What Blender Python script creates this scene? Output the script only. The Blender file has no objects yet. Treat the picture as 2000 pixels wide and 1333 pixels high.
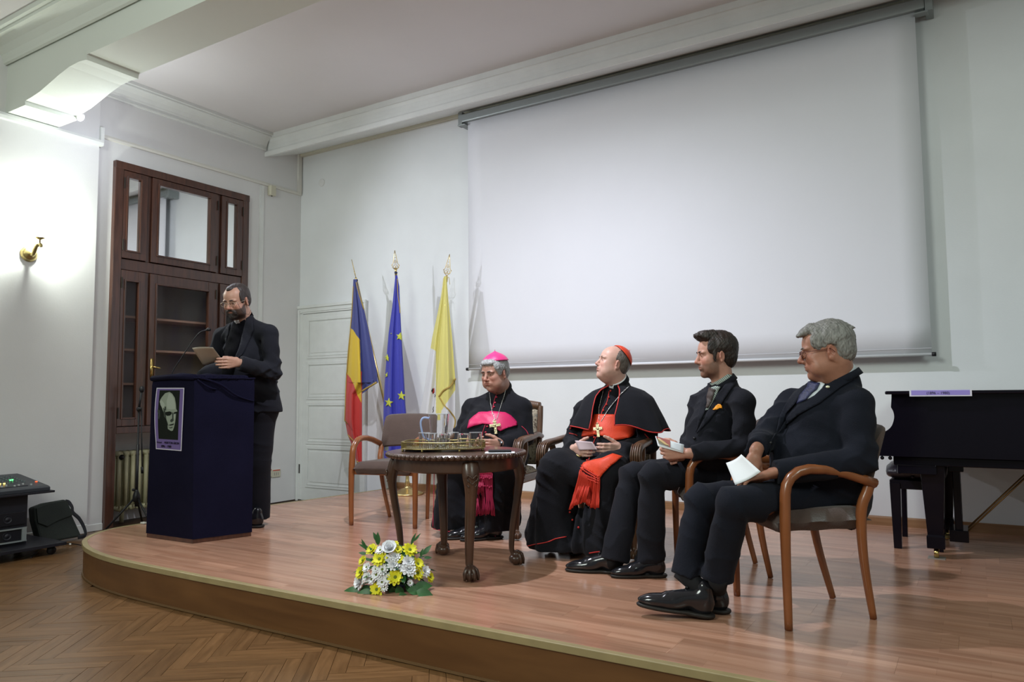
import bpy, bmesh, math, random
import numpy as np
from mathutils import Vector, Matrix, noise
from mathutils.bvhtree import BVHTree
random.seed(7); rng = np.random.RandomState(5)
PI = math.pi
C = bpy.context.scene.collection
scn = bpy.context.scene

# ------------------------------------------------------------------ camera (stands in the audience at the world origin, 1.155 m up)
HC = 1.155          # eye height over the parquet
ST = 0.205          # height of the stage
FPX = 1452.5
_y, _p, _r = -0.55639799, 0.07418195, -0.0084781
_fw = np.array([math.sin(_y)*math.cos(_p), math.cos(_y)*math.cos(_p), math.sin(_p)])
_rt = np.cross(_fw, [0, 0, 1]); _rt /= np.linalg.norm(_rt); _up = np.cross(_rt, _fw)
_c, _s = math.cos(_r), math.sin(_r)
CAMM = np.array([_c*_rt+_s*_up, -_s*_rt+_c*_up, -_fw])
cam_d = bpy.data.cameras.new('camera'); cam = bpy.data.objects.new('camera', cam_d); C.objects.link(cam)
cam_d.sensor_width = 36; cam_d.lens = FPX/2000*36; cam_d.clip_start = 0.05
m4 = Matrix([[CAMM[j][i] for j in range(3)] for i in range(3)]).to_4x4(); m4.translation = Vector((0, 0, HC))
cam.matrix_world = m4
scn.camera = cam

# ------------------------------------------------------------------ world, lights, exposure
scn.view_settings.view_transform = 'Standard'; scn.view_settings.look = 'None'
scn.view_settings.gamma = 1; scn.view_settings.use_curve_mapping = False
scn.view_settings.exposure = 0.74
w = bpy.data.worlds.new('world'); scn.world = w; w.use_nodes = True
w.node_tree.nodes['Background'].inputs[0].default_value = (0.80, 0.86, 0.84, 1)
w.node_tree.nodes['Background'].inputs[1].default_value = 0.13
def light(name, kind, loc, power, col, size=0.1, aim=None, **kw):
    d = bpy.data.lights.new(name, kind); d.energy = power; d.color = col
    if kind == 'AREA': d.size = size
    else: d.shadow_soft_size = size
    for k, v in kw.items(): setattr(d, k, v)
    o = bpy.data.objects.new(name, d); C.objects.link(o); o.location = loc
    if aim is not None:
        o.rotation_euler = (Vector(aim)-Vector(loc)).to_track_quat('-Z', 'Y').to_euler()
    return o
# spotlight clipped to the beam above the stage (out of frame), main light
light('stage_spot_light', 'SPOT', (-2.72, 3.12, 3.60), 222, (0.87, 0.89, 1.0), 0.035, aim=(-2.7, 4.8, 0.3), spot_size=2.35, spot_blend=1.0)
# the spotlight at the left end of the beam, in the frame
light('left_spot_light', 'SPOT', (-6.06, 3.46, 3.38), 85, (0.86, 0.89, 1.0), 0.03, aim=(-2.8, 6.2, 1.2), spot_size=1.9, spot_blend=0.8)
light('left_spot_spill', 'POINT', (-6.06, 3.46, 3.38), 4.5, (0.84, 0.88, 1.0), 0.03)
# candle bulb of the sconce
light('sconce_light', 'POINT', (-6.47, 3.09, 2.60), 21, (0.93, 1.0, 0.90), 0.03)
# unseen area fills, added to brighten the hall from out of frame
light('hall_fill', 'AREA', (-2.5, -1.5, 3.6), 86, (0.89, 0.98, 0.90), 1.6, aim=(-2.5, 1.5, 0))
light('hall_fill_right', 'AREA', (2.0, 1.0, 3.5), 32, (0.84, 1.0, 0.92), 1.2, aim=(1.0, 5.0, 1.5))

# ------------------------------------------------------------------ picture points to places in the room
def ray(x, y): return CAMM.T @ np.array([(x-1000)/FPX, -(y-666.5)/FPX, -1.])
O = np.array([0, 0, HC])
def onz(x, y, z): d = ray(x, y); return Vector(O+d*((z-HC)/d[2]))
def ony(x, y, Y): d = ray(x, y); return Vector(O+d*(Y/d[1]))
def onx(x, y, X): d = ray(x, y); return Vector(O+d*(X/d[0]))
def P(x, y, D): return Vector(O+ray(x, y)*D)
def lerp(a, b, t): return a+(b-a)*t

# ------------------------------------------------------------------ materials
MATS = {}
def mat(name, col, rough=0.6, metal=0.0, bump=0.0, bscale=60, var=0.0, vscale=6, spec=0.5, coat=0.0, trans=0.0, emit=0.0, attr=None, sheen=0.0, ior=1.45, stretch=None, alpha=1.0, sss=0.0):
    if name in MATS: return MATS[name]
    m = bpy.data.materials.new(name); m.use_nodes = True; nt = m.node_tree; N = nt.nodes; L = nt.links
    b = N['Principled BSDF']
    b.inputs['Base Color'].default_value = (*col, 1); b.inputs['Roughness'].default_value = rough
    b.inputs['Metallic'].default_value = metal; b.inputs['Specular IOR Level'].default_value = spec
    b.inputs['Coat Weight'].default_value = coat; b.inputs['Transmission Weight'].default_value = trans
    b.inputs['IOR'].default_value = ior; b.inputs['Sheen Weight'].default_value = sheen; b.inputs['Alpha'].default_value = alpha
    if sss: b.inputs['Subsurface Weight'].default_value = sss; b.inputs['Subsurface Radius'].default_value = (0.012, 0.005, 0.003)
    if emit: b.inputs['Emission Color'].default_value = (*col, 1); b.inputs['Emission Strength'].default_value = emit
    if var or bump:
        tc = N.new('ShaderNodeTexCoord'); mp = N.new('ShaderNodeMapping'); L.new(tc.outputs['Object'], mp.inputs[0])
        if stretch: mp.inputs['Scale'].default_value = stretch
    if attr:
        at = N.new('ShaderNodeAttribute'); at.attribute_name = attr; src = at.outputs['Color']
    if var:
        n = N.new('ShaderNodeTexNoise'); n.inputs['Scale'].default_value = vscale; n.inputs['Detail'].default_value = 5
        L.new(mp.outputs[0], n.inputs['Vector'])
        r = N.new('ShaderNodeMapRange'); r.inputs[1].default_value = 0.3; r.inputs[2].default_value = 0.7
        r.inputs[3].default_value = 1-var; r.inputs[4].default_value = 1+var; L.new(n.outputs['Fac'], r.inputs[0])
        mx = N.new('ShaderNodeMix'); mx.data_type = 'RGBA'; mx.blend_type = 'MULTIPLY'; mx.inputs[0].default_value = 1
        mx.inputs[6].default_value = (*col, 1)
        if attr: L.new(src, mx.inputs[6])
        L.new(r.outputs[0], mx.inputs[7]); L.new(mx.outputs[2], b.inputs['Base Color'])
    elif attr: L.new(src, b.inputs['Base Color'])
    if bump:
        n2 = N.new('ShaderNodeTexNoise'); n2.inputs['Scale'].default_value = bscale; n2.inputs['Detail'].default_value = 4
        L.new(mp.outputs[0], n2.inputs['Vector'])
        bp = N.new('ShaderNodeBump'); bp.inputs['Strength'].default_value = bump; bp.inputs['Distance'].default_value = 0.01
        L.new(n2.outputs['Fac'], bp.inputs['Height']); L.new(bp.outputs[0], b.inputs['Normal'])
    MATS[name] = m; return m
def wood(name, c1, c2, rough=0.35, scale=(2, 30, 30), coat=0.0, piece=0.0, bump=0.05, nscale=1.5):
    """grain along local x; piece = brightness spread from object to object"""
    if name in MATS: return MATS[name]
    m = bpy.data.materials.new(name); m.use_nodes = True; nt = m.node_tree; N = nt.nodes; L = nt.links; b = N['Principled BSDF']
    tc = N.new('ShaderNodeTexCoord'); mp = N.new('ShaderNodeMapping'); mp.inputs['Scale'].default_value = scale
    L.new(tc.outputs['Object'], mp.inputs[0])
    n = N.new('ShaderNodeTexNoise'); n.noise_dimensions = '4D'; n.inputs['Scale'].default_value = nscale; n.inputs['Detail'].default_value = 6; n.inputs['Distortion'].default_value = 0.6
    L.new(mp.outputs[0], n.inputs['Vector'])
    oi = N.new('ShaderNodeObjectInfo'); mu = N.new('ShaderNodeMath'); mu.operation = 'MULTIPLY'; mu.inputs[1].default_value = 37.0
    L.new(oi.outputs['Random'], mu.inputs[0]); L.new(mu.outputs[0], n.inputs['W'])
    cr = N.new('ShaderNodeValToRGB'); cr.color_ramp.elements[0].position = 0.32; cr.color_ramp.elements[1].position = 0.68
    cr.color_ramp.elements[0].color = (*c1, 1); cr.color_ramp.elements[1].color = (*c2, 1); L.new(n.outputs['Fac'], cr.inputs[0])
    mr = N.new('ShaderNodeMapRange'); mr.inputs[3].default_value = 1-piece; mr.inputs[4].default_value = 1+piece; L.new(oi.outputs['Random'], mr.inputs[0])
    mx = N.new('ShaderNodeMix'); mx.data_type = 'RGBA'; mx.blend_type = 'MULTIPLY'; mx.inputs[0].default_value = 1
    L.new(cr.outputs[0], mx.inputs[6]); L.new(mr.outputs[0], mx.inputs[7]); L.new(mx.outputs[2], b.inputs['Base Color'])
    b.inputs['Roughness'].default_value = rough; b.inputs['Coat Weight'].default_value = coat; b.inputs['Coat Roughness'].default_value = 0.15
    bp = N.new('ShaderNodeBump'); bp.inputs['Strength'].default_value = bump; bp.inputs['Distance'].default_value = 0.004
    L.new(n.outputs['Fac'], bp.inputs['Height']); L.new(bp.outputs[0], b.inputs['Normal'])
    MATS[name] = m; return m

# ------------------------------------------------------------------ object helpers
def empty(name, loc=(0, 0, 0), rz=0.0, label=None, cat=None, group=None, kind=None):
    o = bpy.data.objects.new(name, None); C.objects.link(o); o.location = loc; o.rotation_euler = (0, 0, rz)
    o.empty_display_size = 0.05
    return tag(o, label, cat, group, kind)
def tag(o, label=None, cat=None, group=None, kind=None):
    if label: o['label'] = label
    if cat: o['category'] = cat
    if group: o['group'] = group
    if kind: o['kind'] = kind
    return o
def link(name, me, m=None, parent=None, world=False, smooth=False):
    """world=True: vertices are in world space, the parent carries no rotation problems because we invert it"""
    o = bpy.data.objects.new(name, me); C.objects.link(o)
    if m is not None:
        if isinstance(m, (list, tuple)):
            for q in m: me.materials.append(q)
        elif len(me.materials) == 0: me.materials.append(m)
    if parent is not None:
        o.parent = parent
        if world: o.matrix_parent_inverse = WM(parent).inverted()
    if smooth: me.shade_smooth()
    return o
def WM(o):
    m = Matrix.LocRotScale(o.location, o.rotation_euler, o.scale)
    if o.parent: m = WM(o.parent) @ o.matrix_parent_inverse @ m
    return m
def mesh_vf(name, verts, faces, smooth=False):
    me = bpy.data.meshes.new(name); me.from_pydata([tuple(v) for v in verts], [], [tuple(f) for f in faces]); me.update()
    if smooth: me.shade_smooth()
    return me
class B:
    """collects shapes into one bmesh"""
    def __init__(s): s.v = []; s.f = []; s.mi = []; s.cm = 0
    def _add(s, vs, fs):
        n = len(s.v); s.v += [tuple(v) for v in vs]; s.f += [tuple(i+n for i in f) for f in fs]; s.mi += [s.cm]*len(fs); return s
    def box(s, c, size, rot=None, bev=0.0):
        cx, cy, cz = c; sx, sy, sz = [q/2 for q in size]
        if bev:
            bm = bmesh.new(); bmesh.ops.create_cube(bm, size=1)
            for v in bm.verts: v.co = Vector((v.co.x*sx*2, v.co.y*sy*2, v.co.z*sz*2))
            bmesh.ops.bevel(bm, geom=list(bm.edges), offset=bev, segments=2, profile=0.5, affect='EDGES')
            vs = [v.co.copy() for v in bm.verts]; bm.verts.index_update(); fs = [[v.index for v in f.verts] for f in bm.faces]; bm.free()
        else:
            vs = [Vector((x*sx, y*sy, z*sz)) for x in (-1, 1) for y in (-1, 1) for z in (-1, 1)]
            fs = [(0, 1, 3, 2), (4, 6, 7, 5), (0, 4, 5, 1), (2, 3, 7, 6), (0, 2, 6, 4), (1, 5, 7, 3)]
        if rot is not None: vs = [rot @ v for v in vs]
        return s._add([v+Vector(c) for v in vs], fs)
    def tube(s, pts, r, n=10, cap=True, flat=None, closed=False):
        """round tube along points; r a number or a list; flat=(vector, ratio) squashes it along a direction"""
        pts = [Vector(p) for p in pts]; k = len(pts)
        rr = r if isinstance(r, (list, tuple, np.ndarray)) else [r]*k
        t0 = (pts[1]-pts[0]).normalized(); a = t0.orthogonal().normalized(); rings = []
        if flat is not None:
            a = (Vector(flat[0])-t0*Vector(flat[0]).dot(t0)).normalized()
        for i in range(k):
            if closed: t = (pts[(i+1) % k]-pts[i-1]).normalized()
            else: t = (pts[min(i+1, k-1)]-pts[max(i-1, 0)]).normalized()
            if flat is not None:
                q = Vector(flat[0]); a2 = q-t*q.dot(t); a = a2.normalized() if a2.length > 1e-4 else a
            else: a = (a-t*a.dot(t)).normalized()
            bb = t.cross(a); fl = flat[1] if flat is not None else 1
            rings.append([pts[i]+a*(math.cos(2*PI*j/n)*rr[i]*fl)+bb*(math.sin(2*PI*j/n)*rr[i]) for j in range(n)])
        return s.rings(rings, cap and not closed, closed)
    def rings(s, rings, cap=True, closed=False, wrap=True):
        n = len(rings[0]); k = len(rings); vs = [v for r_ in rings for v in r_]; fs = []
        for i in range(k if closed else k-1):
            i2 = (i+1) % k
            for j in range(n if wrap else n-1):
                j2 = (j+1) % n; fs.append((i*n+j, i*n+j2, i2*n+j2, i2*n+j))
        if cap: fs.append(tuple(reversed(range(n)))); fs.append(tuple((k-1)*n+j for j in range(n)))
        return s._add(vs, fs)
    def keep(s): s.raw = True; return s     # keep the winding as built (hollow glass)
    def lathe(s, prof, n=24, c=(0, 0, 0), rot=None, cap=True):
        c = Vector(c); rings = []
        for r_, z in prof:
            rings.append([(rot @ Vector((r_*math.cos(2*PI*j/n), r_*math.sin(2*PI*j/n), z)) if rot is not None else Vector((r_*math.cos(2*PI*j/n), r_*math.sin(2*PI*j/n), z)))+c for j in range(n)])
        return s.rings(rings, cap)
    def prism(s, poly, h, axes, c=(0, 0, 0)):
        """poly in 2D; axes=(u, v, w): extruded from 0 to h along w"""
        u, v, w_ = [Vector(a) for a in axes]; c = Vector(c); n = len(poly)
        lo = [c+u*p[0]+v*p[1] for p in poly]; hi = [q+w_*h for q in lo]
        fs = [tuple(range(n)), tuple(reversed(range(n, 2*n)))]+[(i, i+n, (i+1) % n+n, (i+1) % n) for i in range(n)]
        return s._add(lo+hi, fs)
    def ball(s, c, r, n=10, m=7, rot=None):
        rx, ry, rz = r if isinstance(r, (list, tuple)) else (r, r, r); rings = []
        for i in range(m+1):
            a = PI*i/m; a = min(max(a, 0.06), PI-0.06)
            ring = [Vector((rx*math.sin(a)*math.cos(2*PI*j/n), ry*math.sin(a)*math.sin(2*PI*j/n), -rz*math.cos(a))) for j in range(n)]
            if rot is not None: ring = [rot @ q for q in ring]
            rings.append([q+Vector(c) for q in ring])
        return s.rings(rings, True)
    raw = False
    def me(s, name, smooth=False):
        m_ = mesh_vf(name, s.v, s.f)
        if any(s.mi): m_.polygons.foreach_set('material_index', s.mi)
        if not s.raw:
            bm = bmesh.new(); bm.from_mesh(m_); bmesh.ops.recalc_face_normals(bm, faces=list(bm.faces)); bm.to_mesh(m_); bm.free()
        if smooth: m_.shade_smooth()
        return m_
    def out(s, name, m, parent=None, smooth=False, world=False, auto=None, bevel=0):
        o = link(name, s.me(name, smooth), m, parent, world)
        if bevel:
            md = o.modifiers.new('bevel', 'BEVEL'); md.width = bevel; md.segments = 2; md.limit_method = 'ANGLE'
        if auto:
            for e_ in [0]:
                bm = bmesh.new(); bm.from_mesh(o.data)
                for e in bm.edges:
                    if len(e.link_faces) == 2 and e.calc_face_angle(0) > auto: e.smooth = False
                    else: e.smooth = True
                for f in bm.faces: f.smooth = True
                bm.to_mesh(o.data); bm.free()
        return o
def struct(o): o['kind'] = 'structure'; return o
def arc(c, r, a0, a1, n, u, v):
    c = Vector(c); u = Vector(u); v = Vector(v)
    return [c+u*(r*math.cos(lerp(a0, a1, i/n)))+v*(r*math.sin(lerp(a0, a1, i/n))) for i in range(n+1)]
def bez(pts, n=12):
    """Catmull-Rom through points"""
    pts = [Vector(p) for p in pts]; out = []
    for i in range(len(pts)-1):
        p0 = pts[max(i-1, 0)]; p1 = pts[i]; p2 = pts[i+1]; p3 = pts[min(i+2, len(pts)-1)]
        for k in range(n):
            t = k/n; out.append(0.5*((2*p1)+(p2-p0)*t+(2*p0-5*p1+4*p2-p3)*t*t+(3*p1-p0-3*p2+p3)*t**3))
    out.append(pts[-1]); return out
def copy_tree(o, parent=None):
    c = o.copy(); C.objects.link(c)
    if parent: c.parent = parent; c.matrix_parent_inverse = o.matrix_parent_inverse.copy()
    for ch in list(KIDS.get(o.name, [])) or [q for q in C.objects if q.parent == o]:
        copy_tree(ch, c)
    return c
KIDS = {}
# ================================================================== materials of the room
wallm = mat('wall_paint', (0.74, 0.76, 0.77), 0.85, bump=0.05, bscale=90, var=0.025, vscale=2.5)
wallw = mat('wall_paint_warm', (0.72, 0.72, 0.72), 0.85, bump=0.05, bscale=90, var=0.03, vscale=2)
ceilm = mat('ceiling_paint', (0.72, 0.70, 0.70), 0.9, bump=0.03, bscale=60, var=0.02, vscale=1.5)
beamm = mat('beam_paint', (0.74, 0.78, 0.72), 0.85, bump=0.03, bscale=60)
trimw = mat('white_trim_paint', (0.74, 0.76, 0.74), 0.55, var=0.04, vscale=5)
doorp = mat('old_white_door_paint', (0.70, 0.72, 0.70), 0.5, var=0.04, vscale=7, bump=0.08, bscale=25)
redwood = wood('dark_red_varnished_wood', (0.045, 0.017, 0.011), (0.095, 0.036, 0.022), 0.3, coat=0.4, scale=(20, 20, 2))
WX = -6.67
# ---- floor and parquet
fl = struct(B().box((-1.5, 2.2, -0.06), (12.5, 9.4, 0.10)).out('floor', mat('parquet_joint', (0.075, 0.040, 0.020), 0.6)))
parq = wood('parquet_oak', (0.125, 0.060, 0.022), (0.205, 0.105, 0.043), 0.30, scale=(3, 28, 5), piece=0.14, bump=0.04)
PLn, PW = 0.42, 0.07
vis = [onz(-60, 1075, 0), onz(150, 1010, 0), onz(330, 1020, 0), onz(400, 1180, 0), onz(1000, 1340, 0), onz(1000, 1500, 0), onz(-80, 1400, 0)]
blocks = []
bmeh = mesh_vf('parquet_block', [(x*PLn/2, y*PW/2, z) for x, y, z in
    [(-.999, -.994, 0), (.999, -.994, 0), (.999, .994, 0), (-.999, .994, 0)]]+[(x*(PLn/2-.0006), y*(PW/2-.0006), 0.006) for x, y in [(-.998, -.988), (.998, -.988), (.998, .988), (-.998, .988)]],
    [(0, 1, 5, 4), (1, 2, 6, 5), (2, 3, 7, 6), (3, 0, 4, 7), (4, 5, 6, 7)])
bmeh.materials.append(parq)
a45 = math.radians(38)
ca, sa = math.cos(a45), math.sin(a45)
nn = int(round(PLn/PW))
for i in range(-150, 150):
    for j in range(-26, 26):
        # classic herringbone: staircase rows
        for kk in (0, 1):
            if kk == 0: x, y, rz = i*PW+j*2*PLn*0.5+PLn/2, i*PW-j*PLn+PW/2, 0.0
            else: x, y, rz = i*PW+j*PLn+PLn+PW/2-0.0, i*PW-j*PLn+PW-PLn/2+0.0, PI/2
            X = x*ca-y*sa-4.2; Y = x*sa+y*ca+1.6
            if -6.62 < X < 4.0 and -1.5 < Y < 4.4:
                c = CAMM @ np.array([X, Y, 0-HC])
                dz = max(-c[2], 0.3); px, py = 1000+FPX*c[0]/dz, 666.5-FPX*c[1]/dz; seen = c[2] < -0.4 and -120 < px < 1100 and py < 1400
                if Y > 2.75 and X > -4.5: continue
                if X > -5.1 and Y > 2.75: continue
                if X > -5.42 and Y > 3.1: continue
                if Y > 3.65 and X > -5.55: continue
                inv = 1/dz**2
                blocks.append((inv if seen else inv*0.001, X, Y, rz+a45))
blocks.sort(reverse=True)
far = B()
for n_, (q, X, Y, rz) in enumerate(blocks):
    if n_ < 290:
        o = link('parquet_block', bmeh, None, fl); o.location = (X, Y, -0.0095+0.0004*((n_*7) % 3)); o.rotation_euler = (0, 0, rz)
    else:
        R_ = Matrix.Rotation(rz, 3, 'Z')
        far._add([R_ @ v.co+Vector((X, Y, -0.0095)) for v in bmeh.vertices], [tuple(p.vertices) for p in bmeh.polygons])
if far.v: tag(far.out('parquet_blocks', parq, fl), kind='stuff')

# ---- stage
OUT = [(-5.27, 6.03), (-5.40, 4.56), (-5.475, 3.60), (-5.49, 3.35), (-5.475, 3.18), (-5.42, 3.05), (-5.33, 2.93), (-5.20, 2.815), (-5.074, 2.745), (-4.90, 2.675), (-4.62, 2.608), (-4.243, 2.573), (-3.6, 2.565), (3.2, 2.60), (3.2, 6.03)]
stage_side = wood('stage_side_veneer', (0.105, 0.043, 0.012), (0.165, 0.072, 0.022), 0.45, scale=(1, 1, 8), bump=0.02)
edgem = mat('stage_edge_strip', (0.33, 0.26, 0.13), 0.4, var=0.08, vscale=12)
stg = struct(empty('stage_platform'))
bez_out = [(q.x, q.y) for q in bez([Vector((p[0], p[1], 0)) for p in OUT[:13]], 4)]+[(3.2, 2.60), (3.2, 6.03)]
sb = B(); sb.prism([(p[0]+0.008*(1 if p[0] < -5 else 0), p[1]+(0.008 if p[1] < 3 else 0)) for p in bez_out], ST-0.012, ((1, 0, 0), (0, 1, 0), (0, 0, 1)))
sb.out('stage_body', stage_side, stg)
st_prof = []
eb = B()
for i in range(len(OUT)-2):
    pass
def strip_along(pts, w, z0, z1):
    """vertical-walled strip following the outline, w wide towards the inside"""
    b = B(); pts = [Vector((p[0], p[1], 0)) for p in pts]; rings = []
    for i, p in enumerate(pts):
        t = (pts[min(i+1, len(pts)-1)]-pts[max(i-1, 0)]).normalized(); nrm = Vector((-t.y, t.x, 0))
        rings.append([p+Vector((0, 0, z0)), p+Vector((0, 0, z1)), p+nrm*w+Vector((0, 0, z1)), p+nrm*w+Vector((0, 0, z0))])
    return b.rings(rings)
fine = [Vector((p[0], p[1], 0)) for p in OUT[:13]]; fine = bez(fine, 4); fine = [(p.x, p.y) for p in fine]+[(3.2, 2.60)]
strip_along(fine, 0.034, ST-0.030, ST+0.0015).out('edge_strip', edgem, stg, bevel=0.003)
strip_along([(p[0]+0.003, p[1]+0.003) for p in fine], 0.012, 0.001, 0.012).out('bottom_strip', mat('stage_foot_strip', (0.16, 0.09, 0.04), 0.4), stg)
lam = wood('stage_laminate', (0.36, 0.178, 0.110), (0.52, 0.295, 0.198), 0.22, scale=(0.9, 14, 1), piece=0.10, bump=0.01, nscale=1.6)
_nt = lam.node_tree; _N = _nt.nodes; _L = _nt.links
_tc = _N.new('ShaderNodeTexCoord'); _br = _N.new('ShaderNodeTexBrick'); _br.offset = 0.37; _br.inputs['Scale'].default_value = 1.0
_br.inputs['Brick Width'].default_value = 0.43; _br.inputs['Row Height'].default_value = 0.064; _br.inputs['Mortar Size'].default_value = 0.0004
_br.inputs['Color1'].default_value = (0.86, 0.85, 0.84, 1); _br.inputs['Color2'].default_value = (1.08, 1.08, 1.08, 1); _br.inputs['Mortar'].default_value = (0.7, 0.66, 0.62, 1)
_ge = _N.new('ShaderNodeNewGeometry'); _L.new(_ge.outputs['Position'], _br.inputs['Vector'])
_mx = _N.new('ShaderNodeMix'); _mx.data_type = 'RGBA'; _mx.blend_type = 'MULTIPLY'; _mx.inputs[0].default_value = 1
_src = _N['Principled BSDF'].inputs['Base Color'].links[0].from_socket; _L.new(_src, _mx.inputs[6]); _L.new(_br.outputs['Color'], _mx.inputs[7]); _L.new(_mx.outputs[2], _N['Principled BSDF'].inputs['Base Color'])
def clip(poly, ax, val, keep_less):
    out = []
    for i in range(len(poly)):
        a, b = poly[i], poly[(i+1) % len(poly)]
        ia = (a[ax] <= val) == keep_less; ib = (b[ax] <= val) == keep_less
        if ia: out.append(a)
        if ia != ib:
            t = (val-a[ax])/(b[ax]-a[ax]); out.append((a[0]+(b[0]-a[0])*t, a[1]+(b[1]-a[1])*t))
    return out
inn = []
for i, p in enumerate(fine+[(3.2, 6.03)]):
    pts = fine+[(3.2, 6.03)]
    a = Vector(pts[max(i-1, 0)]); b_ = Vector(pts[min(i+1, len(pts)-1)]); t = (b_-a).normalized()
    inn.append((p[0]-t.y*0.034, p[1]+t.x*0.034) if i < len(fine) else p)
inn[-2] = (3.2, 2.634)
W_, Ln = 0.192, 1.285; yy = 2.50; row = 0
while yy < 6.03:
    x0 = -5.6-((row*0.43) % 1.0)*Ln
    while x0 < 3.2:
        poly = clip(clip(clip(clip(inn, 0, x0+0.0003, False), 0, x0+Ln-0.0003, True), 1, yy+0.0003, False), 1, yy+W_-0.0003, True)
        if len(poly) >= 3:
            # the laminate print shows three staves side by side: model the board as three thin staves
            me_b = B().prism([(p[0]-x0, p[1]-yy) for p in poly], 0.012, ((1, 0, 0), (0, 1, 0), (0, 0, 1))).me('floorboard')
            o = link('floorboard', me_b, lam, stg); o.location = (x0, yy, ST-0.012+0.0002*(row % 2))
        x0 += Ln
    yy += W_; row += 1

# ---- back wall
BW = 6.03
bw = struct(B().box(((-6.9+3.4)/2, BW+0.1, 2.05), (10.3, 0.2, 4.14)).out('wall_back', wallm))
ZC = 4.095
# ---- left wall with the window niche
lw = struct(empty('wall_left'))
y0n, y1n = 3.80, 5.235
b = B(); b.box((WX-0.15, (0.2+3.62)/2-0.0, ZC/2), (0.38, 3.42, ZC)); b.out('wall_panel', wallw, lw)      # near stretch, a little proud
b = B(); b.box((WX-0.2, (3.62+y0n)/2, ZC/2), (0.4, y0n-3.62, ZC)); b.box((WX-0.2, (y1n+6.03)/2, ZC/2), (0.4, 6.03-y1n, ZC))
b.box((WX-0.2, (y0n+y1n)/2, (3.34+ZC)/2), (0.4, y1n-y0n, ZC-3.34)); b.box((WX-0.375, (y0n+y1n)/2, 1.7), (0.05, y1n-y0n, 3.4)); b.out('wall_face', wallw, lw)
b = B(); b.box((WX+0.008, 5.455, 1.76), (0.016, 0.05, 3.52)); b.out('cover_strip', trimw, lw)
# ---- ceiling, front and behind the beam
struct(B().box((-1.75, 1.5, ZC+0.12), (10.3, 9.4, 0.2)).out('ceiling', ceilm))
# ---- beam with its scrolled bracket
ZB = 3.685; Y1, Y2 = 2.85, 3.25
prof = [(WX+0.02, 3.498), (-6.311, 3.498), (-6.314, 3.533), (-6.22, 3.540), (-6.094, 3.556), (-5.962, 3.587), (-5.811, 3.624), (-5.664, 3.652), (-5.533, 3.658), (-5.432, 3.648), (-5.424, ZB), (3.3, ZB), (3.3, ZC+0.05), (WX+0.02, ZC+0.05)]
b = B(); b.prism([(p[0], p[1]) for p in prof], Y2-Y1, ((1, 0, 0), (0, 0, 1), (0, 1, 0)), (0, Y1, 0))
bm_ = struct(b.out('trim_1', beamm)); tag(bm_, 'pale plaster beam with a scrolled bracket crossing the ceiling')
# cove along the camera side of the beam
def bar(prof2, x0, x1, axis='x'):
    """prof2: list of (horizontal, z) going round; swept along x (horizontal = y) or along y (horizontal = x)"""
    b = B()
    if axis == 'x': return b.prism(prof2, x1-x0, ((0, 1, 0), (0, 0, 1), (1, 0, 0)), (x0, 0, 0))
    return b.prism(prof2, x1-x0, ((1, 0, 0), (0, 0, 1), (0, 1, 0)), (0, x0, 0))
cov = [(Y1+0.001, 3.925), (Y1-0.012, 3.925), (Y1-0.014, 3.895), (Y1-0.03, 3.905), (Y1-0.035, 3.925), (Y1-0.05, 3.965), (Y1-0.085, 4.01), (Y1-0.13, 4.04), (Y1-0.16, 4.045), (Y1-0.16, 4.07), (Y1-0.19, 4.075), (Y1-0.19, ZC+0.02), (Y1+0.001, ZC+0.02)]
bar(cov, WX+0.02, 3.3).out('beam_molding', beamm, bm_)
# ---- cornice on the left wall behind the beam
lc = struct(bar([(WX-0.001, 3.935), (WX+0.018, 3.935), (WX+0.022, 3.950), (WX+0.014, 3.958), (WX+0.014, 3.975), (WX+0.024, 3.985), (WX+0.028, 4.0), (WX+0.05, 4.035), (WX+0.085, 4.062), (WX+0.12, 4.068), (WX+0.12, 4.082), (WX+0.14, 4.085), (WX+0.14, ZC+0.02), (WX-0.001, ZC+0.02)], Y2, 5.50, 'y').out('trim_2', trimw))
# ---- cornice fascia in front of the back wall, with the slot behind it for the screen
fa = [(5.487, 4.098), (5.487, 4.062), (5.500, 4.058), (5.515, 4.03), (5.520, 3.985), (5.518, 3.945), (5.508, 3.925), (5.505, 3.918), (5.487, 3.916), (5.487, 3.868), (5.50, 3.865), (6.04, 4.045), (6.04, 4.14), (5.487, 4.14)]
tr3 = struct(bar(fa, WX+0.001, 3.3).out('trim_3', trimw))
struct(bar([(5.985, 4.0), (6.031, 4.0), (6.031, 4.066), (5.985, 4.048)], WX+0.02, 3.3).out('trim_4', mat('aged_cream_paint', (0.62, 0.60, 0.50), 0.6)))
# ---- picture rails
struct(bar([(WX+0.03, 3.440), (WX+0.075, 3.445), (WX+0.082, 3.470), (WX+0.075, 3.492), (WX+0.03, 3.495)], 0.2, 3.64, 'y').out('trim_5', trimw))
struct(bar([(WX-0.001, 3.535), (WX+0.018, 3.538), (WX+0.022, 3.555), (WX+0.014, 3.575), (WX-0.001, 3.577)], 3.64, 6.02, 'y').out('trim_6', mat('rail_paint', (0.70, 0.69, 0.64), 0.6)))
struct(B().box((WX+0.012, 5.99, 3.80), (0.03, 0.05, 0.50)).out('trim_7', MATS['rail_paint']))
struct(B().box((WX+0.05, 3.63, 3.55), (0.05, 0.03, 0.13)).out('trim_8', trimw))
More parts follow.
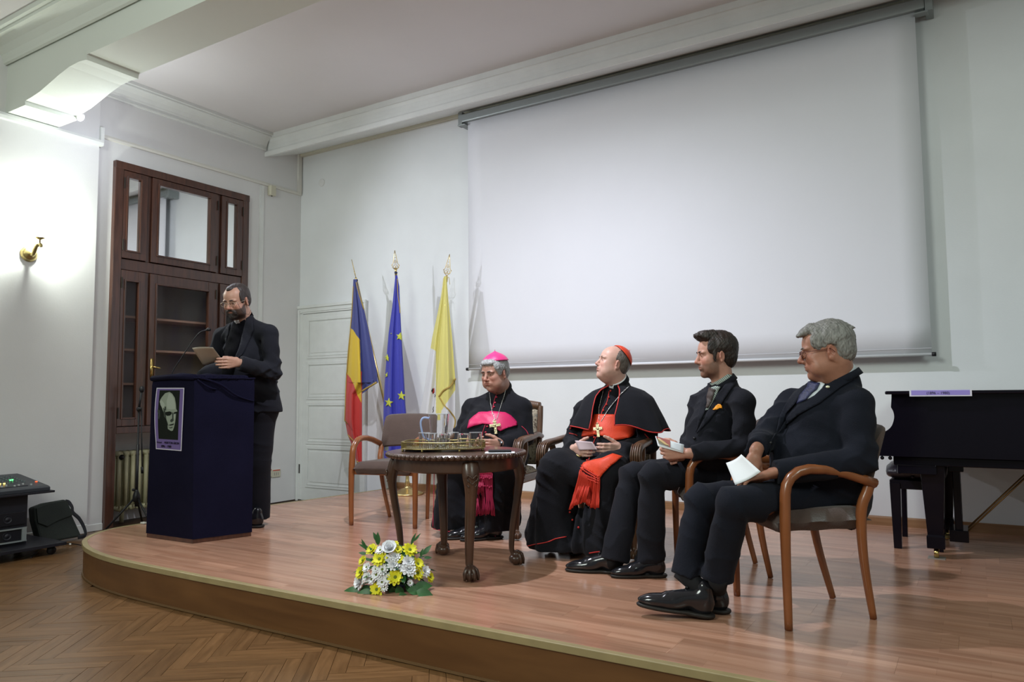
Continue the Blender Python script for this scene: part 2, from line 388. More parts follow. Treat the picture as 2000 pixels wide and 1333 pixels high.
# ---- baseboards
bbm = wood('baseboard_wood', (0.24, 0.12, 0.05), (0.36, 0.20, 0.10), 0.4, scale=(1, 8, 20))
struct(bar([(BW-0.016, ST), (BW+0.001, ST), (BW+0.001, ST+0.066), (BW-0.012, ST+0.066), (BW-0.016, ST+0.055)], -5.20, 3.2).out('baseboard_back', bbm))
struct(bar([(WX+0.04, 0.0), (WX+0.052, 0.0), (WX+0.050, 0.07), (WX+0.04, 0.075)], 0.2, 3.62, 'y').out('baseboard_left', trimw))
struct(bar([(WX-0.001, 0.0), (WX+0.012, 0.0), (WX+0.010, 0.055), (WX-0.001, 0.06)], 3.62, 3.80, 'y').out('baseboard_niche', trimw))

# ---- window / glazed cabinet in the niche
win = struct(empty('window_1'))
dark = mat('cabinet_interior', (0.045, 0.035, 0.035), 0.8)
fx = WX-0.005
def wbox(name, ya, yb, za, zb, depth=0.07, proud=0.03, m=redwood, par=win, bev=0.004):
    return B().box((fx+proud-depth/2, (ya+yb)/2, (za+zb)/2), (depth, yb-ya, zb-za)).out(name, m, par, bevel=bev)
ztop, zbot = 3.345, 0.845
wbox('frame_post', 3.775, 3.855, 0.0, ztop+0.0, 0.12, 0.05)
wbox('frame_post', 5.185, 5.262, zbot, ztop, 0.12, 0.05)
wbox('frame_head', 3.775, 5.262, ztop-0.055, ztop+0.015, 0.12, 0.055)
wbox('transom', 3.855, 5.185, 2.355, 2.455, 0.10, 0.035)
wbox('sill_rail', 3.855, 5.185, zbot, zbot+0.06, 0.12, 0.05)
for (ya, yb) in ((4.098, 4.142), (4.872, 4.915)):
    wbox('mullion', ya, yb, zbot+0.06, 2.355, 0.08, 0.025); wbox('mullion', ya, yb, 2.455, ztop-0.055, 0.08, 0.025)
mirror = mat('reflecting_glass', (0.86, 0.88, 0.87), 0.03, metal=1.0)
glassd = mat('cabinet_glass', (1, 1, 1), 0.03, trans=1.0, ior=1.3, alpha=0.35)
brass = mat('brass', (0.60, 0.44, 0.16), 0.25, metal=1.0)
iron = mat('dark_iron', (0.03, 0.025, 0.02), 0.4, metal=0.6)
def sash(ya, yb, za, zb, pane, glass, hinge=None):
    """frame box around the pane rectangle pane=(y0,y1,z0,z1) with a stepped inner molding"""
    p0, p1, q0, q1 = pane; b = B(); X = fx+0.030
    for (c0, c1, d0, d1) in ((ya, p0, za, zb), (p1, yb, za, zb), (p0, p1, za, q0), (p0, p1, q1, zb)):
        b.box((X, (c0+c1)/2, (d0+d1)/2), (0.035, c1-c0, d1-d0))
    s = b.out('sash', redwood, win, bevel=0.003)
    g = 0.016; b = B()
    for (c0, c1, d0, d1) in ((p0-g, p0, q0-g, q1+g), (p1, p1+g, q0-g, q1+g), (p0, p1, q0-g, q0), (p0, p1, q1, q1+g)):
        b.box((X+0.021, (c0+c1)/2, (d0+d1)/2), (0.012, c1-c0, d1-d0))
    b.out('sash_molding', redwood, s, bevel=0.003)
    B().box((X-0.004, (p0+p1)/2, (q0+q1)/2), (0.004, p1-p0+0.01, q1-q0+0.01)).out('pane', glass, s)
    if hinge is not None:
        for z in (za+0.12, zb-0.12): B().tube([(X+0.025, hinge, z-0.05), (X+0.025, hinge, z+0.05)], 0.006, 8).out('hinge', iron, s)
    return s
rows = [(2.462, 3.285, 2.540, 3.222, mirror), (0.912, 2.350, 0.990, 2.248, glassd)]
for (za, zb, q0, q1, gl) in rows:
    sash(3.858, 4.096, za, zb, (3.905, 4.026, q0, q1), gl, 3.862)
    sash(4.144, 4.870, za, zb, (4.216, 4.778, q0, q1), gl, 4.866)
    sash(4.917, 5.183, za, zb, (4.990, 5.104, q0, q1), gl, 5.178)
cb = B(); cb.box((WX-0.33, 4.52, 1.60), (0.02, 1.42, 1.52)); cb.box((WX-0.17, 3.81, 1.60), (0.32, 0.015, 1.52)); cb.box((WX-0.17, 5.228, 1.60), (0.32, 0.015, 1.52))
cb.box((WX-0.17, 4.52, 0.862), (0.32, 1.42, 0.03)); cb.box((WX-0.17, 4.52, 2.41), (0.32, 1.42, 0.03)); cb.out('cabinet_box', mat('cabinet_lining', (0.16, 0.135, 0.13), 0.8), win)
for z in (1.30, 1.62, 1.93): B().box((WX-0.18, 4.52, z), (0.27, 1.40, 0.02)).out('shelf', mat('shelf_wood', (0.36, 0.22, 0.17), 0.6), win)
hn = B(); hn.box((fx+0.052, 4.18, 1.44), (0.006, 0.028, 0.20)); hn.tube([(fx+0.055, 4.18, 1.46), (fx+0.095, 4.18, 1.46), (fx+0.10, 4.20, 1.455), (fx+0.10, 4.235, 1.45)], 0.008, 8); hn.out('door_handle', brass, win, smooth=True)

# ---- white door in the back wall, beside the corner
dr = struct(empty('door_1'))
DX0, DX1, DZ = -6.60, -5.68, 2.12
cas = [(0, 0), (0.02, 0.0), (0.026, 0.012), (0.026, 0.045), (0.034, 0.05), (0.036, 0.08), (0.028, 0.095), (0, 0.1)]
b = B()
b.box((DX0-0.028, BW-0.012, 1.07), (0.082, 0.028, 2.14)); b.box((DX1+0.035, BW-0.012, 1.07), (0.082, 0.028, 2.14)); b.box(((DX0+DX1)/2+0.003, BW-0.012, 2.17), (DX1-DX0+0.15, 0.028, 0.09))
b.box((DX0-0.048, BW-0.03, 1.07), (0.030, 0.018, 2.2)); b.box((DX1+0.064, BW-0.03, 1.09), (0.026, 0.018, 2.25)); b.box(((DX0+DX1)/2+0.003, BW-0.03, 2.205), (DX1-DX0+0.15, 0.020, 0.035)); b.box(((DX0+DX1)/2, BW-0.026, 2.15), (DX1-DX0+0.02, 0.014, 0.012))
b.out('door_casing', doorp, dr, bevel=0.005)
B().box(((DX0+DX1)/2, BW-0.010, 1.06), (DX1-DX0, 0.02, 2.12)).out('door_leaf', doorp, dr)
zs = [0.28, 0.52, 0.93, 1.35, 1.58, 2.03]
zs = [(ony(640, b_, BW).z, ony(640, a_, BW).z) for a_, b_ in ((624, 695), (711, 776), (791, 864), (877, 950))]
for (za, zb) in zs:
    b = B(); xa, xb = DX0+0.11, DX1-0.11
    for (c0, c1, d0, d1) in ((xa-0.03, xa, za-0.03, zb+0.03), (xb, xb+0.03, za-0.03, zb+0.03), (xa, xb, za-0.03, za), (xa, xb, zb, zb+0.03)):
        b.box(((c0+c1)/2, BW-0.022, (d0+d1)/2), (c1-c0, 0.010, d1-d0))
    for (c0, c1, d0, d1) in ((xa, xa+.01, za, zb), (xb-.01, xb, za, zb), (xa, xb, za, za+.01), (xa, xb, zb-.01, zb)):
        b.box(((c0+c1)/2, BW-0.0255, (d0+d1)/2), (c1-c0, 0.010, d1-d0))
    p = b.out('panel_molding', doorp, dr, bevel=0.003)
    B().box(((xa+xb)/2, BW-0.0215, (za+zb)/2), (xb-xa-0.07, 0.006, zb-za-0.07)).out('door_panel', doorp, dr, bevel=0.003)
B().tube([(DX0-0.01, BW-0.032, 0.3), (DX0-0.01, BW-0.032, 0.40)], 0.006, 8).out('hinge', iron, dr)

# ---- small fittings on the walls
t = tag(empty('motion_sensor'), 'small cream alarm sensor box high on the left wall near the corner', 'sensor')
crm = mat('cream_plastic', (0.60, 0.58, 0.46), 0.5)
B().box((WX+0.03, 5.575, 3.49), (0.06, 0.075, 0.115)).out('sensor_body', crm, t, bevel=0.008)
B().tube([(WX+0.035, 5.57, 3.425), (WX+0.035, 5.57, 3.432)], 0.008, 8).out('sensor_eye', iron, t)
p = ony(629, 357, BW)
tag(B().lathe([(0.045, 0), (0.045, 0.004), (0.038, 0.006)], 24, (p.x, BW-0.001, p.z), Matrix.Rotation(PI/2, 3, 'X')).out('wall_cover', wallw, smooth=True), 'round white blanking cover high on the wall above the white door', 'cover plate')
for i, (px, ln_) in enumerate(((524, 0.085), (538.5, 0.12))):
    q = onx(px, 925, WX)
    t = tag(empty('wall_socket'), ['single wall socket with red marking beside the priest\'s leg', 'double-module wall socket with red marking nearer the white door'][i], 'socket')
    b = B().box((WX+0.006, q.y, q.z), (0.012, ln_, 0.085)).out('cover_plate', crm, t, bevel=0.003)
    B().box((WX+0.0125, q.y, q.z+0.034), (0.002, ln_*0.8, 0.010)).out('red_marking', mat('red_print', (0.6, 0.05, 0.03), 0.5), t)
    if i == 0: B().lathe([(0.024, 0), (0.024, 0.003), (0.018, 0.003), (0.017, 0.001)], 16, (WX+0.012, q.y, q.z-0.006), Matrix.Rotation(PI/2, 3, 'Y')).out('socket_opening', mat('grey_plastic', (0.35, 0.34, 0.3), 0.5), t)
    else:
        for k in (-1, 0, 1): B().box((WX+0.0125, q.y+k*0.026, q.z-0.005), (0.003, 0.009, 0.03)).out('socket_opening', MATS['grey_plastic'], t)

# ---- radiator in the niche
rad = tag(empty('radiator'), 'old cream ribbed cast radiator in the niche under the glazed cabinet', 'radiator')
radm = mat('radiator_enamel', (0.46, 0.44, 0.27), 0.4, var=0.1, vscale=8)
rz0, rz1, ry0 = 0.12, 0.66, 4.02; rx = WX-0.22
for k in range(14):
    y = ry0+k*0.066; b = B()
    for dx in (-0.05, 0.0, 0.05): b.tube([(rx+dx, y, rz0+0.02), (rx+dx, y, rz1-0.02)], 0.019, 8)
    b.tube([(rx-0.065, y, rz1-0.015), (rx+0.065, y, rz1-0.015)], 0.026, 8); b.tube([(rx-0.065, y, rz0+0.02), (rx+0.065, y, rz0+0.02)], 0.026, 8)
    b.out('radiator_rib', radm, rad, smooth=True)
b = B(); b.tube([(rx, ry0-0.03, rz1-0.05), (rx, ry0+0.05, rz1-0.05)], 0.016, 8); b.tube([(rx, ry0-0.09, rz1-0.05), (rx, ry0-0.02, rz1-0.05)], 0.013, 8); b.tube([(rx-0.02, ry0-0.10, 0.0), (rx-0.02, ry0-0.10, rz1)], 0.011, 8); b.tube([(rx, ry0-0.10, rz0+0.03), (rx, ry0, rz0+0.03)], 0.012, 8)
b.out('pipe', radm, rad, smooth=True)
B().ball((rx+0.07, ry0+0.01, rz1-0.045), (0.026, 0.026, 0.026)).out('valve_knob', mat('black_plastic', (0.010, 0.010, 0.012), 0.45), rad, smooth=True)
for k in (1, 12): B().tube([(rx, ry0+k*0.066, 0.0), (rx, ry0+k*0.066, rz0+0.02)], 0.02, 8).out('radiator_foot', radm, rad, smooth=True)
blackp = MATS['black_plastic']

# ---- projection screen
screenw = mat('screen_cloth', (0.72, 0.72, 0.76), 0.9, var=0.008, vscale=3)
alu = mat('grey_aluminium', (0.30, 0.33, 0.33), 0.45, metal=0.35)
sc = tag(empty('projection_screen'), 'large white roll-down projection screen hanging on the back wall', 'screen')
SY = BW-0.13
tl, tr, bl, br = ony(915.3, 242.3, SY), ony(1786.8, 26, SY), ony(914, 722, SY), ony(1820, 693, SY)
xl, xr = (tl.x+bl.x)/2, (tr.x+br.x)/2; zt = (tl.z+tr.z)/2; zb_ = (bl.z+br.z)/2
nx, nz = 24, 12; vs = []; fs = []
for j in range(nz+1):
    for i in range(nx+1):
        u, v = i/nx, j/nz; vs.append((lerp(xl, xr, u), SY+0.004*math.sin(u*9+v*2)*(1-v), lerp(zb_, zt+0.03, v)))
for j in range(nz):
    for i in range(nx): a = j*(nx+1)+i; fs.append((a, a+1, a+nx+2, a+nx+1))
o = link('screen_cloth', mesh_vf('screen_cloth', vs, fs, True), screenw, sc)
md = o.modifiers.new('s', 'SOLIDIFY'); md.thickness = 0.002
B().tube([(xl-0.0, SY, zb_+0.002), (xr+0.0, SY, zb_+0.002)], 0.011, 12).out('bottom_bar', screenw, sc, smooth=True)
B().tube([(xl-0.0, SY-0.002, zb_+0.045), (xr, SY-0.002, zb_+0.045)], 0.0015, 6).out('hem_seam', screenw, sc)
for x in (xl, xr): B().tube([(x-0.026 if x == xl else x, SY, zb_+0.002), (x if x == xl else x+0.026, SY, zb_+0.002)], 0.015, 12).out('end_cap', blackp, sc, smooth=True)
hb = B(); hb.box(((xl+xr)/2, SY+0.01, zt+0.055), (xr-xl+0.13, 0.09, 0.085)); hb.out('screen_housing', alu, sc, bevel=0.012)
for x in (xl-0.07, xr+0.09):
    b = B(); b.box((x, SY+0.045, zt+0.055), (0.05, 0.16, 0.13)); b.box((x+(0.02 if x < -2 else -0.05), SY-0.01, zt-0.015), (0.09, 0.07, 0.012)); b.out('wall_bracket', alu, sc, bevel=0.004)

# ---- sconce and the spotlight on the left wall
sc_o = tag(empty('wall_sconce'), 'gilt metal wall lamp with one curved arm on the left wall', 'wall lamp')
X0 = WX+0.04; q = onx(56, 496, X0)
RY = Matrix.Rotation(PI/2, 3, 'Y')
oldbrass = mat('old_gilt_brass', (0.42, 0.33, 0.14), 0.35, metal=0.9, bump=0.3, bscale=60)
B().lathe([(0.066, 0), (0.068, 0.008), (0.058, 0.014), (0.060, 0.022), (0.045, 0.032), (0.022, 0.040), (0.012, 0.05)], 24, (X0, q.y, q.z), RY).out('back_plate', oldbrass, sc_o, smooth=True)
cup = onx(78, 467, X0+0.15)
ar = bez([(X0+0.04, q.y, q.z-0.01), (X0+0.07, q.y+0.002, q.z-0.01), (X0+0.12, cup.y-0.01, cup.z-0.06), (X0+0.16, cup.y, cup.z-0.045), (X0+0.165, cup.y+0.005, cup.z-0.07)], 8)
B().tube(ar, [0.016]*20+[0.013]*(len(ar)-20), 10).out('curved_arm', oldbrass, sc_o, smooth=True)
B().lathe([(0.006, -0.045), (0.006, -0.01), (0.012, -0.006), (0.036, 0.006), (0.038, 0.011), (0.010, 0.011)], 20, (X0+0.15, cup.y, cup.z)).out('cup', oldbrass, sc_o, smooth=True)
sp = tag(empty('spotlight'), 'small lit white spotlight clipped beside the beam bracket at the left wall', 'spotlight')
s0 = onx(158, 230, -6.30)
b = B(); dirv = Vector((0.75, 0.25, -0.6)).normalized(); rt_ = dirv.to_track_quat('Z', 'Y').to_matrix()
b.lathe([(0.022, -0.11), (0.030, -0.10), (0.032, -0.01), (0.036, 0.0), (0.030, 0.0), (0.026, -0.02)], 16, s0, rt_)
b.out('lamp_housing', mat('white_enamel', (0.8, 0.8, 0.8), 0.4), sp, smooth=True)
B().tube([s0-dirv*0.08, (s0.x-0.02, Y2+0.01, s0.z+0.02), (s0.x-0.03, Y2-0.03, 3.50)], 0.007, 8).out('clamp_arm', MATS['white_enamel'], sp, smooth=True)
B().lathe([(0.001, -0.004), (0.026, -0.004), (0.028, 0.002), (0.001, 0.004)], 16, s0, rt_).out('lamp_glass', mat('lit_lamp_glass', (0.9, 0.93, 1.0), 0.3, emit=120), sp)
# ================================================================== furniture
beech = wood('orange_varnished_beech', (0.20, 0.062, 0.018), (0.29, 0.095, 0.030), 0.30, coat=0.4, scale=(6, 6, 2), bump=0.01)
brownf = mat('brown_chair_fabric', (0.080, 0.050, 0.040), 0.9, bump=0.35, bscale=220, var=0.06, vscale=15, sheen=0.2)
X3, Y3, Z3 = Vector((1, 0, 0)), Vector((0, 1, 0)), Vector((0, 0, 1))
def modern_chair(label, loc, face):
    """origin between the four feet; local x looks out of the chair"""
    t = tag(empty('armchair', loc, face), label, 'chair', 'beech armchairs with brown covers')
    for s in (-1, 1):
        r = [ (0.205, s*0.262, 0.0), (0.207, s*0.264, 0.25), (0.205, s*0.262, 0.42), (0.198, s*0.258, 0.54)]
        a = bez(r, 5)+[Vector(q) for q in [(0.19, s*0.256, 0.575), (0.17, s*0.253, 0.605), (0.135, s*0.25, 0.628), (0.09, s*0.247, 0.638), (0.02, s*0.244, 0.636), (-0.07, s*0.24, 0.618), (-0.15, s*0.236, 0.592), (-0.205, s*0.233, 0.572)]]
        B().tube(a, [0.0155+0.006*min(1, i/10) for i in range(len(a))], 10, flat=((0, 1, 0), 1.15)).out('arm_frame', beech, t, smooth=True)
        a = [(-0.215, s*0.163, 0.0), (-0.165, s*0.195, 0.25), (-0.15, s*0.215, 0.45), (-0.178, s*0.222, 0.54), (-0.19, s*0.222, 0.575)]
        B().tube(bez(a, 5), [0.014+0.008*min(1, i/10) for i in range(21)], 10).out('leg', beech, t, smooth=True)
    # cushion seat with soft sagging lower edge
    vs = []; fs = []; n, m_ = 18, 16
    def seatp(u, v, top):
        x = lerp(-0.20, 0.235, u); hw = lerp(0.205, 0.245, u); y = lerp(-hw, hw, v)
        e = min(u, 1-u, 0.12)/0.12; e2 = min(v, 1-v, 0.10)/0.10; edge = math.sqrt(max(0, 1-(1-e)**2))*math.sqrt(max(0, 1-(1-e2)**2))
        if top: return (x, y, 0.418+0.05*edge+0.012*math.sin(PI*v)*u)
        return (x, y, 0.418-0.038*min(1, edge*3)+0.004*math.sin(v*23)*math.cos(u*17))
    for top in (True, False):
        for i in range(n+1):
            for j in range(m_+1): vs.append(seatp(i/n, j/m_, top))
    k = (n+1)*(m_+1)
    for i in range(n):
        for j in range(m_):
            a = i*(m_+1)+j; fs.append((a, a+m_+1, a+m_+2, a+1)); fs.append((a+k, a+k+1, a+k+m_+2, a+k+m_+1))
    for i in range(n):
        for j in (0, m_):
            a = i*(m_+1)+j; q = (a, a+m_+1, a+m_+1+k, a+k); fs.append(q if j else q[::-1])
    for j in range(m_):
        for i in (0, n):
            a = i*(m_+1)+j; q = (a, a+1, a+1+k, a+k); fs.append(q[::-1] if i else q)
    link('seat', mesh_vf('seat', vs, fs, True), brownf, t)
    # curved padded back
    rings = []
    for i in range(15):
        v = i/14; y = lerp(-0.222, 0.222, v); xb = -0.195-0.035*(1-(2*v-1)**2); ring = []
        for (dx, z) in ((0.028, 0.575), (0.036, 0.66), (0.030, 0.76), (0.012, 0.808), (-0.006, 0.818), (-0.022, 0.808), (-0.026, 0.70), (-0.020, 0.58), (0.0, 0.562)):
            ln = -0.30*(z-0.60)
            zz = z+0.010*math.cos(PI*(v-0.5))-0.01-(0.012 if i in (0, 14) and z > 0.79 else 0)
            ring.append(Vector((xb+dx*(0.55 if i in (0, 14) else 1)+ln, y, zz)))
        rings.append(ring)
    B().rings(rings).out('backrest', brownf, t, auto=1.2)
    for s in (-1, 1): B().box((-0.205, s*0.19, 0.565), (0.014, 0.03, 0.09)).out('back_bracket', alu, t, bevel=0.003)
    b = B(); b.box((0.19, 0, 0.395), (0.025, 0.49, 0.045)); b.box((-0.16, 0, 0.40), (0.025, 0.39, 0.045)); b.out('seat_rail', beech, t, bevel=0.004)
    return t
def at2(p, q=None): return p
c1f = (onz(686, 1026, ST)+onz(816, 1032, ST))/2; c1b = (onz(834, 1015, ST)+onz(755, 1012, ST))/2
def place(front, back): d = front-back; return (front+back)/2, math.atan2(d.y, d.x)
loc, fa_ = place(c1f, c1b); loc.z = ST+0.002
modern_chair('empty orange-wood armchair with brown fabric seat and back, left of the round table', loc, fa_)
loc5, fa5 = place((onz(1560, 1231, ST)+onz(1424, 1165, ST))/2, (onz(1715.5, 1209, ST)+onz(1609, 1170.5, ST))/2); loc5.z = ST+0.002
modern_chair('orange-wood armchair under the grey-haired man in glasses, rightmost chair', loc5, fa5)
nb = onz(1503, 1129, ST); fa4 = math.radians(207); f4 = Vector((math.cos(fa4), math.sin(fa4), 0)); l4 = Vector((-f4.y, f4.x, 0))
loc4 = nb-l4*0.163+f4*0.21; loc4.z = ST+0.002
modern_chair('orange-wood armchair under the young dark-haired man with the orange pocket square', loc4, fa4)

# ---- carved armchairs
carved = wood('carved_walnut', (0.070, 0.032, 0.015), (0.140, 0.066, 0.032), 0.42, coat=0.15, scale=(5, 5, 3), bump=0.15)
tap = mat('tapestry', (0.40, 0.34, 0.25), 0.9, var=0.0)
nt = tap.node_tree; N = nt.nodes; Lk = nt.links
tc = N.new('ShaderNodeTexCoord'); vo = N.new('ShaderNodeTexNoise'); vo.inputs['Scale'].default_value = 28; vo.inputs['Detail'].default_value = 3; Lk.new(tc.outputs['Object'], vo.inputs['Vector'])
cr = N.new('ShaderNodeValToRGB'); Lk.new(vo.outputs['Fac'], cr.inputs[0]); e = cr.color_ramp.elements
e[0].position = 0.38; e[0].color = (0.10, 0.07, 0.045, 1); e[1].position = 0.48; e[1].color = (0.46, 0.40, 0.30, 1)
for pos, c_ in ((0.56, (0.42, 0.35, 0.24, 1)), (0.60, (0.20, 0.22, 0.20, 1)), (0.66, (0.42, 0.22, 0.16, 1))):
    q = e.new(pos); q.color = c_
Lk.new(cr.outputs[0], N['Principled BSDF'].inputs['Base Color'])
def carved_chair(label, loc, face):
    t = tag(empty('carved_armchair', loc, face), label, 'chair', 'carved walnut armchairs with tapestry covers')
    B().box((0.0, 0, 0.385), (0.50, 0.56, 0.06)).out('seat_rail', carved, t, bevel=0.012)
    b = B(); rings = []
    for i in range(9):
        a = i/8; x = lerp(-0.22, 0.245, a); h = 0.055*math.sqrt(max(0, 1-(2*a-1)**4))
        rings.append([Vector((x, y, 0.41+(h*math.sqrt(max(0, 1-abs(y/0.27)**4))))) for y in np.linspace(-0.27, 0.27, 13)]+[Vector((x, 0.27, 0.40)), Vector((x, -0.27, 0.40))])
    b.rings(rings).out('seat', tap, t, smooth=True)
    for s in (-1, 1):
        # cabriole front leg with a paw foot
        a = bez([(0.225, s*0.25, 0.40), (0.245, s*0.262, 0.30), (0.225, s*0.25, 0.15), (0.225, s*0.25, 0.06), (0.245, s*0.262, 0.035)], 5)
        lg = B(); n_ = len(a); lg.tube(a, [lerp(0.036, 0.018, min(1, i/(n_*0.7))) for i in range(n_)], 10); o = lg.out('leg', carved, t, smooth=True)
        f_ = B(); f_.ball((0.25, s*0.264, 0.026), (0.034, 0.032, 0.026), 12, 8)
        for k in (-1, 0, 1): f_.tube([(0.252, s*0.264+k*0.014, 0.05), (0.282, s*0.264+k*0.018, 0.03), (0.288, s*0.264+k*0.018, 0.008)], 0.009, 6)
        f_.out('claw_foot', carved, o, smooth=True)
        b = B(); b.tube(bez([(-0.30, s*0.24, 0.0), (-0.24, s*0.245, 0.22), (-0.225, s*0.25, 0.42), (-0.245, s*0.250, 0.62), (-0.285, s*0.245, 0.79), (-0.305, s*0.240, 0.872)], 5), 0.024, 10, flat=((0, 1, 0), 0.85)); b.out('back_post', carved, t, smooth=True)
        # arm with a scrolled, ribbed end
        ap = bez([(-0.25, s*0.262, 0.655), (-0.10, s*0.285, 0.675), (0.08, s*0.295, 0.662), (0.20, s*0.295, 0.655), (0.262, s*0.295, 0.640), (0.292, s*0.295, 0.600), (0.283, s*0.295, 0.555), (0.250, s*0.295, 0.548), (0.232, s*0.295, 0.570)], 5)
        nr = len(ap); r = [lerp(0.018, 0.026, min(1, i/18)) if i < 28 else lerp(0.026, 0.012, (i-28)/(nr-28)) for i in range(nr)]
        ar_ = B().tube(ap, r, 12, flat=((0, 1, 0), 1.25)).out('armrest', carved, t, smooth=True)
        b = B()
        for k in range(-2, 3):
            b.tube([q+Vector((0.004, k*0.013, 0)) + (Vector((0.022, 0, 0.014)) if i < 4 else Vector((0.026, 0, 0.003))) for i, q in enumerate(ap[18:32])], 0.0042, 5)
        b.out('carved_rib', carved, ar_, smooth=True)
        B().tube(bez([(0.16, s*0.292, 0.65), (0.13, s*0.28, 0.56), (0.17, s*0.27, 0.48), (0.15, s*0.265, 0.39)], 5), [0.02]*16, 10).out('arm_support', carved, t, smooth=True)
    b = B(); top = bez([(-0.305, -0.236, 0.872), (-0.313, -0.12, 0.889), (-0.316, 0, 0.897), (-0.313, 0.12, 0.889), (-0.305, 0.236, 0.872)], 5); b.tube(top, 0.026, 10, flat=((0, 0, 1), 1.2))
    for k in range(1, 20): 
        q = top[k]; b.ball(q+Vector((0.012, 0, 0.012)), (0.012, 0.010, 0.014), 6, 4)
    b.out('crest_rail', carved, t, smooth=True)
    b = B(); rings = []
    for i in range(9):
        v = i/8; z = lerp(0.45, 0.865, v); x = -0.235-0.17*max(0, z-0.45); h = 0.035*math.sqrt(max(0, 1-(2*v-1)**6))
        rings.append([Vector((x+h*math.sqrt(max(0, 1-abs(y/0.235)**4)), y, z)) for y in np.linspace(-0.222, 0.222, 11)]+[Vector((x-0.02, 0.222, z)), Vector((x-0.02, -0.222, z))])
    b.rings(rings).out('backrest', tap, t, smooth=True)
    return t
CB = Vector((-2.935, 4.475, ST+0.002)); CBF = math.radians(-80)
carved_chair('carved walnut armchair with tapestry cover under the man in the pink skullcap', CB, CBF)
CCF = math.radians(-84); CC = P(1151, 885, 4.44)-Vector((math.cos(CCF), math.sin(CCF), 0))*0.27; CC.z = ST+0.002
carved_chair('carved walnut armchair with tapestry cover under the man in the red skullcap', CC, CCF)

# ---- round table
mahog = wood('dark_mahogany', (0.042, 0.020, 0.012), (0.095, 0.044, 0.026), 0.33, coat=0.25, scale=(3, 3, 3), bump=0.04)
TC = Vector((-2.51, 3.43, ST+0.002)); TR = 0.385
tb = tag(empty('round_table', TC), 'round dark carved table with claw feet in front of the man in the pink skullcap', 'table')
B().lathe([(0.001, 0.615), (TR-0.02, 0.615), (TR, 0.622), (TR+0.004, 0.636), (TR-0.006, 0.645), (TR-0.03, 0.642), (0.001, 0.642)], 64).out('tabletop', mahog, tb, auto=0.8)
b = B()
for k in range(76):
    a = 2*PI*k/76; b.ball(((TR+0.001)*math.cos(a), (TR+0.001)*math.sin(a), 0.631), (0.011, 0.0185, 0.012), 6, 5, Matrix.Rotation(a, 3, 'Z') @ Matrix.Rotation(0.5, 3, 'X'))
tag(b.out('carved_edge', mahog, tb, smooth=True), kind='stuff')
B().lathe([(TR-0.055, 0.552), (TR-0.042, 0.548), (TR-0.034, 0.555), (TR-0.035, 0.615), (TR-0.05, 0.615)], 64).out('apron', mahog, tb, auto=0.8)
for i, (lx, ly) in enumerate([tuple(onz(916, 1133, ST)-TC)[:2], tuple(onz(1000, 1104, ST)-TC)[:2], tuple(onz(868, 1087, ST)-TC)[:2], (-0.30, -0.22)]):
    d = Vector((lx, ly, 0)); r0 = min(d.length, 0.36); d.normalize(); s = Vector((-d.y, d.x, 0)); R0 = TR-0.06
    ctr = [d*(R0+0.01)+Z3*0.60, d*(R0+0.035)+Z3*0.52, d*(R0+0.028)+Z3*0.42, d*(R0-0.005)+Z3*0.22, d*(R0-0.015)+Z3*0.10, d*(R0-0.005)+Z3*0.055]
    pts = bez(ctr, 6); n_ = len(pts)
    rad_ = [0.046, 0.047, 0.048, 0.048, 0.047, 0.046, 0.044, 0.041, 0.038, 0.036, 0.034, 0.032]+[lerp(0.031, 0.0165, k/(n_-13)) for k in range(n_-12)]
    lg = B().tube(pts, rad_, 12, flat=(tuple(d), 0.72)).out('leg', mahog, tb, smooth=True)
    b = B(); fp = d*(R0+0.01)
    b.ball(fp+Z3*0.031, (0.041, 0.041, 0.031), 14, 8); b.ball(fp+Z3*0.056, (0.032, 0.032, 0.024), 12, 6)
    for k in (-1, -0.33, 0.33, 1):
        u = (d*math.cos(k)+s*math.sin(k)); b.tube([fp+u*0.012+Z3*0.072, fp+u*0.033+Z3*0.055, fp+u*0.042+Z3*0.028, fp+u*0.042+Z3*0.006], [0.011, 0.012, 0.010, 0.007], 6)
    b.out('claw_foot', mahog, lg, smooth=True)
    # carved acanthus on the knee
    b = B(); kp = d*(R0+0.070)+Z3*0.525
    for k in range(5):
        sgn = -1 if k % 2 else 1; z_ = 0.0-0.030*k; w_ = 0.030*(1-k*0.13)
        b.tube(bez([kp+Z3*(z_)-d*0.008*k+s*0.002*sgn, kp+Z3*(z_+0.018)-d*(0.008*k+0.004)+s*w_*sgn*0.7, kp+Z3*(z_+0.002)-d*(0.008*k+0.010)+s*w_*sgn, kp+Z3*(z_-0.014)-d*(0.008*k+0.004)+s*w_*sgn*0.6], 4), 0.0055, 6)
        b.tube(bez([kp+Z3*(z_)-d*0.008*k, kp+Z3*(z_+0.018)-d*(0.008*k+0.004)-s*w_*sgn*0.7, kp+Z3*(z_+0.002)-d*(0.008*k+0.010)-s*w_*sgn, kp+Z3*(z_-0.014)-d*(0.008*k+0.004)-s*w_*sgn*0.6], 4), 0.0055, 6)
    b.out('knee_carving', mahog, lg, smooth=True)
TT = TC.z+0.6425
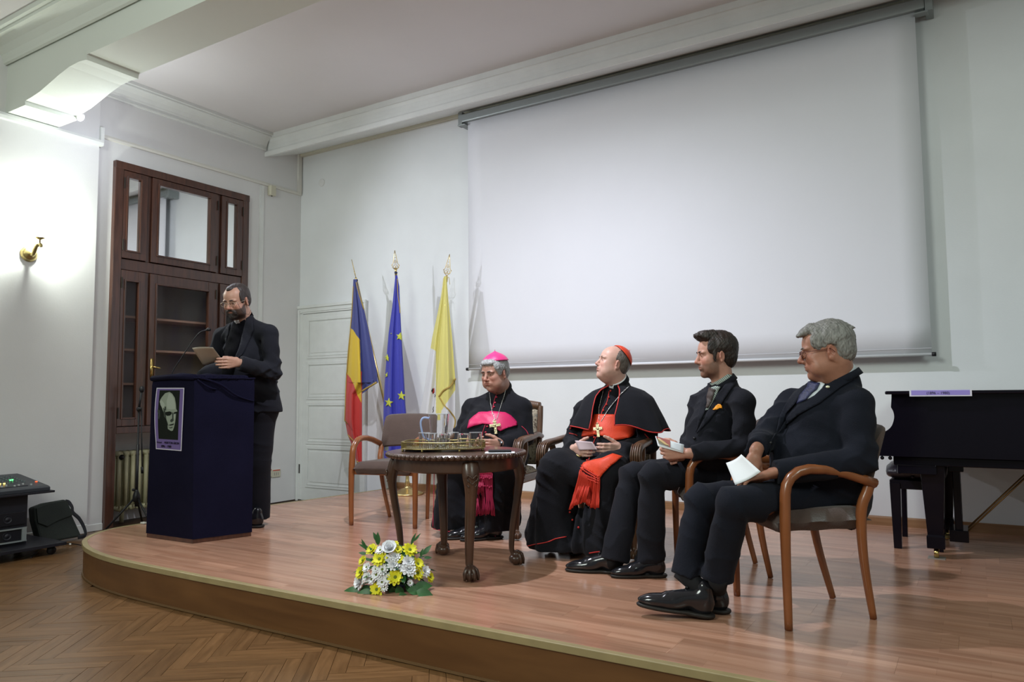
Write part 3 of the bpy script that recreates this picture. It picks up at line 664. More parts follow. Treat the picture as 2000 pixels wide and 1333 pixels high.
# ---- tray with gallery
tra = mat('antique_brass', (0.36, 0.29, 0.12), 0.35, metal=0.85)
ta = onz(800, 872, TT); tbn = onz(947, 877, TT); tcen = onz(875, 874, TT+0.02); tcen = TC.lerp(tcen, 0.5); 
tcen = Vector((-2.60, 3.43, TT)); tdir = Vector((0.85, 0.53, 0)).normalized(); tper = Vector((-tdir.y, tdir.x, 0))
ty = tag(empty('brass_tray', tcen), 'oval brass gallery tray carrying the glasses on the round table', 'tray')
HA, HB = 0.235, 0.150
def oval(t, sc_=1.0, z=0.0): 
    e_ = 3.0; c_, s_ = math.cos(t), math.sin(t)
    return tdir*(HA*sc_*math.copysign(abs(c_)**(2/e_), c_))+tper*(HB*sc_*math.copysign(abs(s_)**(2/e_), s_))+Z3*z
b = B(); b._add([oval(2*PI*k/48, 1, 0.016) for k in range(48)]+[oval(2*PI*k/48, 1, 0.013) for k in range(48)], [tuple(range(48)), tuple(reversed(range(48, 96)))]+[(k, k+48, (k+1) % 48+48, (k+1) % 48) for k in range(48)]); b.out('tray_floor', tra, ty)
B().tube([oval(2*PI*k/64, 1.01, 0.050+0.004*abs(math.sin(4*PI*k/64))) for k in range(64)], 0.0032, 6, closed=True).out('gallery_rail', tra, ty, smooth=True)
B().tube([oval(2*PI*k/64, 1.01, 0.016) for k in range(64)], 0.0032, 6, closed=True).out('base_rail', tra, ty, smooth=True)
b = B()
per = [oval(2*PI*k/600, 1.01) for k in range(600)]; acc = 0
for k in range(1, 600):
    acc += (per[k]-per[k-1]).length
    if acc > 0.0075: acc = 0; b.box(per[k]+Z3*0.033, (0.0022, 0.0022, 0.034))
tag(b.out('gallery_balusters', tra, ty), kind='stuff')
for k in (0.35, 1.25, 1.9, 2.8, 3.5, 4.4, 5.0, 5.95):
    B().ball(oval(k, 0.99, 0.007), (0.007, 0.007, 0.008), 8, 5).out('ball_foot', tra, ty, smooth=True)
glass = mat('drinking_glass', (0.97, 0.98, 0.99), 0.0, trans=1.0, ior=1.45)
water = mat('water', (0.45, 0.48, 0.5), 0.02, alpha=0.12, spec=0.8)
TZ = TT+0.0165
def tray_at(px, z=0.0, off=0.0):
    """place on the tray under picture column px, off metres in front of or behind the tray's long axis"""
    r_ = ray(px, 850); r2 = Vector((r_[0], r_[1])).normalized(); o_ = Vector((tcen.x, tcen.y))+Vector((tper.x, tper.y))*off; d_ = Vector((tdir.x, tdir.y))
    den = r2.x*(-d_.y)-r2.y*(-d_.x); t_ = (o_.x*r2.y-o_.y*r2.x)/(d_.y*r2.x-d_.x*r2.y)
    q = o_+d_*t_; return Vector((q.x, q.y, TZ+z))
rimm = mat('thick_glass', (0.75, 0.78, 0.82), 0.05, alpha=0.38, spec=1.0)
def tumbler(label, p, down=False, r=0.035, h=0.083, tilt=0):
    prof = [(0.001, 0), (r*0.80, 0), (r*0.86, 0.004), (r*0.93, h*0.5), (r, h), (r-0.0025, h), (r*0.93-0.0025, h*0.5), (r*0.83, 0.009), (0.001, 0.008)]
    if down: prof = [(a, h-z) for a, z in reversed(prof)]
    o = B().lathe(prof, 28).keep().out('tumbler', glass, auto=0.35); o.location = p; rz_ = h if not down else 0.002; rim_ = B().tube([(r*math.cos(a), r*math.sin(a), rz_) for a in np.linspace(0, 2*PI, 25)[:-1]], 0.0014, 5, closed=True).out('rim', rimm, o, smooth=True); return tag(o, label, 'glass', 'tumblers on the brass tray')
tumbler('upturned water glass at the front middle of the tray, closest to the viewer', tray_at(868, 0, -0.085), True)
tumbler('water glass at the left front of the tray, below the jug handle', tray_at(842, 0, -0.05))
tumbler('leftmost water glass on the tray', tray_at(829, 0, 0.03), False, 0.034)
tumbler('water glass partly behind the upturned middle glass, right of the jug', tray_at(884, 0, 0.04), False, 0.035)
tumbler('upturned water glass right of the middle of the tray', tray_at(906, 0, -0.05), True)
tumbler('rightmost water glass on the tray, in front of the pink-sashed man\'s hands', tray_at(929, 0, 0.025), False, 0.037)
jp = tray_at(857, 0, 0.080)
jug = tag(empty('glass_jug', jp), 'clear glass water jug with a handle on the brass tray', 'jug')
h = 0.190; B().lathe([(0.001, 0), (0.040, 0), (0.046, 0.006), (0.052, h*0.5), (0.060, h), (0.057, h), (0.049, h*0.5), (0.043, 0.012), (0.001, 0.010)], 32).keep().out('jug_body', glass, jug, auto=0.35)
B().tube([(0.0585*math.cos(a), 0.0585*math.sin(a), h) for a in np.linspace(0, 2*PI, 33)[:-1]], 0.0018, 5, closed=True).out('rim', rimm, jug, smooth=True)
ld = -Vector((ray(857, 850)[1], -ray(857, 850)[0], 0)).normalized()
B().tube(bez([ld*0.056+Z3*0.165, ld*0.088+Z3*0.168, ld*0.104+Z3*0.145, ld*0.100+Z3*0.10, ld*0.086+Z3*0.055, ld*0.050+Z3*0.04], 6), 0.0062, 10).out('handle', mat('blue_tinted_glass', (0.45, 0.58, 0.90), 0.05, alpha=0.6, spec=1.0), jug, smooth=True)
B().lathe([(0.001, 0.0125), (0.042, 0.0125), (0.0420, 0.05), (0.001, 0.05)], 28).out('water', water, jug, auto=0.35)
# phone on paper, blue folder
q = onz(982, 883, TT); q = Vector((-2.30, 3.52, TT)); 
rp = onz(985, 882, TT)
pc = P(985, 882, 3.98); pc = onz(982, 884, TT+0.003); d_ = (pc-TC); 
if d_.xy.length > 0.30: pc = TC+Vector((d_.x, d_.y, 0)).normalized()*0.30
pc.z = TT+0.0015
o = B().box((0, 0, 0), (0.16, 0.115, 0.001)).out('paper_sheet', mat('white_paper', (0.82, 0.84, 0.86), 0.7)); o.location = pc; o.rotation_euler = (0, 0, 0.55); tag(o, 'small white paper under the black phone on the round table', 'paper')
o = B().box((0, 0, 0), (0.125, 0.062, 0.012)).out('mobile_phone', blackp, bevel=0.004); o.location = pc+Vector((-0.008, 0.01, 0.0078)); o.rotation_euler = (0, 0, 0.62); tag(o, 'black mobile phone lying on white paper on the round table', 'phone')
bf = TC+Vector((-0.285, 0.06, 0)); bf.z = TT+0.0045
o = B().box((0, 0, 0), (0.20, 0.14, 0.008)).out('blue_folder', mat('navy_leatherette', (0.02, 0.03, 0.10), 0.4), bevel=0.002); o.location = bf; o.rotation_euler = (0, 0, 0.75); tag(o, 'thin dark blue folder left of the tray on the round table', 'folder')

# ================================================================== lectern
navy = mat('navy_lectern_cloth', (0.0065, 0.006, 0.0185), 0.95, bump=0.3, bscale=260, var=0.12, vscale=4, spec=0.1)
pl_ = tag(empty('lectern'), 'lectern draped in dark navy cloth with a portrait poster on its front', 'lectern')
L0, M0, R0_ = onz(285, 1050, ST), onz(376, 1063, ST), onz(492, 1048, ST); K0 = L0+(R0_-M0)
def hz(p): return Vector((p.x, p.y, 0))
cenp = (L0+M0+R0_+K0)/4
b = B(); cs = [cenp+(q-cenp)*0.985 for q in (L0, M0, R0_, K0)]; b.prism([(q.x, q.y) for q in cs], 0.03, ((1, 0, 0), (0, 1, 0), (0, 0, 1)), (0, 0, ST+0.001)); b.out('plinth', redwood, pl_)
zt_ = ony(376, 739, M0.y).z
tops = [ony(296, 739, L0.y), None, None, None]
nseg = 18; rings = []
TL, TM, TRr = cenp+(L0-cenp)*0.985, cenp+(M0-cenp)*0.955, cenp+(R0_-cenp)*1.0
TL = hz(ony(297, 760, L0.y)); TM = hz(ony(379, 760, M0.y)); TRr = hz(ony(497, 760, R0_.y)); TK = TL+(TRr-TM)
for iz in range(25):
    v = iz/24; z = lerp(ST+0.028, zt_, v); ring = []
    cor = [hz(a).lerp(b_, v) for a, b_ in ((L0, TL), (M0, TM), (R0_, TRr), (K0, TK))]
    for s_ in range(4):
        a, b_ = cor[s_], cor[(s_+1) % 4]; nn_ = Vector(((b_-a).y, -(b_-a).x, 0)).normalized()
        for k in range(nseg):
            u = k/nseg; amp = 0.004*math.sin(PI*u)
            w_ = amp*noise.noise(Vector((u*4+s_*7, v*3, 1)))*2
            if s_ == 1 and v > 0.72: w_ += 0.012*math.sin(PI*u)*math.sin((v-0.72)*18+u*3)*(v-0.72)*3
            if v > 0.985: w_ -= 0.006
            ring.append(a.lerp(b_, u)+nn_*w_+Z3*(z+(0.006*noise.noise(Vector((u*5, s_*3.0, 4))) if v > 0.9 else 0)))
    rings.append(ring)
cl_ = B().rings(rings).out('cloth_cover', navy, pl_, auto=0.9)
# overhanging bunched cloth on the top and its folds
b = B(); ex = TRr-TM; ex.normalize(); fo = [TM.lerp(TRr, 0.0)+Z3*(zt_+0.004), TM.lerp(TRr, 0.2)+Z3*(zt_-0.01)+Vector((0.006, -0.004, 0)), TM.lerp(TRr, 0.45)+Z3*(zt_-0.05)+Vector((0.01, -0.006, 0)), TM.lerp(TRr, 0.7)+Z3*(zt_-0.12)+Vector((0.01, -0.006, 0)), TM.lerp(TRr, 0.98)+Z3*(zt_-0.16)+Vector((0.006, 0, 0))]
b.tube(bez(fo, 6), [0.004+0.004*math.sin(PI*k_/24) for k_ in range(25)], 8)
b.tube(bez([TM.lerp(TRr, 0.05)+Z3*(zt_-0.01), TM.lerp(TRr, 0.22)+Z3*(zt_-0.06)+Vector((0.008, -0.005, 0)), TM.lerp(TRr, 0.35)+Z3*(zt_-0.075)+Vector((0.004, 0, 0))], 6), 0.006, 8)
edge = [TL, TM, TRr, TK, TL]; rp_ = []
for a, b2 in zip(edge, edge[1:]):
    for k in range(10): rp_.append(a.lerp(b2, k/10)+Z3*(zt_+0.006*noise.noise(Vector((k*0.7, a.x*9, 2)))))
b.tube(rp_, 0.007, 8, closed=True)
for k in range(7):
    a_ = TL.lerp(TK, k/7); b2 = TM.lerp(TRr, k/7); b.tube([a_+Z3*(zt_+0.004), a_.lerp(b2, 0.5)+Z3*(zt_+0.012+0.01*math.sin(k*2.1)), b2+Z3*(zt_+0.003)], 0.02, 6)
b.out('cloth_fold', navy, pl_, smooth=True)
# poster
def facept(px, py):  # on the front plane of the lectern
    v = min(1, max(0, (lerp(ST, zt_, 0.5)-ST)/(zt_-ST)))
    a = hz(L0).lerp(TL, 0.6); b_ = hz(M0).lerp(TM, 0.6); n_ = Vector(((b_-a).y, -(b_-a).x, 0)).normalized()
    r_ = Vector(ray(px, py)); t_ = (a-Vector((0, 0, 0))).dot(n_)/r_.dot(n_); return Vector(O)+r_*t_, n_
po = tag(empty('portrait_poster'), 'violet poster with a black and white portrait of an old man on the lectern', 'poster')
C4 = [facept(*p)[0] for p in ((307.5, 758), (361.5, 758), (356, 881.5), (306, 877.5))]; nrm = facept(330, 800)[1]
def pp(u, v, off=0.006):
    v_ = v; bend = -0.012*math.sin(PI*min(1, v*1.15))*(1-u)  # the left edge curls
    a = C4[0].lerp(C4[1], u); b_ = C4[3].lerp(C4[2], u); q = a.lerp(b_, v); ex_ = (C4[1]-C4[0]).normalized()
    return q+ex_*bend+nrm*(off+0.006*(1-u)*math.sin(PI*v))
def pquad(name, poly, m, off, parent=po):
    """a flat printed shape on the poster: poly in (u, v), cut to small cells so it follows the curl"""
    bm = bmesh.new(); vs = [bm.verts.new((u, v, 0)) for u, v in poly]; bm.faces.new(vs); bmesh.ops.triangulate(bm, faces=list(bm.faces))
    for _ in range(3):
        es = [e_ for e_ in bm.edges if e_.calc_length() > 0.12]
        if es: bmesh.ops.subdivide_edges(bm, edges=es, cuts=1, use_grid_fill=True); bmesh.ops.triangulate(bm, faces=list(bm.faces))
    for v_ in bm.verts: v_.co = pp(v_.co.x, v_.co.y, off)
    me_ = bpy.data.meshes.new(name); bm.to_mesh(me_); bm.free(); return link(name, me_, m, parent)
def flatm(n, c): return mat(n, c, 0.8, spec=0.15)
pquad('poster_sheet', [(0, 0), (1, 0), (1, 1), (0, 1)], flatm('poster_white', (0.62, 0.60, 0.68)), 0.006)
pquad('violet_field', [(0.03, 0.015), (0.97, 0.015), (0.97, 0.985), (0.03, 0.985)], flatm('poster_violet', (0.16, 0.115, 0.29)), 0.0068)
pquad('portrait_ground', [(0.13, 0.04), (0.86, 0.04), (0.86, 0.83), (0.13, 0.83)], flatm('poster_black', (0.010, 0.013, 0.010)), 0.0075)
def pf(px, py): return ((px-205)/ (600-205), (py-285)/(1190-285))  # from the 7.4x enlargement of the poster
face = [(300, 420), (340, 365), (400, 345), (440, 370), (480, 430), (500, 520), (508, 590), (525, 620), (508, 660), (505, 720), (500, 780), (488, 850), (470, 905), (445, 912), (400, 885), (375, 820), (350, 740), (335, 640), (310, 580), (285, 520), (280, 460)]
pquad('portrait_face', [pf(*p) for p in face], flatm('poster_grey', (0.27, 0.31, 0.25)), 0.0082)
pquad('portrait_brow', [pf(*p) for p in [(365, 640), (420, 628), (450, 640), (450, 665), (425, 690), (385, 695), (360, 670)]], MATS['poster_black'], 0.0088)
pquad('portrait_eye', [pf(*p) for p in [(480, 640), (522, 628), (512, 655), (480, 668)]], MATS['poster_black'], 0.0088)
pquad('portrait_nose', [pf(*p) for p in [(455, 640), (475, 650), (478, 720), (480, 760), (455, 785), (430, 775), (435, 750), (458, 730)]], flatm('poster_dark_grey', (0.045, 0.055, 0.045)), 0.0086)
pquad('portrait_mouth', [pf(*p) for p in [(400, 830), (440, 815), (488, 800), (480, 822), (440, 835)]], MATS['poster_black'], 0.0088)
pquad('portrait_cheek', [pf(*p) for p in [(340, 700), (375, 740), (395, 820), (400, 885), (372, 860), (345, 790)]], MATS['poster_black'], 0.0089)
pquad('portrait_ear', [pf(*p) for p in [(255, 600), (285, 620), (290, 700), (275, 750), (258, 730), (268, 680), (250, 640)]], MATS['poster_dark_grey'], 0.0082)
pquad('portrait_shade', [pf(*p) for p in [(330, 575), (352, 600), (372, 690), (378, 745), (398, 800), (405, 840), (380, 810), (352, 742), (338, 660)]], MATS['poster_dark_grey'], 0.0084)
pquad('portrait_forehead', [pf(*p) for p in [(395, 365), (430, 380), (468, 440), (490, 520), (495, 590), (440, 600), (380, 590), (370, 480)]], flatm('poster_light', (0.36, 0.40, 0.34)), 0.0085)
pquad('portrait_nose_ridge', [pf(*p) for p in [(476, 650), (490, 655), (492, 720), (484, 750), (478, 720)]], flatm('poster_light', (0.36, 0.40, 0.34)), 0.0087)
pquad('portrait_jaw_line', [pf(*p) for p in [(405, 850), (430, 862), (470, 850), (462, 868), (430, 876)]], MATS['poster_dark_grey'], 0.0087)
pquad('portrait_temple', [pf(*p) for p in [(345, 560), (368, 560), (372, 620), (352, 610)]], MATS['poster_dark_grey'], 0.0087)
pquad('portrait_hair', [pf(*p) for p in [(285, 455), (310, 480), (345, 520), (350, 570), (318, 585), (290, 540), (275, 490)]], flatm('poster_light', (0.36, 0.40, 0.34)), 0.0086)
def text_on(txt, size, origin, ux, uz, m, name, parent, ext=0.0006, align='CENTER'):
    cu = bpy.data.curves.new(name, 'FONT'); cu.body = txt; cu.size = size; cu.extrude = ext; cu.align_x = align; cu.align_y = 'CENTER'
    o = bpy.data.objects.new(name, cu); C.objects.link(o); dg = bpy.context.evaluated_depsgraph_get(); me_ = bpy.data.meshes.new_from_object(o.evaluated_get(dg)); bpy.data.objects.remove(o)
    ux = Vector(ux).normalized(); uz = Vector(uz).normalized(); n_ = ux.cross(uz)
    for v in me_.vertices: c_ = v.co.copy(); v.co = Vector(origin)+ux*c_.x+uz*c_.y+n_*c_.z
    return link(name, me_, m, parent)
ink = flatm('poster_ink', (0.012, 0.010, 0.02))
ux_ = C4[1]-C4[0]; uz_ = C4[0]-C4[3]
text_on('Vértanú', 0.017, pp(0.17, 0.885, 0.012), ux_, uz_, ink, 'lettering', po)
text_on('MÁRTON ÁRON', 0.0215, pp(0.64, 0.885, 0.010), ux_, uz_, ink, 'lettering', po)
text_on('1896 – 1980', 0.022, pp(0.42, 0.945, 0.010), ux_, uz_, ink, 'lettering', po)
# gooseneck microphone
gm = tag(empty('gooseneck_microphone'), 'thin black gooseneck microphone rising from the lectern top', 'microphone')
Dm = 5.35
gp = bez([P(333, 742, Dm), P(338, 725, Dm), P(352, 703, Dm), P(376, 667, Dm), P(388, 652, Dm), P(396, 647, Dm), P(406, 645, Dm)], 6); gp[0].z = zt_+0.01
B().tube(gp, 0.0035, 8).out('gooseneck', blackp, gm, smooth=True)
B().tube([P(403, 645.5, Dm), P(406.5, 644, Dm), P(411, 644, Dm)], [0.008, 0.013, 0.011], 10).out('microphone_head', blackp, gm, smooth=True)
B().lathe([(0.02, 0), (0.02, 0.01), (0.008, 0.018), (0.006, 0.03)], 16, (gp[0].x, gp[0].y, zt_+0.008)).out('microphone_base', blackp, gm, smooth=True)

# ---- microphone stand in front of the radiator
ms = tag(empty('microphone_stand'), 'black tripod microphone stand with a folded boom beside the lectern', 'microphone stand')
mb_ = onx(266, 985, -6.42); mb_.z = 0; mx_, my_ = mb_.x, mb_.y
hub = 0.30; mt = onx(268, 800, -6.42).z
B().tube([(mx_, my_, 0.20), (mx_, my_, 0.75), (mx_, my_, 0.75), (mx_, my_, mt)], [0.013, 0.013, 0.009, 0.009], 10).out('pole', blackp, ms, smooth=True)
b = B(); b.lathe([(0.016, -0.06), (0.034, -0.05), (0.03, 0.0), (0.02, 0.03), (0.013, 0.05)], 12, (mx_, my_, hub)); b.ball((mx_, my_-0.03, hub+0.05), 0.013); b.out('tripod_hub', blackp, ms, smooth=True)
for a in (0.1, 2.35, 4.2):
    B().tube([(mx_+0.02*math.cos(a), my_+0.02*math.sin(a), hub-0.03), (mx_+0.24*math.cos(a), my_+0.24*math.sin(a), 0.012)], 0.009, 8).out('leg', blackp, ms, smooth=True)
b = B(); b.ball((mx_, my_, mt), (0.022, 0.022, 0.022)); b.ball((mx_+0.02, my_, mt+0.005), 0.016); b.out('boom_joint', blackp, ms, smooth=True)
B().tube([(mx_, my_, mt+0.01), (mx_+0.002, my_+0.02, mt+0.16)], 0.010, 8).out('boom_end', blackp, ms, smooth=True)
bb_ = onx(278, 925, -6.40)
B().tube([(mx_+0.01, my_+0.015, mt), bb_], 0.0055, 8).out('boom', blackp, ms, smooth=True)
B().tube([bb_, bb_+(Vector((mx_, my_, mt))-bb_)*0.10], 0.012, 8).out('counterweight', blackp, ms, smooth=True)
B().ball((mx_+0.003, my_+0.022, mt+0.18), (0.024, 0.024, 0.030), 12, 8).out('microphone_clip', blackp, ms, smooth=True)

# ================================================================== flags
goldm = mat('gilded_metal', (0.72, 0.55, 0.25), 0.28, metal=0.95)
fs_ = tag(empty('flag_stand'), 'round brass floor stand carrying the three flags by the back wall', 'flag stand')
fb = Vector((-4.78, 5.72, ST))
B().lathe([(0.155, 0.001), (0.16, 0.008), (0.15, 0.018), (0.11, 0.026), (0.07, 0.05), (0.03, 0.062), (0.022, 0.085), (0.03, 0.10), (0.018, 0.13), (0.016, 0.30), (0.03, 0.32), (0.016, 0.34), (0.014, 0.40), (0.001, 0.41)], 32, fb).out('base', goldm, fs_, smooth=True)
YF = 5.66
def flagpole(tip_px, label, name, turn, fr_=0.10):
    tip = ony(*tip_px, YF)
    t = tag(empty(name), label, 'flag')
    foot = fb+Vector(((tip.x-fb.x)*fr_, -0.01, 0.30)); d = (tip-foot).normalized(); base_f = tip-d*0.23
    B().tube([foot, base_f], 0.0125, 12).out('pole', goldm, t, smooth=True)
    B().tube([foot-d*0.02, foot+d*0.10], 0.018, 12).out('pole_socket', goldm, t, smooth=True)
    # pierced spearhead finial
    sx = Vector((math.cos(turn), math.sin(turn), 0)); sx = (sx-d*sx.dot(d)).normalized()
    def fp(u, v): return base_f+sx*u+d*v
    b = B(); L_ = [(0, 0.03), (0.030, 0.055), (0.036, 0.08), (0.024, 0.10), (0.019, 0.13), (0.008, 0.19), (0, 0.235)]
    for s in (-1, 1): b.tube([fp(s*u, v) for u, v in L_], 0.0032, 6)
    b.tube([fp(0, 0.0), fp(0, 0.03)], 0.010, 8)
    for s in (-1, 1):
        b.tube([fp(s*(0.013+0.012*math.cos(k)), 0.065+0.014*math.sin(k)) for k in np.linspace(0, 2*PI, 9)], 0.0028, 5)
        b.tube([fp(s*(0.006+0.006*math.cos(k)), 0.115+0.012*math.sin(k)) for k in np.linspace(0, 2*PI, 9)], 0.0025, 5)
        b.ball(fp(s*0.037, 0.082), 0.006, 6, 4)
    for v in (0.05, 0.09, 0.135, 0.16): b.tube([fp(-0.016*(1-(v-0.05)*5), v), fp(0.016*(1-(v-0.05)*5), v)], 0.0025, 5)
    b.out('finial', goldm, t, smooth=True)
    return t, tip, base_f, d
def flagcloth(t, rows, col, name='cloth', folds=7, depth=0.035, yoff=-0.03, seed=0, step=2.0):
    """rows: (py, xleft, xright) of the hanging cloth; col(px, py) -> colour of the cloth printed there"""
    y0, y1 = rows[0][0], rows[-1][0]; nv = int((y1-y0)/1.2); nu = max(16, int(max(r[2]-r[1] for r in rows)/0.75))
    ys = [r[0] for r in rows]; xl_ = [r[1] for r in rows]; xr_ = [r[2] for r in rows]; vs = []; cs_ = []; fs = []
    for j in range(nv+1):
        py = lerp(y0, y1, j/nv); a = np.interp(py, ys, xl_); b_ = np.interp(py, ys, xr_); w_ = (b_-a)
        for i in range(nu+1):
            u = i/nu; px = lerp(a, b_, u); g = min(1, w_/60)
            dd = depth*g*(math.sin(u*folds*2+seed+0.3*math.sin(j*0.012))+0.4*math.sin(u*folds*4.3+seed*2))*0.6
            q = ony(px, py, YF+yoff-0.05*math.sin(PI*u)*g+dd*0.8); vs.append(q); cs_.append(col(px, py))
    for j in range(nv):
        for i in range(nu): a = j*(nu+1)+i; fs.append((a, a+nu+1, a+nu+2, a+1))
    me_ = mesh_vf(name, vs, fs, True); at = me_.color_attributes.new('dye', 'FLOAT_COLOR', 'POINT')
    at.data.foreach_set('color', np.array([(*c_, 1) for c_ in cs_], dtype=np.float32).ravel())
    o = link(name, me_, mat('flag_cloth', (1, 1, 1), 0.55, attr='dye', bump=0.1, bscale=400, sheen=0.2), t)
    md = o.modifiers.new('s', 'SOLIDIFY'); md.thickness = 0.0025; return o
def bvh_of(objs):
    vs = []; fs = []
    for o in objs:
        mw = WM(o); n_ = len(vs); vs += [mw @ v.co for v in o.data.vertices]; fs += [tuple(i+n_ for i in p.vertices) for p in o.data.polygons]
    return BVHTree.FromPolygons(vs, fs)
def hit(bv, px, py, D=None, off=0.0):
    r_ = Vector(ray(px, py)).normalized(); loc, nr, i, d = bv.ray_cast(Vector(O), r_)
    if loc is None:
        q = Vector(O)+r_*(D or 4.0)
        loc, nr, i, d = bv.find_nearest(q)
        if loc is None: return q, -r_
        tt = (loc-Vector(O)).dot(r_); loc = Vector(O)+r_*tt; nr = -r_
    if nr.dot(r_) > 0: nr = -nr
    return loc+nr*off, nr
def drape_line(bv, name, pts, r, m, parent, n=8, off=0.002, step=4, D=None, smooth_path=True):
    out = []; dist = D
    if len(pts) > 2: pts = [(q.x, q.y) for q in bez([Vector((p[0], p[1], 0)) for p in pts], 4)]
    for a, b_ in zip(pts, pts[1:]):
        k = max(1, int(math.hypot(b_[0]-a[0], b_[1]-a[1])/step))
        for i in range(k):
            q, _ = hit(bv, lerp(a[0], b_[0], i/k), lerp(a[1], b_[1], i/k), dist, off); dist = (q-Vector(O)).length; out.append(q)
    q, _ = hit(bv, *pts[-1], dist, off); out.append(q)
    return B().tube(out, r, n).out(name, m, parent, smooth=True)
def drape_poly(bv, name, poly, m, parent, off=0.003, thick=0.003, step=6, D=None, mats_=None):
    bm = bmesh.new(); vs = [bm.verts.new((x, y, 0)) for x, y in poly]; bm.faces.new(vs); bmesh.ops.triangulate(bm, faces=list(bm.faces))
    for _ in range(7):
        es = [e_ for e_ in bm.edges if e_.calc_length() > step]
        if not es: break
        bmesh.ops.subdivide_edges(bm, edges=es, cuts=1); bmesh.ops.triangulate(bm, faces=list(bm.faces))
    dist = D
    c_ = np.mean(poly, axis=0); q, _ = hit(bv, c_[0], c_[1], D, 0); dist = (q-Vector(O)).length
    for v in bm.verts: v.co, _ = hit(bv, v.co.x, v.co.y, dist, off)
    bmesh.ops.recalc_face_normals(bm, faces=list(bm.faces))
    f0 = bm.faces[:][0] if len(bm.faces) else None
    if f0 is not None and f0.normal.dot(Vector(O)-f0.calc_center_median()) < 0:
        for f in bm.faces: f.normal_flip()
    me_ = bpy.data.meshes.new(name); bm.to_mesh(me_); bm.free(); me_.shade_smooth()
    o = link(name, me_, m, parent)
    md = o.modifiers.new('s', 'SOLIDIFY'); md.thickness = thick; md.offset = 1; return o
navyb, goldy, redf = (0.035, 0.045, 0.19), (0.62, 0.42, 0.02), (0.50, 0.03, 0.025)
def inpoly(x, y, poly):
    c_ = False; n_ = len(poly)
    for i in range(n_):
        x1, y1 = poly[i]; x2, y2 = poly[(i+1) % n_]
        if (y1 > y) != (y2 > y) and x < (x2-x1)*(y-y1)/(y2-y1)+x1: c_ = not c_
    return c_
yel = [(684, 642), (691, 643), (693, 653), (701, 662), (703, 700), (704, 745), (706, 785), (694, 772), (692, 748), (684, 745), (680, 730), (678, 700)]
YEL = [(668, 638), (684, 641), (690, 645), (696, 655), (703, 664), (704, 700), (706, 788), (698, 772), (691, 752), (684, 738), (678, 731), (668, 728)]
def col1(px, py):
    if inpoly(px, py, YEL): return goldy
    if px < 706.5 and py > 726: return redf
    return navyb
t1, tip1, bf1, d1 = flagpole((687, 508), 'blue, yellow and red tricolour flag with gold fringe, leftmost of the three', 'tricolour_flag', -0.9, 0.15)
f1 = flagcloth(t1, [(546, 690, 696), (570, 689, 702), (600, 688, 710), (640, 685, 719), (680, 681, 727), (720, 678, 735), (748, 676, 738.5)], col1, folds=5, seed=1, depth=0.05)
def col1b(px, py): return goldy if inpoly(px, py, YEL) else (redf if px < 707 else navyb)
f1b = flagcloth(t1, [(742, 676, 730), (750, 676, 728), (762, 675.5, 706+12), (770, 675, 706.6), (786, 674, 707), (820, 673.5, 707), (850, 679, 707), (862, 684, 707), (880, 691, 707), (906, 697, 707)], col1b, folds=5, seed=1, depth=0.05, yoff=-0.026)
bv1 = bvh_of([f1, f1b]); fringe = mat('gold_fringe', (0.48, 0.33, 0.08), 0.6, bump=0.8, bscale=300)
for pts in ([(736, 747), (707, 765)], [(690.5, 560), (688, 605), (685, 640), (680, 690), (676.5, 745), (674.5, 800), (673.5, 822)], [(696, 552), (702, 575), (711, 605)], [(680, 850), (691, 862)], [(698, 902), (706.5, 908)], [(673.5, 822), (679, 828)]):
    drape_line(bv1, 'fringe', pts, 0.010 if pts[0][0] > 695 and pts[0][1] > 700 else 0.006, fringe, t1, 6, 0.002)
B().ball(bf1-d1*0.0, (0.016, 0.016, 0.014)).out('cord_knot', mat('navy_cord', (0.02, 0.03, 0.09), 0.7), t1, smooth=True)
euro = (0.030, 0.035, 0.36)
t2, tip2, bf2, d2 = flagpole((771, 490), 'deep blue flag with yellow stars, middle of the three', 'starred_blue_flag', 1.0)
f2 = flagcloth(t2, [(538, 772, 776), (560, 770, 780), (600, 766, 781.5), (650, 759, 784), (700, 754.5, 787), (750, 751, 790), (790, 749, 792), (812, 748.5, 794), (900, 750, 790)], lambda x, y: euro, folds=5, seed=2, depth=0.055)
bv2 = bvh_of([f2]); starm = mat('star_yellow', (0.52, 0.55, 0.06), 0.6)
def star(bv, c_, r, rot, t, half=None):
    pts = []
    for k in range(10):
        a = -PI/2+rot+k*PI/5; rr = r if k % 2 == 0 else r*0.40; pts.append((c_[0]+rr*math.cos(a)*0.86, c_[1]+rr*math.sin(a)*1.05))
    if half is not None: pts = clip(pts, 0, half[0], half[1])
    drape_poly(bv, 'star', pts, starm, t, 0.006, 0.001, 2.5)
star(bv2, (781, 658), 8.5, 0.2, t2, (784, True)); star(bv2, (762, 652), 5.5, 0.3, t2, (764, False)); star(bv2, (757, 700), 8, 0.1, t2, (760, True)); star(bv2, (757, 733), 6, 0.1, t2, (757.5, True)); star(bv2, (760, 787), 9.5, 0.15, t2); star(bv2, (784.5, 773.5), 9.5, 0.1, t2)
drape_line(bv2, 'fringe', [(776.5, 545), (777, 570), (780, 595), (781, 612)], 0.005, fringe, t2, 6)
B().ball(bf2+d2*0.005, (0.016, 0.016, 0.014)).out('cord_knot', MATS['navy_cord'], t2, smooth=True)
B().tube([bf2, bf2+d2*0.05], 0.012, 10).out('pole_collar', goldm, t2, smooth=True)
papy, papw = (0.62, 0.56, 0.16), (0.62, 0.62, 0.64)
def col3(px, py):
    if px < 851.5 and py > 680+(px-840)*0.5: return papw
    if px >= 851.5 and py > 822: return papw
    if px > 862 and py > 800-(px-860)*1.5+6: return papw
    return papy
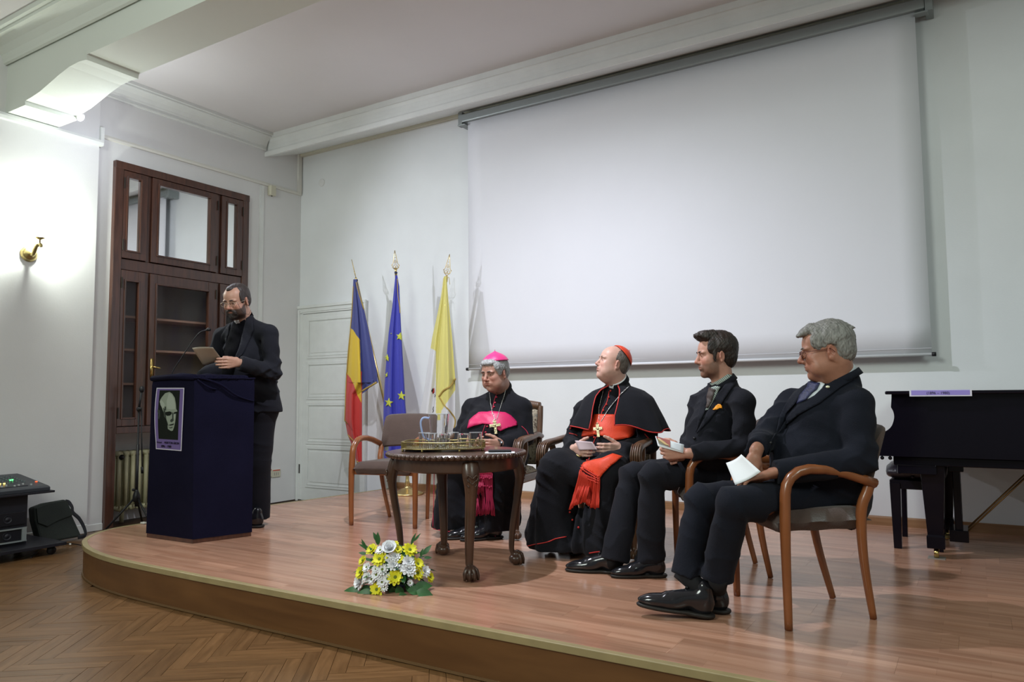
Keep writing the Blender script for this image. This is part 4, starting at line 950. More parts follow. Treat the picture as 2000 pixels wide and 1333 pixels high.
t3, tip3, bf3, d3 = flagpole((878, 498), 'yellow and white flag with gold fringe, rightmost of the three', 'yellow_white_flag', 0.35, 0.32)
f3 = flagcloth(t3, [(540, 867, 872), (580, 861, 875), (620, 853, 879), (660, 844, 883), (700, 838, 886), (740, 832, 889), (760, 829, 889), (800, 822, 889), (840, 817, 888), (880, 812, 880), (905, 810, 870)], col3, folds=5, seed=3.4, depth=0.06)
bv3 = bvh_of([f3])
drape_line(bv3, 'fringe', [(889, 741), (878, 756), (866, 764), (858, 775)], 0.010, fringe, t3, 6)
drape_line(bv3, 'fringe', [(858, 775), (867, 790), (880, 806), (889, 820), (887, 838)], 0.007, fringe, t3, 6)
drape_poly(bv3, 'printed_emblem', [(843, 763), (848, 758), (848.5, 767), (845, 770)], mat('emblem_red', (0.45, 0.02, 0.02), 0.6), t3, 0.002, 0.001)
drape_poly(bv3, 'printed_emblem', [(842, 764), (845, 758), (846, 761), (844, 767)], blackp, t3, 0.003, 0.001)
for pts in ([(849, 771), (850.5, 773), (849, 776)], [(847, 795), (845.8, 800), (847, 803), (845, 806)]): drape_line(bv3, 'printed_emblem', pts, 0.003, blackp, t3, 5)
cdm = mat('yellow_cord', (0.60, 0.50, 0.20), 0.6); kb = bf3
b = B(); b.tube([kb-d3*0.03, kb+d3*0.02], 0.015, 8)
for s in (-1, 1): b.tube(bez([kb, kb+Vector((s*0.03, 0, 0.01)), kb+Vector((s*0.038, 0, -0.03)), kb+Vector((s*0.042, 0, -0.06))], 4), 0.003, 5)
for dx in (-0.008, 0.006, 0.014): b.tube([kb+Vector((0, -0.01, 0)), kb+Vector((dx, -0.012, -0.08))], 0.003, 5)
b.out('cord_bow', cdm, t3, smooth=True)

# ================================================================== grand piano and bench
lac = mat('black_piano_lacquer', (0.005, 0.004, 0.008), 0.16, spec=0.3)
pn = tag(empty('grand_piano'), 'black grand piano at the right end of the stage', 'piano')
PY = 4.88; 
def pz(x, y): return ony(x, y, PY)
side = [(1741, 771), (1741, 778), (1740, 796), (1745, 806), (1746, 818), (1741, 833), (1731, 842), (1722, 845), (1718, 850), (1711, 889), (1743, 893), (1743, 902), (1764, 908), (1798, 909)]
side = side[:2]+[(q.x, q.y) for q in bez([Vector((x, y, 0)) for x, y in side[2:10]], 5)]+side[10:]; NS = 2+36
body = [(pz(x, y).x, pz(x, y).z) for x, y in side]
zb2 = pz(1800, 900).z; zkb = pz(1715, 891).z; ztp = pz(1741, 771).z
body2 = [(x, z) for x, z in body[:NS-1]]+[(body[NS-1][0], zkb), (0.0, zkb), (0.30, zkb-0.0), (1.5, zkb), (1.5, ztp)]
DEP = 0.98
b = B(); b.prism(body2, 0.035, ((1, 0, 0), (0, 0, 1), (0, 1, 0)), (0, PY, 0)); b.out('near_side', lac, pn, bevel=0.004)
b = B(); b.prism(body2, 0.035, ((1, 0, 0), (0, 0, 1), (0, 1, 0)), (0, PY+DEP, 0)); b.out('far_side', lac, pn, bevel=0.004)
kx0 = body[NS-1][0]; B().box((kx0+0.14, PY+DEP/2, zkb+0.03), (0.26, DEP-0.03, 0.06)).out('key_bed', lac, pn, bevel=0.004)
xi = body[0][0]
B().box(((xi+0.05+1.5)/2, PY+DEP/2, zkb+0.10), (1.45-xi, DEP-0.03, 0.16)).out('case', lac, pn)
b = B(); b.prism([(xi+0.02, zkb+0.12), (xi+0.10, zkb+0.12), (xi+0.09, ztp-0.01), (xi+0.03, ztp-0.01)], DEP-0.04, ((1, 0, 0), (0, 0, 1), (0, 1, 0)), (0, PY+0.035, 0)); b.out('fallboard', lac, pn)
lx0 = pz(1730, 768).x; B().box(((lx0+1.5)/2, PY+DEP/2-0.01, ztp+0.010), (1.5-lx0, DEP+0.09, 0.02)).out('lid', lac, pn, bevel=0.006)
b = B(); wk = mat('ivory_white', (0.75, 0.74, 0.68), 0.3)
for k in range(52):
    B_ = b.box((kx0+0.085, PY+0.06+k*0.0168, zkb+0.075), (0.14, 0.0155, 0.02))
tag(b.out('white_keys', wk, pn), kind='stuff')
b = B()
for k in range(51):
    if k % 7 in (0, 1, 3, 4, 5): b.box((kx0+0.115, PY+0.0685+k*0.0168, zkb+0.09), (0.085, 0.009, 0.014))
tag(b.out('black_keys', lac, pn), kind='stuff')
b = B(); bx0 = pz(1743, 900).x; bx1 = pz(1905, 900).x; B().box(((bx0+1.2)/2, PY+DEP/2, zkb-0.028), (1.2-bx0, DEP-0.10, 0.05)).out('frame_beam', lac, pn, bevel=0.005)
B().box((bx0+0.12, PY+0.16, zkb-0.075), (0.20, 0.24, 0.055)).out('leg_block', lac, pn, bevel=0.005)
for dx in (0.0, 0.035): B().ball((kx0+0.03+dx*1.2, PY+0.02, zkb-0.012), 0.011).out('lock_knob', lac, pn, smooth=True)
def pleg(x, y, far=False):
    b = B(); zt2 = zkb-0.05
    b.rings([[Vector((x+sx*w_, y+sy*w_, z)) for sx, sy in ((-1, -1), (1, -1), (1, 1), (-1, 1))] for w_, z in ((0.062, zt2), (0.060, zt2-0.05), (0.042, ST+0.16), (0.040, ST+0.13), (0.046, ST+0.125), (0.046, ST+0.055))])
    l_ = b.out('leg', lac, pn, bevel=0.004)
    b = B(); b.tube([(x-0.012, y-0.02, ST+0.026), (x+0.012, y-0.02, ST+0.026)], 0.025, 14); b.out('caster_wheel', brass, l_, smooth=True)
    b = B(); b.tube([(x, y, ST+0.055), (x, y-0.01, ST+0.035)], 0.014, 10); b.out('caster_fork', brass, l_, smooth=True)
    B().box((x, y-0.02, ST+0.0), (0.09, 0.09, 0.006)).out('caster_cup', mat('cup_plastic', (0.25, 0.22, 0.18), 0.4), l_, bevel=0.002)
pl1 = onz(1828, 1098, ST); pleg(pl1.x, PY+0.13); pleg(pl1.x+0.03, PY+DEP-0.14)
# pedal lyre
py_ = onz(1868, 1072, ST); lxp = py_.x+0.02; lyp = PY+DEP/2
b = B(); b.box((lxp, lyp, ST+0.09), (0.10, 0.24, 0.07)); b.box((lxp, lyp, zkb-0.09), (0.08, 0.22, 0.04)); b.box((lxp, lyp-0.08, ST+0.32), (0.04, 0.035, 0.42)); b.box((lxp, lyp+0.08, ST+0.32), (0.04, 0.035, 0.42)); b.out('pedal_lyre', lac, pn, bevel=0.004)
for k in (-1, 0, 1): B().tube([(lxp-0.02, lyp+k*0.05, ST+0.07), (lxp-0.11, lyp+k*0.05, ST+0.06), (lxp-0.13, lyp+k*0.05, ST+0.055)], [0.006, 0.009, 0.011], 8).out('pedal', brass, pn, smooth=True)
for k in (-1, 0, 1): B().tube([(lxp, lyp+k*0.04, ST+0.1), (lxp, lyp+k*0.04, zkb-0.08)], 0.004, 6).out('pedal_rod', brass, pn, smooth=True)
for k in (-1, 1): B().tube([(lxp+0.03, lyp+k*0.07, ST+0.10), (lxp+0.42, lyp+k*0.07, zkb-0.05)], 0.0055, 8).out('lyre_brace', mat('dull_brass', (0.30, 0.19, 0.08), 0.45, metal=0.8), pn, smooth=True)
# violet sheet hanging over the lid's edge
ps = tag(empty('violet_sign'), 'violet paper sign with white border lying over the near edge of the piano lid', 'sign')
a_, b2 = ony(1776, 763, PY-0.058), ony(1898, 763, PY-0.058); zsg = ztp+0.022
vio = mat('violet_print', (0.30, 0.24, 0.62), 0.6)
b = B(); b.box(((a_.x+b2.x)/2, PY-0.0595, zsg-0.017), (b2.x-a_.x, 0.001, 0.034)); b.box(((a_.x+b2.x)/2, PY+0.04, zsg+0.0005), (b2.x-a_.x, 0.20, 0.001)); b.out('sheet', mat('sign_white', (0.72, 0.70, 0.78), 0.6), ps)
b = B(); b.box(((a_.x+b2.x)/2, PY-0.0605, zsg-0.014), (b2.x-a_.x-0.018, 0.001, 0.027)); b.box(((a_.x+b2.x)/2, PY+0.04, zsg+0.0015), (b2.x-a_.x-0.018, 0.19, 0.001)); b.out('violet_field', vio, ps)
text_on('(1896 – 1980)', 0.020, ((a_.x+b2.x)/2-0.01, PY-0.0615, zsg-0.016), (1, 0, 0), (0, 0, 1), ink, 'lettering', ps)
# bench
bn = tag(empty('piano_bench'), 'black piano bench with a buttoned leather seat left of the piano', 'bench')
b1, b2_ = onz(1742, 1070, ST), onz(1765, 1047, ST)
bx, by0, by1 = (b1.x+b2_.x)/2+0.02, b1.y, b2_.y-0.02; bw_ = 0.22
leath = mat('black_leather', (0.018, 0.015, 0.022), 0.35, bump=0.3, bscale=90)
for (x, y) in ((bx, by0), (bx, by1), (bx+bw_, by0), (bx+bw_, by1)):
    b = B(); b.rings([[Vector((x+sx*w_, y+sy*w_, z)) for sx, sy in ((-1, -1), (1, -1), (1, 1), (-1, 1))] for w_, z in ((0.022, ST), (0.030, ST+0.40))]); b.out('leg', lac, bn, bevel=0.003)
B().box((bx+bw_/2, (by0+by1)/2, ST+0.39), (bw_+0.06, by1-by0+0.05, 0.055)).out('bench_frame', lac, bn, bevel=0.004)
rings = []
for i in range(19):
    u = i/18; y = lerp(by0-0.045, by1+0.045, u); ring = []
    for k in range(20):
        a = 2*PI*k/20; c_, s_ = math.cos(a), math.sin(a)
        x = bx+bw_/2+(bw_/2+0.055)*math.copysign(abs(c_)**0.4, c_); z = ST+0.465+0.048*math.copysign(abs(s_)**0.5, s_)*(1+0.12*math.sin(u*19)*math.sin(x*40))
        e_ = math.sqrt(max(0.05, 1-abs(2*u-1)**5)); ring.append(Vector((bx+bw_/2+(x-bx-bw_/2)*(0.85+0.15*e_), y, ST+0.465+(z-ST-0.465)*e_)))
    rings.append(ring)
B().rings(rings).out('seat_cushion', leath, bn, smooth=True)
B().ball((bx+0.10, by0-0.035, ST+0.44), 0.010).out('height_knob', lac, bn, smooth=True)

# ================================================================== sound desk, bag, cable at the left
rk = tag(empty('mixing_desk_rack'), 'black equipment rack on casters holding two amplifiers, at the left edge', 'rack')
blk = mat('black_rack_paint', (0.012, 0.012, 0.018), 0.5)
rv = Vector((0.79, -0.61, 0)).normalized()   # runs out of the picture to the left-front
# the rack stands square to the left wall
rX = -6.05; 
def rkp(px, py): return onx(px, py, rX)
r_y1 = rkp(58, 960).y; r_y0 = r_y1-0.62
b = B(); b.box((rX-0.22, (r_y0+r_y1)/2, 0.30), (0.40, r_y1-r_y0, 0.44)); b.out('rack_case', blk, rk, bevel=0.004)
zd = rkp(100, 950).z
yd = rkp(100, 950).y
B().box((rX-0.20, yd-0.50, zd-0.035), (0.52, 1.0, 0.016)).out('desk_shelf', blk, rk, bevel=0.003)
b = B(); b.box((rX-0.20, r_y1-0.28, (0.52+zd)/2-0.03), (0.36, 0.50, max(0.02, zd-0.06-0.50))); b.out('rack_pillar', blk, rk)
for k, z in enumerate((0.285, 0.165)):
    am = B().box((rX-0.02, (r_y0+r_y1)/2, z), (0.03, r_y1-r_y0-0.03, 0.095)).out('amplifier', mat('amplifier_face', (0.010, 0.010, 0.014), 0.4), rk, bevel=0.003)
    for yk in (0.14, 0.24): B().lathe([(0.030, 0), (0.030, 0.003), (0.027, 0.003), (0.027, 0.001), (0.013, 0.001), (0.012, 0.005), (0.001, 0.005)], 16, (rX-0.005, r_y1-yk, z), RY).out('dial', blk, am, smooth=True)
    if k == 1:
        B().box((rX-0.0, (r_y0+r_y1)/2, z+0.046), (0.012, r_y1-r_y0-0.02, 0.010)).out('trim_rail', alu, am); B().box((rX-0.0, (r_y0+r_y1)/2, z-0.048), (0.012, r_y1-r_y0-0.02, 0.010)).out('trim_rail', alu, am)
        B().box((rX+0.004, r_y1-0.03, z), (0.012, 0.03, 0.10)).out('rack_handle', alu, am)
        B().box((rX+0.002, r_y1-0.205, z-0.025), (0.008, 0.012, 0.012)).out('pilot_lamp', mat('yellow_lamp', (1.0, 0.75, 0.1), 0.4, emit=3), am)
B().box((rX-0.15, r_y1-0.30, 0.075), (0.62, 1.0, 0.025)).out('rack_base', blk, rk, bevel=0.003)
for (x, y) in ((rX+0.10, r_y1+0.12), (rX-0.40, r_y1+0.12), (rX+0.10, r_y0)):
    B().tube([(x-0.012, y, 0.031), (x+0.012, y, 0.031)], 0.030, 14).out('caster', blackp, rk, smooth=True)
mxo = tag(empty('audio_mixer'), 'wide black audio mixing console with rows of faders on the rack', 'mixer')
my1 = yd-0.03; mz = zd-0.027
prf = [(rX+0.05, mz+0.001), (rX+0.05, mz+0.028), (rX+0.02, mz+0.038), (rX-0.40, mz+0.10), (rX-0.46, mz+0.105), (rX-0.46, mz+0.001)]
b = B(); b.prism(prf, 0.95, ((1, 0, 0), (0, 0, 1), (0, 1, 0)), (0, my1-0.95, 0)); b.out('console_body', mat('console_grey', (0.035, 0.04, 0.05), 0.4), mxo, bevel=0.004)
B().box((rX+0.045, my1-0.70, mz+0.022), (0.014, 0.46, 0.014)).out('arm_strip', alu, mxo)
def conp(x, y): return Vector((x, y, mz+0.038+(rX+0.02-x)/0.42*0.062))
b = B(); b2b = B()
for i in range(22):
    y = my1-0.10-i*0.038
    b.box(conp(rX-0.03-0.02*((i*5) % 3), y)+Z3*0.006, (0.016, 0.008, 0.012))
    for k in range(7): b2b.lathe([(0.006, 0), (0.006, 0.012), (0.001, 0.013)], 6, conp(rX-0.13-k*0.038, y))
tag(b.out('fader_caps', mat('fader_white', (0.5, 0.52, 0.52), 0.4), mxo), kind='stuff'); tag(b2b.out('control_knobs', mat('knob_grey', (0.14, 0.17, 0.17), 0.4), mxo), kind='stuff')
for (yo, xo, c_, n_) in ((0.24, 0.13, (1, 0.7, 0.15), 'amber_led'), (0.27, 0.13, (1, 0.7, 0.15), 'amber_led'), (0.14, 0.22, (0.1, 0.9, 0.2), 'green_led'), (0.16, 0.22, (0.1, 0.9, 0.2), 'green_led'), (0.03, 0.10, (0.9, 0.15, 0.05), 'red_led')):
    B().box(conp(rX-xo, my1-yo)+Z3*0.006, (0.014, 0.012, 0.008)).out('indicator_light', mat(n_, c_, 0.4, emit=0.7 if n_ == 'red_led' else 2.0), mxo)
# shoulder bag leaning against the wall
bgm = mat('dark_green_bag_cloth', (0.022, 0.028, 0.024), 0.8, bump=0.25, bscale=200, var=0.1)
bg = tag(empty('shoulder_bag'), 'dark satchel with a shoulder strap leaning on the left wall beside the rack', 'bag')
BX = -6.36
pts = [(72, 995), (96, 986), (134, 979.5), (139, 984), (146, 1012), (158, 1045), (160, 1052), (86, 1066), (78, 1052), (72, 1020)]
pl = [onx(x, y, BX) for x, y in pts]; zmin = min(q.z for q in pl)
pl2 = [(q.y, max(q.z-zmin, 0)+0.003) for q in pl]
rot_l = Matrix.Rotation(-0.16, 3, 'Y')
b = B(); b.prism(pl2, 0.10, ((0, 1, 0), (-0.16, 0, 0.987), (-0.987, 0, -0.16)), (BX, 0, 0.014)); o = b.out('bag_body', bgm, bg, bevel=0.015)
def bgp(px, py, o_=0.004): q = onx(px, py, BX); y_, z_ = q.y, max(q.z-zmin, 0)+0.003; return Vector((BX, 0, 0.014))+Vector((0, y_, 0))+Vector((-0.16, 0, 0.987))*z_+Vector((o_, 0, 0))
b = B(); fl_ = [(75, 997), (98, 988), (135, 981), (146, 1010), (114, 1022), (94, 1033), (76, 1026)]; vs = [bgp(x, y, 0.004) for x, y in fl_]; vs2 = [bgp(x, y, 0.014) for x, y in fl_]; n_ = len(vs)
b._add(vs+vs2, [tuple(range(n_)), tuple(reversed(range(n_, 2*n_)))]+[(i, (i+1) % n_, (i+1) % n_+n_, i+n_) for i in range(n_)]); b.out('bag_flap', bgm, bg, bevel=0.004)
st_ = bez([bgp(136, 984, -0.02), bgp(143, 986, -0.02), bgp(147, 995, -0.01), bgp(147, 1006, 0.0), bgp(158, 1018, 0.0), bgp(166, 1036, 0.0), bgp(165, 1050, 0.01), bgp(152, 1054, 0.0)], 5)
B().tube(st_, 0.016, 8, flat=((1, 0.3, 0), 0.25)).out('shoulder_strap', mat('strap_black', (0.012, 0.013, 0.018), 0.7), bg, smooth=True)
cbp = [onz(x, y, 0.006) for x, y in ((60, 1090), (95, 1062), (125, 1062), (150, 1064), (166, 1068))]
tag(B().tube(bez(cbp, 6), 0.004, 6).out('power_cable', blackp, smooth=True), 'thin black cable running on the parquet beneath the satchel', 'cable')
for i, (x, y) in enumerate(((106, 1062), (112, 1065), (119, 1063), (127, 1064), (137, 1063.5))):
    q = onz(x, y, 0.010); o = B().box((0, 0, 0), (0.02, 0.014, 0.012)).out('cable_clip', mat('white_plastic', (0.65, 0.65, 0.6), 0.5), bevel=0.003); o.location = q; o.rotation_euler = (0, 0, i*0.7)
    tag(o, ['leftmost', 'second from the left', 'middle', 'second from the right', 'rightmost'][i]+' of five white cable clips on the floor below the satchel', 'cable clip', 'white cable clips')
o = B().box((0, 0, 0), (0.05, 0.03, 0.012)).out('cable_plug', MATS['white_plastic'], bevel=0.003); o.location = onz(281, 1022, ST+0.008); tag(o, 'white cable joint on the stage edge left of the lectern', 'plug')

# ================================================================== flower arrangement
fl0 = onz(757, 1150, ST); FA = tag(empty('flower_arrangement', (fl0.x, fl0.y+0.06, ST)), 'low arrangement of yellow and white daisies on the stage near the front edge', 'flowers')
FA.location.z = ST+0.001
yelp = mat('yellow_petal', (0.72, 0.68, 0.02), 0.6, var=0.08, vscale=40); whp = mat('white_petal', (0.86, 0.87, 0.90), 0.6); leafm = mat('leaf_green', (0.03, 0.11, 0.028), 0.45, var=0.3, vscale=12)
cenm = mat('olive_flower_centre', (0.16, 0.20, 0.02), 0.8, bump=0.5, bscale=300); 
B().lathe([(0.055, 0.0), (0.075, 0.06), (0.078, 0.075), (0.07, 0.075), (0.001, 0.06)], 24).out('pot', mat('pale_blue_pot', (0.30, 0.38, 0.80), 0.4), FA, smooth=True)
def bloom(np_, r, cup, layers, seed, pw=0.5):
    rg = random.Random(seed); b = B()
    for L_ in range(layers):
        for k in range(np_):
            a = 2*PI*(k+0.5*L_)/np_+rg.uniform(-.08, .08); rr = r*(1-0.16*L_)*rg.uniform(0.92, 1.05); el = cup+0.35*L_
            d = Vector((math.cos(a), math.sin(a), 0)); s = Vector((-math.sin(a), math.cos(a), 0)); w_ = rr*pw*2*PI/np_*0.62
            pr = [(0.10, 0.3), (0.45, 0.95), (0.8, 1.0), (1.0, 0.45)]; vs = []
            for t_, ww in pr:
                up_ = math.sin(el)*t_*rr-0.10*rr*t_*t_; ot = math.cos(el)*t_*rr
                for sg in (-1, 0, 1): vs.append(d*ot+s*(sg*w_*ww)+Z3*(up_-(0.10*w_ if sg == 0 else 0)))
            fs = []
            for i in range(3):
                for j in range(2): q = i*3+j; fs.append((q, q+1, q+4, q+3))
            b._add(vs, fs)
    return b
def bloom_mesh(name, np_, r, cup, layers, seed, mt_, centre=True, pw=0.5):
    b = bloom(np_, r, cup, layers, seed, pw); b.cm = 1
    if centre: b.ball((0, 0, 0.004), (r*0.22, r*0.22, r*0.14), 8, 5)
    me_ = b.me(name); me_.materials.append(mt_); me_.materials.append(cenm); return me_
my = [bloom_mesh('yellow_daisy', 11, 0.043, 0.25, 2, s, yelp, pw=0.55) for s in (1, 2)]; mw_ = [bloom_mesh('white_daisy', 12, 0.036, 0.3, 2, s, whp) for s in (3, 4)]
mc = bloom_mesh('white_carnation', 11, 0.045, 0.35, 5, 9, whp, False); mr_ = bloom_mesh('white_rose', 7, 0.05, 0.75, 4, 12, whp, False, 0.9)
fc = FA.location.copy(); Rh = Vector((CAMM[0][0], CAMM[0][1], 0)).normalized(); Fh = Vector((-CAMM[2][0], -CAMM[2][1], 0)).normalized()
mpp = (fc-Vector(O)).length/FPX   # metres per picture point there
cpx = 757
def putb(kind, px, py, sc_=1.0, lift=None, name=None, mesh=None, toward=1.0, tw=None):
    u = (px-cpx)/66.0; v = (1150-py)/95.0
    # a dome about 66 points wide and 95 high
    dep = math.sqrt(max(0.0, 1-min(1, u*u*0.85+max(0, v-0.25)**2*1.1)))
    pos = Rh*((px-cpx)*mpp)+Z3*((1142-py)*mpp*0.985+0.01)-Fh*(0.165*dep)
    n_ = (Rh*u*1.0+Z3*(0.25+max(0, v)*0.75)-Fh*(0.95*dep+0.15)).normalized()
    o = link(name or mesh.name, mesh, None, FA); o.location = pos; q = n_.to_track_quat('Z', 'Y'); o.rotation_mode = 'QUATERNION'; o.rotation_quaternion = q @ Matrix.Rotation(tw if tw is not None else px*0.37, 3, 'Z').to_quaternion(); o.scale = (sc_*0.84,)*3
    return o
def pfw(x, y): return (660+x/8.33, 1030+y/8.33)
for i, (x, y, s_) in enumerate([(500, 350, .95), (640, 470, 1.15), (360, 520, .8), (335, 690, 1.05), (610, 900, 1.1), (880, 720, 1.15), (1070, 355, 1.15), (900, 340, .7), (930, 465, .7), (1190, 560, .95), (1190, 690, 1.1), (1350, 790, .85), (850, 265, .6)]):
    putb('y', *pfw(x, y), s_, mesh=my[i % 2], name='yellow_daisy')
for i, (x, y, s_) in enumerate([(440, 600, .9), (450, 735, 1.0), (530, 760, .9), (600, 690, 1.0), (690, 610, 1.1), (690, 790, 1.0), (770, 740, 1.05), (720, 860, .8), (590, 610, .8), (1090, 820, .6), (640, 350, .9), (1000, 600, .9), (760, 450, .7), (660, 720, .8)]):
    putb('w', *pfw(x, y), s_, mesh=mw_[i % 2], name='white_daisy')
for i, (x, y, s_) in enumerate([(330, 840, 1.25), (850, 540, .95), (1070, 620, 1.2), (1280, 680, .95), (1060, 520, 1.0), (240+60, 830, .9), (870, 430, .8)]): putb('c', *pfw(x, y), s_, mesh=mc, name='white_carnation')
putb('r', *pfw(780, 330), 1.15, mesh=mr_, name='white_rose')
def leafmesh(L_, W_2, curl):
    b = B(); vs = []; n_ = 6
    for i in range(n_+1):
        t_ = i/n_; w_ = W_2*math.sin(PI*min(1, t_**0.8))*1.0; vs += [Vector((t_*L_, -w_, -curl*t_*t_*L_+0.15*w_)), Vector((t_*L_, 0, -curl*t_*t_*L_)), Vector((t_*L_, w_, -curl*t_*t_*L_+0.15*w_))]
    fs = []
    for i in range(n_):
        for j in range(2): q = i*3+j; fs.append((q, q+1, q+4, q+3))
    b._add(vs, fs); me_ = b.me('leaf', True); me_.materials.append(leafm); return me_
lm = [leafmesh(0.075, 0.021, 0.35), leafmesh(0.065, 0.013, 0.2), leafmesh(0.09, 0.010, 0.1)]
def putleaf(px, py, ang, tilt, sc_, k, dep=0.1):
    pos = Rh*((px-cpx)*mpp)+Z3*((1142-py)*mpp+0.01)-Fh*dep
    d = (Rh*math.cos(ang)+Z3*math.sin(ang)-Fh*tilt).normalized(); up_ = (-Fh+Z3*0.6); s_ = up_.cross(d).normalized(); u_ = d.cross(s_)
    o = link('leaf', lm[k], None, FA); m_ = Matrix((d, s_, u_)).transposed().to_4x4(); m_.translation = pos; o.matrix_basis = m_ @ Matrix.Scale(sc_, 4)
rl = random.Random(3)
for (x, y, a) in [(330, 960, 3.0), (400, 1000, 3.4), (560, 1000, 3.5), (700, 1030, 3.8), (720, 1000, 3.1), (1060, 900, 0.0), (1100, 940, -0.3), (1150, 880, 0.15), (1150, 980, -0.7), (1020, 1000, -0.8), (1000, 880, -0.2), (960, 920, -1.0), (480, 900, 3.6), (820, 880, -1.4), (900, 860, -1.2), (620, 1040, 3.6), (560, 960, 3.1), (1200, 900, -0.2)]:
    putleaf(*pfw(x, y), a, rl.uniform(-0.1, 0.35), rl.uniform(0.9, 1.25), 0, rl.uniform(0.08, 0.19))
for (x, y, a) in [(430, 350, 2.0), (450, 420, 2.6), (540, 300, 2.0), (590, 300, 1.6), (420, 430, 2.9), (1090, 300, 0.9), (1090, 290, 1.2), (1230, 500, 0.9), (1260, 520, 0.1), (1230, 470, 1.3), (480, 470, 2.3), (760, 560, 1.9), (780, 600, 2.2), (960, 560, 1.0), (900, 520, 1.3), (1000, 420, 0.6), (980, 380, 2.6), (1040, 440, 0.2), (560, 440, 2.2), (720, 640, 2.6)]:
    putleaf(*pfw(x, y), a, rl.uniform(-0.1, 0.2), rl.uniform(0.6, 1.0), 1 if rl.random() < 0.6 else 2, rl.uniform(0.0, 0.12))
for i in range(150):
    a = rl.uniform(0, 2*PI); r_ = rl.uniform(0.03, 0.145); z_ = rl.uniform(0.015, 0.19)*(1-r_*3.2)+0.01
    o = link('leaf', lm[rl.choice((0, 1))], None, FA); d = Vector((math.cos(a), math.sin(a), rl.uniform(-0.4, 0.7))).normalized(); s_ = Z3.cross(d).normalized(); m_ = Matrix((d, s_, d.cross(s_))).transposed().to_4x4(); m_.translation = Vector((math.cos(a)*r_, math.sin(a)*r_, z_)); o.matrix_basis = m_ @ Matrix.Scale(rl.uniform(0.7, 1.1), 4)
